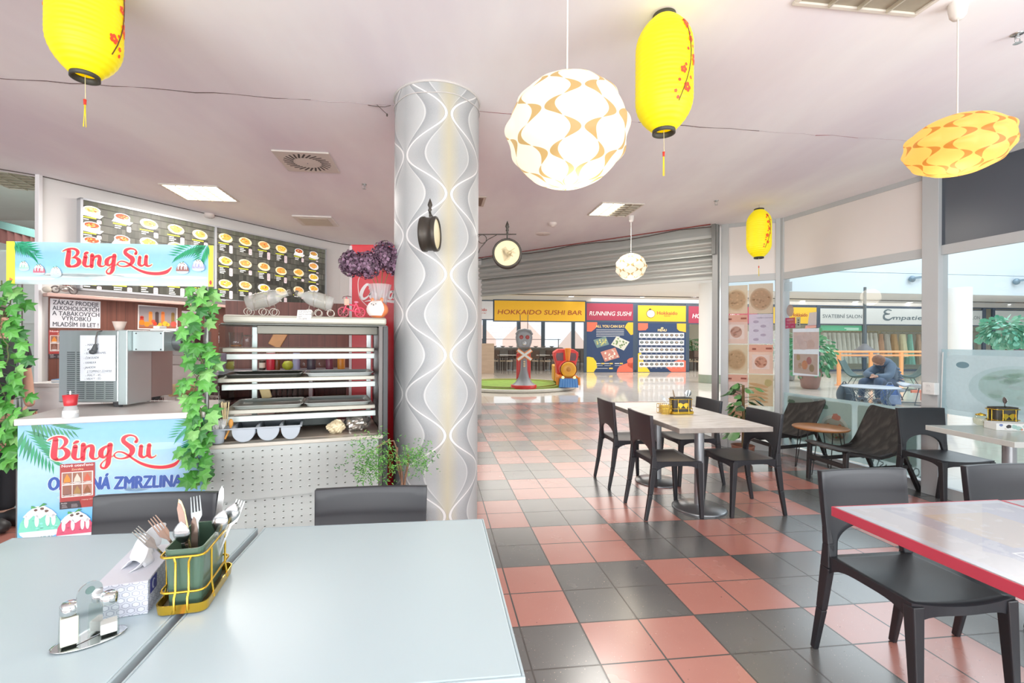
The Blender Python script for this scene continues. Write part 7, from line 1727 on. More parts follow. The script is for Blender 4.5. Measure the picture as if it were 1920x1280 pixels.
# plant beyond the posters
def palm(name,label,x,Y,h,n,ll,seed,pot=True,col=('4f9a5c','6fb878','3c7f4c'),px_Y=None):
    rnd=random.Random(seed); r=ray(x,640); p=V((r.x*Y,Y,0)); t=thing(name,label,'potted plant',p)
    if pot: mb=MB(); mb.lathe([(.16,0),(.20,.03),(.25,.40),(.26,.45),(.23,.45),(.22,.4),(0,.4)],22); mb.build('pot',mat('9a9c9a',.5),t)
    mb=MB(); mb.tube([(0,0,.38),(.02,0,h*.55),(0,0,h*.75)],.03,7); mb.build('stem',mat('7a6a48',.8),t)
    mb=MB(); M=[mat(c,.5,0,.15,20.) for c in col]
    for k in range(n):
        a=rnd.uniform(0,6.28); e=rnd.uniform(-.3,1.2); z0=h*rnd.uniform(.45,.8); pts=[]
        for j in range(7): f=j/6; pts.append(V((cos(a)*ll*f*cos(e*(1-f)),sin(a)*ll*f*cos(e*(1-f)),z0+ll*(sin(e)*f-.55*f*f))))
        mb.cur=rnd.randrange(3)
        for j in range(6):
            d=(pts[j+1]-pts[j]); sd=V((-sin(a),cos(a),0))
            for s in (-1,1):
                w=ll*.22*sin(pi*(j+.7)/7); q=pts[j]; mb.add([q,q+d*.5,q+d*.9+sd*s*w-V((0,0,w*.5)),q+d*.35+sd*s*w*.6-V((0,0,w*.2))],[(0,1,2,3)])
    mb.build('foliage',M,t,recalc=False); return t
palm('palm_plant','tall pale green plant beside the picture menu poster, by the mall column',1297,23.6,1.9,26,.7,3)
# ---- ride-on carousel with crossing figure and toy train
RC=V((.60,14.5,0)); rt=thing('carousel_platform','round low ride platform with green turf top and white rim','ride platform',RC)
mb=MB(); mb.lathe([(1.95,0),(1.98,.015),(2.0,.07),(1.98,.088),(1.90,.09)],72,caps=False); mb.build('rim',mat('d9d6cc',.35),rt)
mb=MB(); mb.lathe([(1.90,.088),(0,.088)],72,caps=False); mb.build('turf',mat('7a9a3c',.9,0,.2,6.),rt)
mb=MB(); mb.lathe([(1.65,.089),(1.65,.11),(1.69,.11),(1.69,.089)],64,caps=False); mb.lathe([(1.33,.089),(1.33,.11),(1.37,.11),(1.37,.089)],64,caps=False)
mb.build('track_rail',mat('8a8c3c',.5),rt)
cf=at(982,728,13.05); cf=V((cf.x,13.05,.089)); t=thing('crossing_figure','grey railway crossing signal figure with white cross standing on the turf platform','ride figure',cf,.05)
GR=mat('8b8f95',.35,.1,.05,4.); RD=mat('d8302c',.35); 
mb=MB(); mb.lathe([(.36,0),(.36,.09),(.33,.10),(0,.10)],28); mb.build('base',RD,t)
mb=MB(); mb.lathe([(.33,.10),(.24,.16),(.15,.30),(.10,.50),(.085,.90),(.08,1.05),(.0,1.05)],28); mb.build('pedestal',GR,t)
mb=MB(); mb.box((-.20,.05,.22),(.20,.12,.98)); mb.build('back_panel',RD,t,bevel=.03)
mb=MB(); P=[(-.16,1.12),(.16,1.12),(.21,1.26),(.235,1.42),(.21,1.56),(.10,1.63),(-.10,1.63),(-.21,1.56),(-.235,1.42),(-.21,1.26)]; mb.prism(P,-.09,.09); mb.build('head',GR,t,bevel=.04)
mb=MB(); mb.prism([(x*.72,1.39+(z-1.39)*.72) for x,z in P],-.105,-.089); mb.build('face_plate',mat('a4a8ad',.4),t,bevel=.01)
mb=MB(); mb.tube([(-.22,-.06,1.50),(-.16,-.12,1.60),(0,-.15,1.63),(.16,-.12,1.60),(.22,-.06,1.50)],.035,8); mb.build('brow_visor',GR,t)
for s in (-.085,.085):
    mb=MB(); mb.M=Matrix.Translation((s,-.105,1.42))@Matrix.Rotation(pi/2,4,'X'); mb.lathe([(.055,0),(.055,.02),(.04,.025),(0,.022)],18); mb.build('signal_lamp',mat('a8322c',.3),t); 
mb=MB(); mb.ball((0,-.12,1.25),(.06,.04,.06),14,9); mb.build('bell',mat('d3d6d9',.15,.8),t)
for s in (-1,1): mb=MB(); mb.tube([(s*.10,0,1.62),(s*.11,0,2.05)],.010,6); mb.build('antenna',mat('55585c',.4,.5),t)
for a in (.62,-.62):
    mb=MB(); c=V((0,-.14,.93)); d=V((cos(a),0,sin(a)))*.24; mb.bar(tuple(c-d),tuple(c+d),.11,.03,up=(0,1,0)); mb.build('cross_border',mat('e8822c',.4),t); mb=MB(); c=V((0,-.16 if a>0 else -.163,.93)); mb.bar(tuple(c-d*.95),tuple(c+d*.95),.06,.02,up=(0,1,0)); mb.build('cross_arm',mat('f2f0ec',.4),t)
for k in range(3): mb=MB(); mb.ball((0,-.10,.74-.06*k),(.03,.02,.022),10,6); mb.build('button',mat('ecd0a0',.3),t)
tp=V((at(1063,725,13.5).x,13.45,.089)); t=thing('toy_train','red and orange ride-on toy train with blue cowcatcher and yellow boiler front','ride-on train',tp,-.06)
OR=mat('f08a24',.35); YE=mat('f0a828',.3)
mb=MB(); P=[(-.30,.0),(.30,.0),(.29,.06),(.29,.30),(-.29,.30),(-.29,.06)]; mb.prism([(-.27,.02),(.27,.02),(.24,.27),(-.24,.27)],-.42,-.30); 
mb.build('cowcatcher',mat('3f86d6',.35),t,bevel=.01)
mb=MB()
for k in range(7): x=-.22+.073*k; mb.bar((x,-.425,.03),(x*.9,-.425,.26),.03,.02,up=(0,1,0))
mb.build('cowcatcher_bar',mat('5a9ce0',.35),bpy.data.objects[t.children[0].name]) if False else mb.build('slat_front',mat('5a9ce0',.35),t)
mb=MB(); mb.box((-.27,-.30,.06),(.27,1.1,.34)); mb.build('chassis',OR,t,bevel=.03)
mb=MB(); mb.M=Matrix.Translation((0,-.30,.52))@Matrix.Rotation(pi/2,4,'X'); mb.lathe([(.23,-.9),(.23,0),(.235,.02)],28,caps=False); mb.build('boiler',RD,t)
mb=MB(); mb.M=Matrix.Translation((0,-.32,.52))@Matrix.Rotation(pi/2,4,'X'); mb.lathe([(.215,0),(.215,.03),(.16,.05),(.07,.055),(0,.05)],28); mb.build('boiler_front',YE,t)
mb=MB(); mb.M=Matrix.Translation((0,-.375,.52))@Matrix.Rotation(pi/2,4,'X'); mb.lathe([(.06,0),(.06,.02),(0,.025)],18); mb.build('front_button',mat('c9822c',.4),t)
mb=MB(); P=[(-.26,.34),(.26,.34),(.29,.62),(.36,.88),(.36,.98),(.22,1.08),(-.22,1.08),(-.36,.98),(-.36,.88),(-.29,.62)]; mb.prism(P,.35,1.05); mb.build('cab',RD,t,bevel=.02)
for s in (-1,1): mb=MB(); mb.prism([(s*.08,.74),(s*.27,.74),(s*.30,.86),(s*.28,.96),(s*.08,.98)],.343,.352); mb.build('cab_window',mat('5a3440',.3),t)
mb=MB(); mb.lathe([(.055,.74),(.06,.80),(.09,1.10),(.085,1.12),(0,1.12)],18,(0,-.12,0)); mb.build('chimney',OR,t)
for s in (-.16,.16): mb=MB(); mb.ball((s,-.40,.30),(.04,.03,.04),12,8); mb.build('headlight',mat('ffe08a',.3,emit=1.5),t)
for s in (-1,1): mb=MB(); mb.tube([(s*.29,-.28,.30),(s*.29,-.28,.08)],.05,8); mb.build('bumper',OR,t)
mb=MB(); mb.box((-.30,1.2,.05),(.30,2.2,.55)); mb.build('wagon',mat('e0a030',.4),t,bevel=.03)
# ---- walkway outside the windows: railing, pot plants, wire table, seats, person
RY=15.3; RA=at(1556,640,RY); RB=at(1775,640,RY+.75)
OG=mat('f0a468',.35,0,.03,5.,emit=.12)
rl=thing('railing','orange walkway railing with glass panels and two top rails','railing',(RA.x,RA.y,0)); d=(V((RB.x,RB.y,0))-V((RA.x,RA.y,0)))
def rp(f,z=0): p=V((RA.x,RA.y,0))+d*f; return (p.x,p.y,z)
mb=MB(); mb.tube([rp(-.02,1.10),rp(1,1.10)],.035,8); mb.build('handrail',OG,rl,True); mb=MB(); mb.tube([rp(.03,.98),rp(1,.98)],.028,8); mb.build('handrail',OG,rl,True)
for f in (.075,.34,.60,.85,1.0):
    mb=MB(); a=rp(f); mb.box((a[0]-.05,a[1]-.03,0),(a[0]+.05,a[1]+.03,1.08)); mb.box((a[0]-.08,a[1]-.08,0),(a[0]+.08,a[1]+.08,.02)); mb.build('post',OG,rl,True)
RG=glassmat((.80,.92,.93),1.3,.05,'railglass')
for f0,f1 in ((.10,.33),(.36,.59),(.62,.84),(.86,.99)): mb=MB(); a,b_=rp(f0),rp(f1); mb.quad((a[0],a[1],.12),(b_[0],b_[1],.12),(b_[0],b_[1],.92),(a[0],a[1],.92)); mb.build('glass_panel',RG,rl,True)
def bush(name,label,x,y,Y,r,pot,seed,cols,n=420):
    rnd=random.Random(seed); c=at(x,y,Y); t=thing(name,label,'potted plant',(c.x,Y,0))
    mb=MB(); h=pot[1]; mb.lathe([(pot[0]*.62,0),(pot[0]*.78,.05),(pot[0],h*.75),(pot[0]*.98,h),(pot[0]*.88,h),(pot[0]*.85,h*.85),(0,h*.85)],28); mb.build('pot',mat(pot[2],.4,0,.08),t)
    mb=MB(); mb.tube([(0,0,h*.8),(.03,0,(h+c.z)/2),(0,0,c.z)],.03,7); mb.build('stem',mat('6a5a40',.8),t)
    mb=MB(); M=[mat(q,.5,0,.15,20.) for q in cols]
    for k in range(n):
        dd=V((rnd.gauss(0,1),rnd.gauss(0,1),rnd.gauss(0,1))).normalized(); p=V((0,0,c.z))+V((dd.x*r[0],dd.y*r[0],dd.z*r[1]))*rnd.uniform(.5,1.08); mb.cur=rnd.randrange(len(M)); oval(mb,p,dd+V((0,0,-.6)),(rnd.random(),rnd.random(),1),rnd.uniform(.10,.2))
    mb.build('foliage',M,t,recalc=False); return t
bush('potted_shrub','leafy green shrub in a large brown pot behind the double food poster',1519,665,14.2,(.62,.66),(.30,.62,'8d6a62'),4,('6fb488','4f9a74','8cc79a'))
palm('palm_plant','dark green palm between the corner post and the large brown pot',1478,17.3,1.8,34,1.0,6,True,('3f7f6a','5a9a74','2f6a5a'))
bush('potted_shrub','round pale green shrub on the walkway seen above the frosted panel',1886,623,13.2,(.50,.40),(.24,.55,'b9b4ac'),7,('7fc2a8','5aa88c','a0d2b8'),380)
# wire-base round table
tp=at(1632,724,10.1); t=thing('wire_table','round white table with criss-cross wire base outside the glass','table',(tp.x,tp.y,0))
WR=mat('6d8290',.4,.4); mb=MB(); mb.lathe([(0,tp.z-.02),(.50,tp.z-.02),(.52,tp.z-.01),(.50,tp.z),(0,tp.z)],40); mb.build('tabletop',mat('c3ccd6',.35),t)
mb=MB(); zt=tp.z-.02
for k in range(14):
    a=2*pi*k/14
    for s in (-1,1): mb.tube([(.42*cos(a),.42*sin(a),zt),(.30*cos(a+s*.45),.30*sin(a+s*.45),zt*.5),(.38*cos(a+s*.9),.38*sin(a+s*.9),.01)],.006,4)
mb.tube([(.38*cos(2*pi*k/24),.38*sin(2*pi*k/24),.01) for k in range(24)],.007,5,True); mb.build('wire_base',WR,t)
def pack(name,label,px0,py0,Y,w,dpt,h,col,col2,rz):
    p=at(px0,py0,Y); t=thing(name,label,'bag',(p.x,p.y,0),rz)
    mb=MB(); mb.grid(lambda u,v:V((w*sin(pi*(.08+.88*v))**.5*cos(2*pi*u)*(1-.18*v),dpt*sin(pi*(.08+.88*v))**.5*sin(2*pi*u)*(1-.3*v),h*v)),24,14,True); mb.build('bag_body',mat(col,.6,0,.15,10.),t)
    mb=MB(); mb.grid(lambda u,v:V((w*.72*(2*u-1),-dpt*(1.02-.25*v)-.02*sin(pi*u),h*(.08+.45*v))),10,8); mb.build('front_pocket',mat(col2,.6,0,.15,10.),t,solid=.02)
    mb=MB(); mb.tube([(-.06,0,h*.96),(-.03,0,h*1.09),(.03,0,h*1.09),(.06,0,h*.96)],.012,6); mb.build('handle',mat(col2,.6),t)
    for s in (-1,1): mb=MB(); mb.tube([(s*w*.5,-dpt*.5,h*.85),(s*w*.62,-dpt*.95,h*.5),(s*w*.6,-dpt*.8,h*.1)],.014,6); mb.build('strap',mat(col2,.6),t)
    return t
pack('backpack','dark slate backpack on the walkway floor beside the wire table',1583,748,10.9,.20,.15,.44,'4a5c68','3b4a55',.2)
pack('backpack','blue and grey rucksack leaning by the wire table before the seated person',1668,755,10.45,.19,.15,.46,'4f6fa8','7f92b0',-.2)
def shell(name,label,x,Y,rz,col,legc,s=1.):
    r=ray(x,640); t=thing(name,label,'chair',(r.x*Y,Y,0),rz); mb=MB(); 
    P=smoothline([(-.42,.40),(-.30,.41),(-.05,.36),(.15,.36),(.30,.50),(.42,.75),(.46,.84)],5)
    def fn(u,v): i=v*(len(P)-1); k=min(int(i),len(P)-2); f=i-k; y=(u-.5)*.62; return V(((P[k][0]*(1-f)+P[k+1][0]*f),y*(.86+.14*sin(pi*min(1,v*1.2+.1))),P[k][1]*(1-f)+P[k+1][1]*f+.06*(2*u-1)**2))*s
    mb.grid(fn,12,28); mb.build('seat_shell',mat(col,.6),t,solid=.025,recalc=False)
    for sy in (-1,1): mb=MB(); mb.tube([(-.22*s,sy*.2*s,.38*s),(-.34*s,sy*.27*s,.01),(.30*s,sy*.27*s,.01),(.12*s,sy*.2*s,.36*s)],.012*s,6); mb.build('leg',mat(legc,.4,.4),t)
    return t
shell('shell_chair','pale grey shell chair on thin legs partly behind the window post',1735,10.6,-.25,'c6ccd2','5a6a76')
shell('shell_chair','dark teal shell chair behind the seated person by the railing',1612,13.9,2.2,'4a625f','3a4a50')
shell('shell_chair','dark teal shell chair next to the railing end nearer the window post',1700,13.9,-.5,'46605e','3a4a50')
mb=MB(); p=at(1722,745,11.4); mb.box((p.x-.18,p.y-.02,.18),(p.x+.14,p.y+.02,.25)); mb.box((p.x+.06,p.y-.02,.0),(p.x+.14,p.y+.02,.18)); setp(mb.build('sign_stand',mat('e0826a',.5),bevel=.004),'small salmon-coloured stand on the walkway under the pale shell chair','stand')
# far black chandelier-like pendant above the walkway
p=at(1621,654,17.0); t=thing('hanging_lamp','dark bell-shaped pendant shade on a rod hanging beyond the railing','pendant lamp',(p.x,p.y,p.z)); mb=MB(); mb.lathe([(.40,-.30),(.30,-.02),(.12,.12),(.05,.2),(0,.2)],28); mb.build('shade',mat('6a6a6c',.5),t); mb=MB(); mb.tube([(0,0,.2),(0,0,cz-p.z)],.05,8); mb.build('rod',mat('5a6468',.5),t)
# spotlights on the fascia
for x,y,lab in ((1708,523,'small grey spotlight on the white fascia above the bridal sign'),(1903,528,'small grey spotlight on the white fascia at the frame edge')):
    r=ray(x,y); o_=fpt(0,0,-5.42); t_=(o_-V((0,0,CH))).dot(gy)/r.dot(gy); p=V((0,0,CH))+r*t_; t=thing('fascia_spotlight',lab,'spotlight',p,GY); mb=MB(); mb.ball((0,-.05,0),(.11,.10,.12),12,8); mb.build('housing',mat('6f8796',.4,.3),t); mb=MB(); mb.bar((.06,-.05,.03),(.5,-.06,.09),.06,.08); mb.build('arm',mat('7f96a4',.4,.3),t)
# downlights in the walkway ceiling
for k,(x,y) in enumerate(((1071,555.5),(1205,556),(1300,556.5),(1505,563.5),(1605,565),(1706,566.5),(1890,570))):
    p=onz(x,y,cz); t=thing('downlight','small round downlight in the walkway ceiling','downlight',(p.x,p.y,cz-.001),group='walkway ceiling downlights'); mb=MB(); mb.lathe([(.16,0),(.16,-.012),(.12,-.014)],20,caps=False); mb.build('ring',WHITE,t); mb=MB(); mb.lathe([(.12,-.010),(0,-.010)],20,caps=False); mb.build('lens',mat('ffffff',.3,0,.01,emit=5.),t)
# ---- bridal shop
wallstrip('wall_bridal',[fpt(9.7,0,3.2),fpt(40,0,3.2)],0,3.42,mat('d3cdb9',.7,0,.04,1.))
pr=fprint(.09); a0,b1=pr.px(1538,609.5); a1,b0=pr.px(1618,620); pr.rect(a0,b0,a1,b1,'5fb98f'); pr.L+=1
for k in range(2): pr.rect(pr.px(1583+4*k,613)[0],b0+.10-.07*k,pr.px(1610,613)[0],b0+.14-.07*k,'d9f2e4')
setp(pr.build('green_header',printmat('sign',.4,emit=.25)),'green printed header strip above the white wedding gowns','sign')
def gown(seed,col,kind):
    rnd=random.Random(seed); mb=MB(); ph=rnd.uniform(0,6)
    def fn(u,v):
        z=-1.55*v; fl=(.075+.05*v**1.2) if kind=='gown' else (.13+.04*v); 
        if v<.22: fl*= .55+.45*abs(v-.14)/.14 if kind=='gown' else 1
        k=1+.13*v*sin(9*2*pi*u+ph)+.05*sin(4*2*pi*u+ph*2); return V((fl*k*cos(2*pi*u),.22*k*(.5+.7*v)*sin(2*pi*u),z if kind=='gown' else z*.75))
    mb.grid(fn,40,12,True); return mb
def hangrail(label,x0,x1,b,z):
    t=thing('clothes_rail',label,'clothes rail',fpt(fs((x0+x1)/2,b),0,b),GY); mb=MB(); a,c=fpt(fs(x0,b),z,b),fpt(fs(x1,b),z,b); mb.tube([tuple(a),tuple(c)],.02,6); mb.build('rail',mat('b9a87a',.3,.6),t,True)
    for q in (a,c): mb=MB(); mb.tube([(q.x,q.y,0),tuple(q)],.02,6); mb.build('upright',mat('b9a87a',.3,.6),t,True)
hangrail('brass clothes rail carrying the white wedding gowns',1538,1646,.9,1.98); hangrail('brass clothes rail carrying jackets and coloured gowns',1650,1752,.9,2.02); hangrail('brass clothes rail beyond the second mall column',1796,1920,.9,2.0)
protos={}
def hang(x,col,kind,label,group,b=.9,z=1.9):
    k=(col,kind); p=fpt(fs(x,b),z,b)
    if k not in protos:
        t=thing('wedding_gown' if kind=='gown' else 'jacket',None,None); mb=gown(len(protos)+3,col,kind); mb.build('cloth',mat(col,.8,0,.06,8.),t,recalc=False); mb=MB(); mb.tube([(-.14,0,.0),(0,0,.06),(.14,0,0)],.008,5); mb.tube([(0,0,.06),(0,0,.10),(.02,0,.115)],.006,5); mb.build('hanger',mat('8a7a5a',.5),t); protos[k]=t
    else: t=copy_tree(protos[k])
    t.location=p; t.rotation_euler=(0,0,GY+random.uniform(-.3,.3)); return setp(t,label,'dress' if kind=='gown' else 'jacket',group)
for k in range(12): hang(1546+8.6*k,'e4e2da','gown','white wedding gown hanging in the row under the green header strip','white wedding gowns')
for x,c,kd,lab in ((1652,'c89a7c','gown','dusky pink gown hanging first behind the shop mullion'),(1662,'b9b4aa','jacket','pale grey jacket among the coloured bridal shop clothes'),(1676,'c29a6a','jacket','tan jacket among the coloured bridal shop clothes'),(1692,'e3dcb4','jacket','cream blazer among the coloured bridal shop clothes'),(1706,'8fd0c0','gown','mint green gown in the bridal shop window'),(1722,'c9a68c','gown','beige gown behind the mint gown'),(1735,'8d8a8c','jacket','dark patterned jacket beside the window post')): hang(x,c,kd,lab,None,.7,1.85)
for x,c,lab in ((1803,'e6dcc0','cream gown hanging past the second mall column'),(1817,'6f8a96','slate blue gown hanging past the second mall column'),(1836,'e9e3d2','ivory gown beside the narrow shop mullion'),(1868,'d9c9b0','sand-coloured gown behind the pale shrub'),(1908,'b9829a','rose gown at the frame edge behind the pale shrub')): hang(x,c,'gown',lab,None,.7,1.85)
# ---- people
def skin(name,pts,edges,m,parent,sub=2,extra=None):
    me=bpy.data.meshes.new(name); me.from_pydata([p[:3] for p in pts],edges,[]); o=bpy.data.objects.new(name,me); COL.objects.link(o)
    o.modifiers.new('k','SKIN'); 
    for i,p in enumerate(pts):
        sv=me.skin_vertices[0].data[i]; r=p[3]; sv.radius=(r,p[4] if len(p)>4 else r); sv.use_root=(i==0)
    o.modifiers.new('u','SUBSURF').levels=sub; o.modifiers['u'].render_levels=sub
    bpy.context.view_layer.update(); ne=bpy.data.meshes.new_from_object(o.evaluated_get(bpy.context.evaluated_depsgraph_get()))
    bpy.data.objects.remove(o); ne.materials.clear(); ne.materials.append(m)
    for p in ne.polygons: p.use_smooth=True
    if extra:
        bm=bmesh.new(); bm.from_mesh(ne)
        for v,f in extra:
            vv=[bm.verts.new(x) for x in v]
            for q in f:
                try: bm.faces.new([vv[i] for i in q])
                except ValueError: pass
        bm.to_mesh(ne); bm.free()
    return link(name,ne,parent,True)
def fingers(c,d,up,s=1.):
    """five unequal bent fingers on a palm at c pointing along d"""
    mb=MB(); d=V(d).normalized(); sd=d.cross(V(up)).normalized(); dn=sd.cross(d)
    for k,l in enumerate((.062,.074,.078,.070)):
        o=V(c)+sd*(.030-.020*k)*s; mb.tube([o,o+d*l*.55*s-dn*.004*s,o+d*l*.95*s-dn*.022*s],[.009*s,.0085*s,.006*s],6)
    o=V(c)+sd*.035*s-d*.04*s; mb.tube([o,o+sd*.025*s+d*.02*s,o+sd*.03*s+d*.05*s-dn*.008*s],[.011*s,.010*s,.007*s],6)
    return (mb.v,mb.f)
SKN=mat('d3a28a',.55,0,.05,10.)
def A(x,y,Y): v=at(x,y,Y); return (v.x,v.y,v.z)
pw=thing('person','person in a grey-blue puffer jacket hunched over on a seat by the wire table','person',(A(1672,640,11.5)[0],11.5,0))
pel=V(A(1673,716,11.55)); che=V(A(1664,689,11.35)); nec=V(A(1652,680,11.2)); hed=V(A(1645,677,11.1))
eL=V(A(1667,706,11.0)); hL=V(A(1637,706,10.95)); eR=V(A(1624,702,11.35)); hR=V(A(1640,704,11.05)); sL=V(A(1669,686,11.15)); sR=V(A(1648,688,11.45))
kL=V(A(1646,713,10.85)); kR=V(A(1617,714,11.2)); fL=V((kL.x+.05,kL.y+.05,.09)); fR=V((kR.x+.05,kR.y+.1,.09))
pts=[(*pel,.14),(*((pel+che)/2),.14),(*che,.15),(*nec,.065),(*hed,.10),(*(hed+V((-.05,-.03,-.06))),.07),(*sL,.07),(*eL,.05),(*hL,.035),(*sR,.07),(*eR,.05),(*hR,.035),(*kL,.075),(*fL,.05),(*(fL+V((-.08,-.14,-.04))),.04),(*kR,.075),(*fR,.05),(*(fR+V((-.1,-.12,-.04))),.04)]
skin('body',pts,[(0,1),(1,2),(2,3),(3,4),(4,5),(2,6),(6,7),(7,8),(2,9),(9,10),(10,11),(0,12),(12,13),(13,14),(0,15),(15,16),(16,17)],SKN,pw,2,[fingers(hL,(-1,-.2,-.1),(0,0,1)),fingers(hR,(1,-.3,-.1),(0,0,1))])
JK=mat('5f7488',.7,0,.08,6.); JE=[]
skin('puffer_jacket',[(*(pel+V((0,0,.05))),.20),(*((pel+che)/2+V((.03,.03,.02))),.22),(*che,.21),(*(nec+V((.03,.02,0))),.11),(*sL,.12),(*((sL+eL)/2),.115),(*eL,.10),(*(eL.lerp(hL,.8)),.065),(*sR,.12),(*((sR+eR)/2),.11),(*eR,.095),(*(eR.lerp(hR,.8)),.065)],[(0,1),(1,2),(2,3),(2,4),(4,5),(5,6),(6,7),(2,8),(8,9),(9,10),(10,11)],JK,pw)
mb=MB()
for k in range(5):
    f=k/4; c=(pel+V((0,0,.05))).lerp(che,f); mb.tube([tuple(c+V((.225*cos(a),.215*sin(a),.03*sin(2*a)))) for a in [j*2*pi/20 for j in range(20)]],.018,6,True)
mb.build('quilting',mat('4f6378',.7,0,.06,6.),pw,True)
hc=nec+V((.12,.08,.0)); mb=MB(); mb.ball(tuple(hc),(.20,.17,.13),14,10); mb.build('hood',mat('54687c',.7,0,.08,6.),pw,True)
skin('trousers',[(*pel,.165),(*((pel+kL)/2),.115),(*kL,.095),(*(kL.lerp(fL,.6)),.07),(*fL,.065),(*((pel+kR)/2),.115),(*kR,.095),(*(kR.lerp(fR,.6)),.07),(*fR,.065)],[(0,1),(1,2),(2,3),(3,4),(0,5),(5,6),(6,7),(7,8)],mat('4f6178',.8,0,.1,8.),pw)
mb=MB(); mb.ball(tuple(hed+V((.03,.0,.035))),(.125,.13,.12),16,10); mb.build('hair',mat('8a6450',.7,0,.2,20.),pw,True)
for f in (fL,fR): mb=MB(); mb.ball(tuple(f+V((-.05,-.08,-.04))),(.10,.13,.05),12,8); mb.build('shoe',mat('5a5f68',.6),pw,True)
q=pel; ss=thing('low_seat','low grey stool under the hunched person','stool',(q.x+.05,q.y+.08,0)); mb=MB(); mb.lathe([(.22,q.z-.24),(.26,q.z-.22),(.26,q.z-.18),(0,q.z-.17)],24); mb.build('seat',mat('8a97a2',.6),ss)
for k in range(4): a=k*pi/2+.4; mb=MB(); mb.tube([(.15*cos(a),.15*sin(a),q.z-.23),(.24*cos(a),.24*sin(a),0)],.014,6); mb.build('leg',mat('5a6a76',.4,.4),ss)
# standing person at the frame edge
bx,by=-3.655,3.42
ps=thing('person','person in dark clothes standing behind the ivy pole, mostly out of frame','person',(bx,by,0))
B=lambda x,y,z,r,r2=None:(bx+x,by+y,z,r)+((r2,) if r2 else ())
skin('body',[B(0,0,.92,.13),B(0,0,1.12,.125),B(0,0,1.30,.14),B(0,0,1.41,.055),B(.01,-.01,1.53,.088),B(.015,-.01,1.58,.085),B(0,.17,1.34,.06),B(.02,.22,1.08,.045),B(.08,.2,.86,.032),B(0,-.17,1.34,.06),B(.03,-.22,1.08,.045),B(.12,-.18,.90,.032),B(0,.09,.50,.065),B(0,.09,.09,.045),B(.13,.09,.04,.038),B(0,-.09,.50,.065),B(.0,-.09,.09,.045),B(.13,-.09,.04,.038)],[(0,1),(1,2),(2,3),(3,4),(4,5),(2,6),(6,7),(7,8),(2,9),(9,10),(10,11),(0,12),(12,13),(13,14),(0,15),(15,16),(16,17)],SKN,ps,2,[fingers(V((bx+.09,by+.2,.83)),(.3,0,-1),(1,0,0)),fingers(V((bx+.14,by-.18,.87)),(.5,0,-.9),(1,0,0))])
mb=MB(); mb.tube([(bx+.092,by-.01,1.535),(bx+.118,by-.012,1.52),(bx+.092,by-.01,1.508)],.011,6); mb.build('nose',SKN,ps,True)
for s in (-.035,.035): mb=MB(); mb.ball((bx+.092,by-.01+s,1.552),.010,8,6); mb.build('eye',mat('3a2a22',.3),ps,True)
mb=MB(); mb.tube([(bx+.088,by-.035,1.482),(bx+.097,by-.01,1.480),(bx+.088,by+.015,1.482)],.006,6); mb.build('mouth',mat('b0665a',.5),ps,True)
for s in (-1,1): mb=MB(); mb.ball((bx+.0,by-.01+s*.09,1.53),(.022,.010,.032),10,8); mb.build('ear',SKN,ps,True)
DT=mat('25272b',.8,0,.1,10.)
skin('shirt',[B(0,0,.88,.155),B(0,0,1.12,.15),B(0,0,1.30,.158),B(0,0,1.385,.075),B(0,.17,1.34,.085),B(.015,.21,1.14,.068),B(0,-.17,1.34,.085),B(.02,-.21,1.14,.068)],[(0,1),(1,2),(2,3),(2,4),(4,5),(2,6),(6,7)],DT,ps)
skin('trousers',[B(0,0,.92,.148),B(0,.09,.72,.10),B(0,.09,.50,.085),B(0,.09,.09,.075),B(0,-.09,.72,.10),B(0,-.09,.50,.085),B(0,-.09,.09,.075)],[(0,1),(1,2),(2,3),(0,4),(4,5),(5,6)],mat('1f2126',.8),ps)
mb=MB(); mb.ball((bx-.015,by-.01,1.585),(.108,.102,.088),16,10); mb.build('hair',mat('4a352a',.7,0,.2,30.),ps,True)
for s in (-.09,.09): mb=MB(); mb.ball((bx+.06,by+s,.05),(.16,.075,.065),12,8); mb.build('shoe',mat('222222',.5),ps,True)
# ---- room past the white post
t=thing('fabric_valance','dark red valance on a teal rail in the room past the white post','curtain',(-5.8,6.9,0)); 
a,b_=at(-60,405,6.9),at(74,440,6.2); mb=MB(); mb.bar(tuple(a),tuple(b_),.06,.10); mb.build('rail',mat('6f9a94',.4),t,True); mb=MB(); dn=V((0,0,-.20)); mb.grid(lambda u,v: a.lerp(b_,u)+dn*v+V((.0,.03*sin(u*60),-.05)),60,4); mb.build('cloth',mat('6a3f3a',.8,0,.1,8.),t,True,recalc=False)
a,b_=at(-60,470,5.4),at(70,450,5.2); t=thing('menu_cabinet','grey-green kitchen cabinet behind the banner in the room past the post','cabinet',(-5.3,5.4,0)); mb=MB(); mb.box((-6.3,5.3,0),(-4.95,5.7,2.40)); mb.build('carcass',mat('b9c4bc',.5),t,True); mb=MB(); mb.box((-6.28,5.28,1.57),(-5.65,5.2995,2.38)); mb.build('door',mat('c3cdc6',.5),t,True); mb=MB(); mb.box((-5.63,5.28,1.57),(-4.97,5.2995,2.38)); mb.build('door',mat('c3cdc6',.5),t,True)
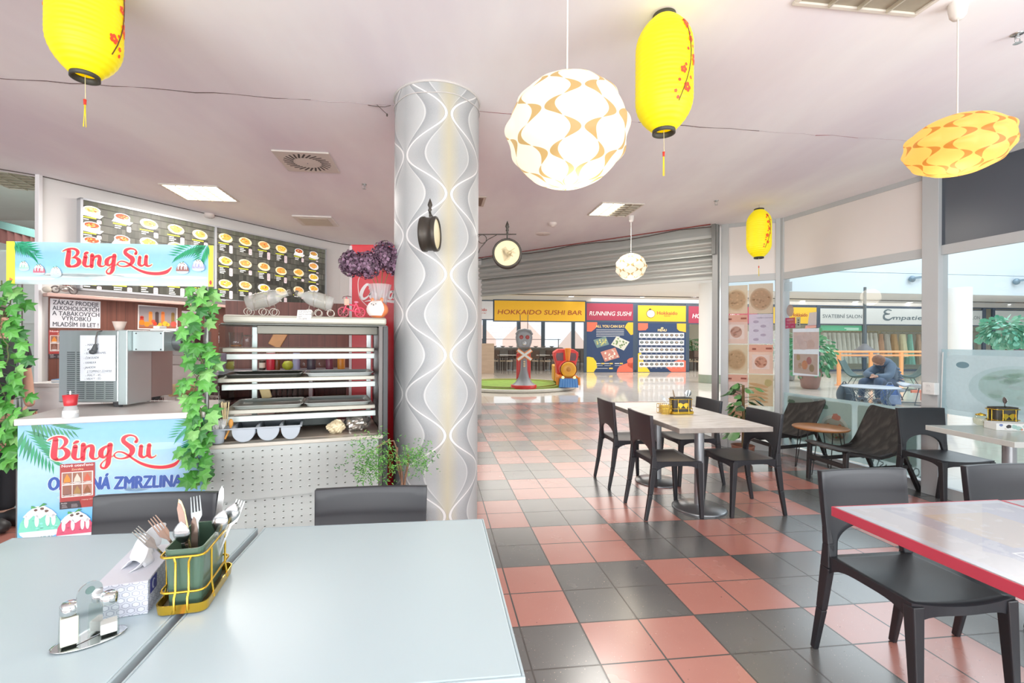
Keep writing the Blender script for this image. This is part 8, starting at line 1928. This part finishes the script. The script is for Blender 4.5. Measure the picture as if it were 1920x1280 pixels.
# ================================================================ SUB-PARTS
def stem_(o): return o.name.split('.')[0]
def nest(thing_,pairs):
    for t in [o for o in bpy.data.objects if o.parent is None and stem_(o)==thing_]:
        ch=list(t.children)
        for pn,cn,mode in pairs:
            P=[c for c in ch if stem_(c)==pn]; Q=[c for c in ch if stem_(c)==cn]
            P.sort(key=lambda o:o.name); Q.sort(key=lambda o:o.name)
            for i,c in enumerate(Q):
                if not P: continue
                p=P[i] if mode=='each' and i<len(P) else P[0]
                w_=wmat(t)@c.matrix_parent_inverse; c.parent=p; c.matrix_parent_inverse=wmat(p).inverted()@w_
nest('display_cabinet',[('shelf','lamp_strip','each'),('hood','hood_rim',''),('hood','hood_box',''),('deck','front_lip','')])
nest('crossing_figure',[('head','face_plate',''),('head','brow_visor',''),('head','antenna',''),('head','signal_lamp',''),('head','bell',''),('cross_border','cross_arm','each'),('pedestal','button','')])
nest('toy_train',[('cab','cab_window',''),('boiler','boiler_front',''),('boiler','front_button',''),('boiler','chimney',''),('cowcatcher','slat_front',''),('chassis','headlight',''),('chassis','bumper','')])
nest('paper_lantern',[('cord','bead',''),('cord','tassel',''),('shade','blossom_print','')])
nest('pendant_lamp',[('cord','ceiling_cup','')])
nest('coffee_machine',[('brew_group','filter_handle','each')])
nest('wall_clock',[('face','face_pattern',''),('face','clock_hand','')])
nest('soft_serve_machine',[('side_box','screw',''),('side_box','gearbox_cap','')])
nest('person',[('puffer_jacket','quilting',''),('puffer_jacket','hood','')])
nest('wall_socket',[('box','outlet','')])
nest('ice_cream_stand',[('panel_board','front_panel',''),('banner_board','banner','')])
nest('tissue_box',[('box','badge',''),('box','box_print','')])
nest('air_diffuser',[('plate','slot_ring',''),('plate','hub',''),('plate','screw','')])
nest('wire_bottle_holder',[]); nest('glass_bottle',[('bottle_body','label',''),('bottle_body','cap','')])
nest('roller_shutter',[('guide_rail','bracket_plate','')])
nest('hedgehog_figurine',[('face','eye',''),('face','nose','')])
# ================================================================ CAMERA, LIGHT
cam=bpy.data.cameras.new('camera'); co=bpy.data.objects.new('camera',cam); COL.objects.link(co)
co.location=(0,0,CH); co.matrix_world=Matrix.Translation((0,0,CH))@Matrix.Rotation(pi/2,4,'X')@Matrix.Rotation(ROLL,4,'Z')
cam.sensor_width=36; cam.lens=F/1920*36; cam.shift_x=(960-PX)/1920; cam.clip_start=.02; cam.clip_end=300
sc.camera=co
w=bpy.data.worlds.new('world'); sc.world=w; w.use_nodes=True; nt=w.node_tree; bg=nt.nodes['Background']
tc=nt.nodes.new('ShaderNodeTexCoord'); sp=nt.nodes.new('ShaderNodeSeparateXYZ'); nt.links.new(tc.outputs['Generated'],sp.inputs[0])
z=E(nt,sp.outputs[2]); nt.links.new(mixc(nt,(z*1.2+.3).sat(),'f4f4f2','dcecff'),bg.inputs[0]); bg.inputs[1].default_value=WORLD
def area(name,loc,size,power,col=(1,1,1),rot=(0,0,0),sy=None,spread=180):
    l=bpy.data.lights.new(name,'AREA'); l.energy=power; l.color=col; l.size=size; l.spread=radians(spread)
    if sy: l.shape='RECTANGLE'; l.size_y=sy
    o=bpy.data.objects.new(name,l); COL.objects.link(o); o.location=loc; o.rotation_euler=rot; return o
def point(name,loc,power,col=(1,1,1),r=.1):
    l=bpy.data.lights.new(name,'POINT'); l.energy=power; l.color=col; l.shadow_soft_size=r
    o=bpy.data.objects.new(name,l); COL.objects.link(o); o.location=loc; return o
warm=(1,.87,.68)
area('panel_lamp',(-3.05,4.98,ZC-.05),.55,38,(1,.96,.9),(0,0,GY))
area('panel_lamp',(1.32,5.5,ZC-.05),.5,32,(1,.95,.88),(0,0,GY))
area('front_daylight_fill',(-.5,-3.4,1.1),7.5,470,(.98,.99,1.),(pi/2+.8,0,0),sy=2.0)  # added fill for daylight from behind, tilted up to brighten the ceiling
area('side_daylight_fill',(4.15,-.6,1.2),3.6,150,(.93,.97,1.),(pi/2+.7,0,pi/2),sy=1.8)  # added fill on the window side, aimed upwards to lift the ceiling
area('counter_light',(-2.3,4.6,ZC-.05),1.2,30,(1,.95,.9))  # soft downward area light above the counter, no fixture modelled for it
# mall daylight and downlights
area('skylight',(16,13,8.5),12,1500,(.93,.97,1.))
area('mall_lamp',(1.5,15,3.38),8,330,(1,.97,.93),sy=5)
area('mall_lamp',(9,20.5,3.38),9,250,(1,.97,.92),sy=3)
area('mall_lamp',(19,22.5,3.38),10,150,(1,.97,.92),sy=3)
for p_,e_,c_ in (((.292,1.60,1.80),9,warm),((2.153,2.16,2.02),7,(1,.72,.4)),((1.733,5.84,2.05),7,warm)): point('pendant_bulb',p_,e_,c_,.12)
area('backroom_lamp',(-6.2,5.6,3.2),1.0,40,(.95,1.,.97))
sc.view_settings.view_transform='Standard'; sc.view_settings.look='None'; sc.view_settings.exposure=EXPO; sc.view_settings.gamma=GAMMA
cy=sc.cycles; cy.use_denoising=True; cy.max_bounces=8; cy.diffuse_bounces=4; cy.glossy_bounces=4; cy.transparent_max_bounces=16; cy.transmission_bounces=6
cy.caustics_reflective=False; cy.caustics_refractive=False; cy.sample_clamp_indirect=4.0; cy.blur_glossy=.5
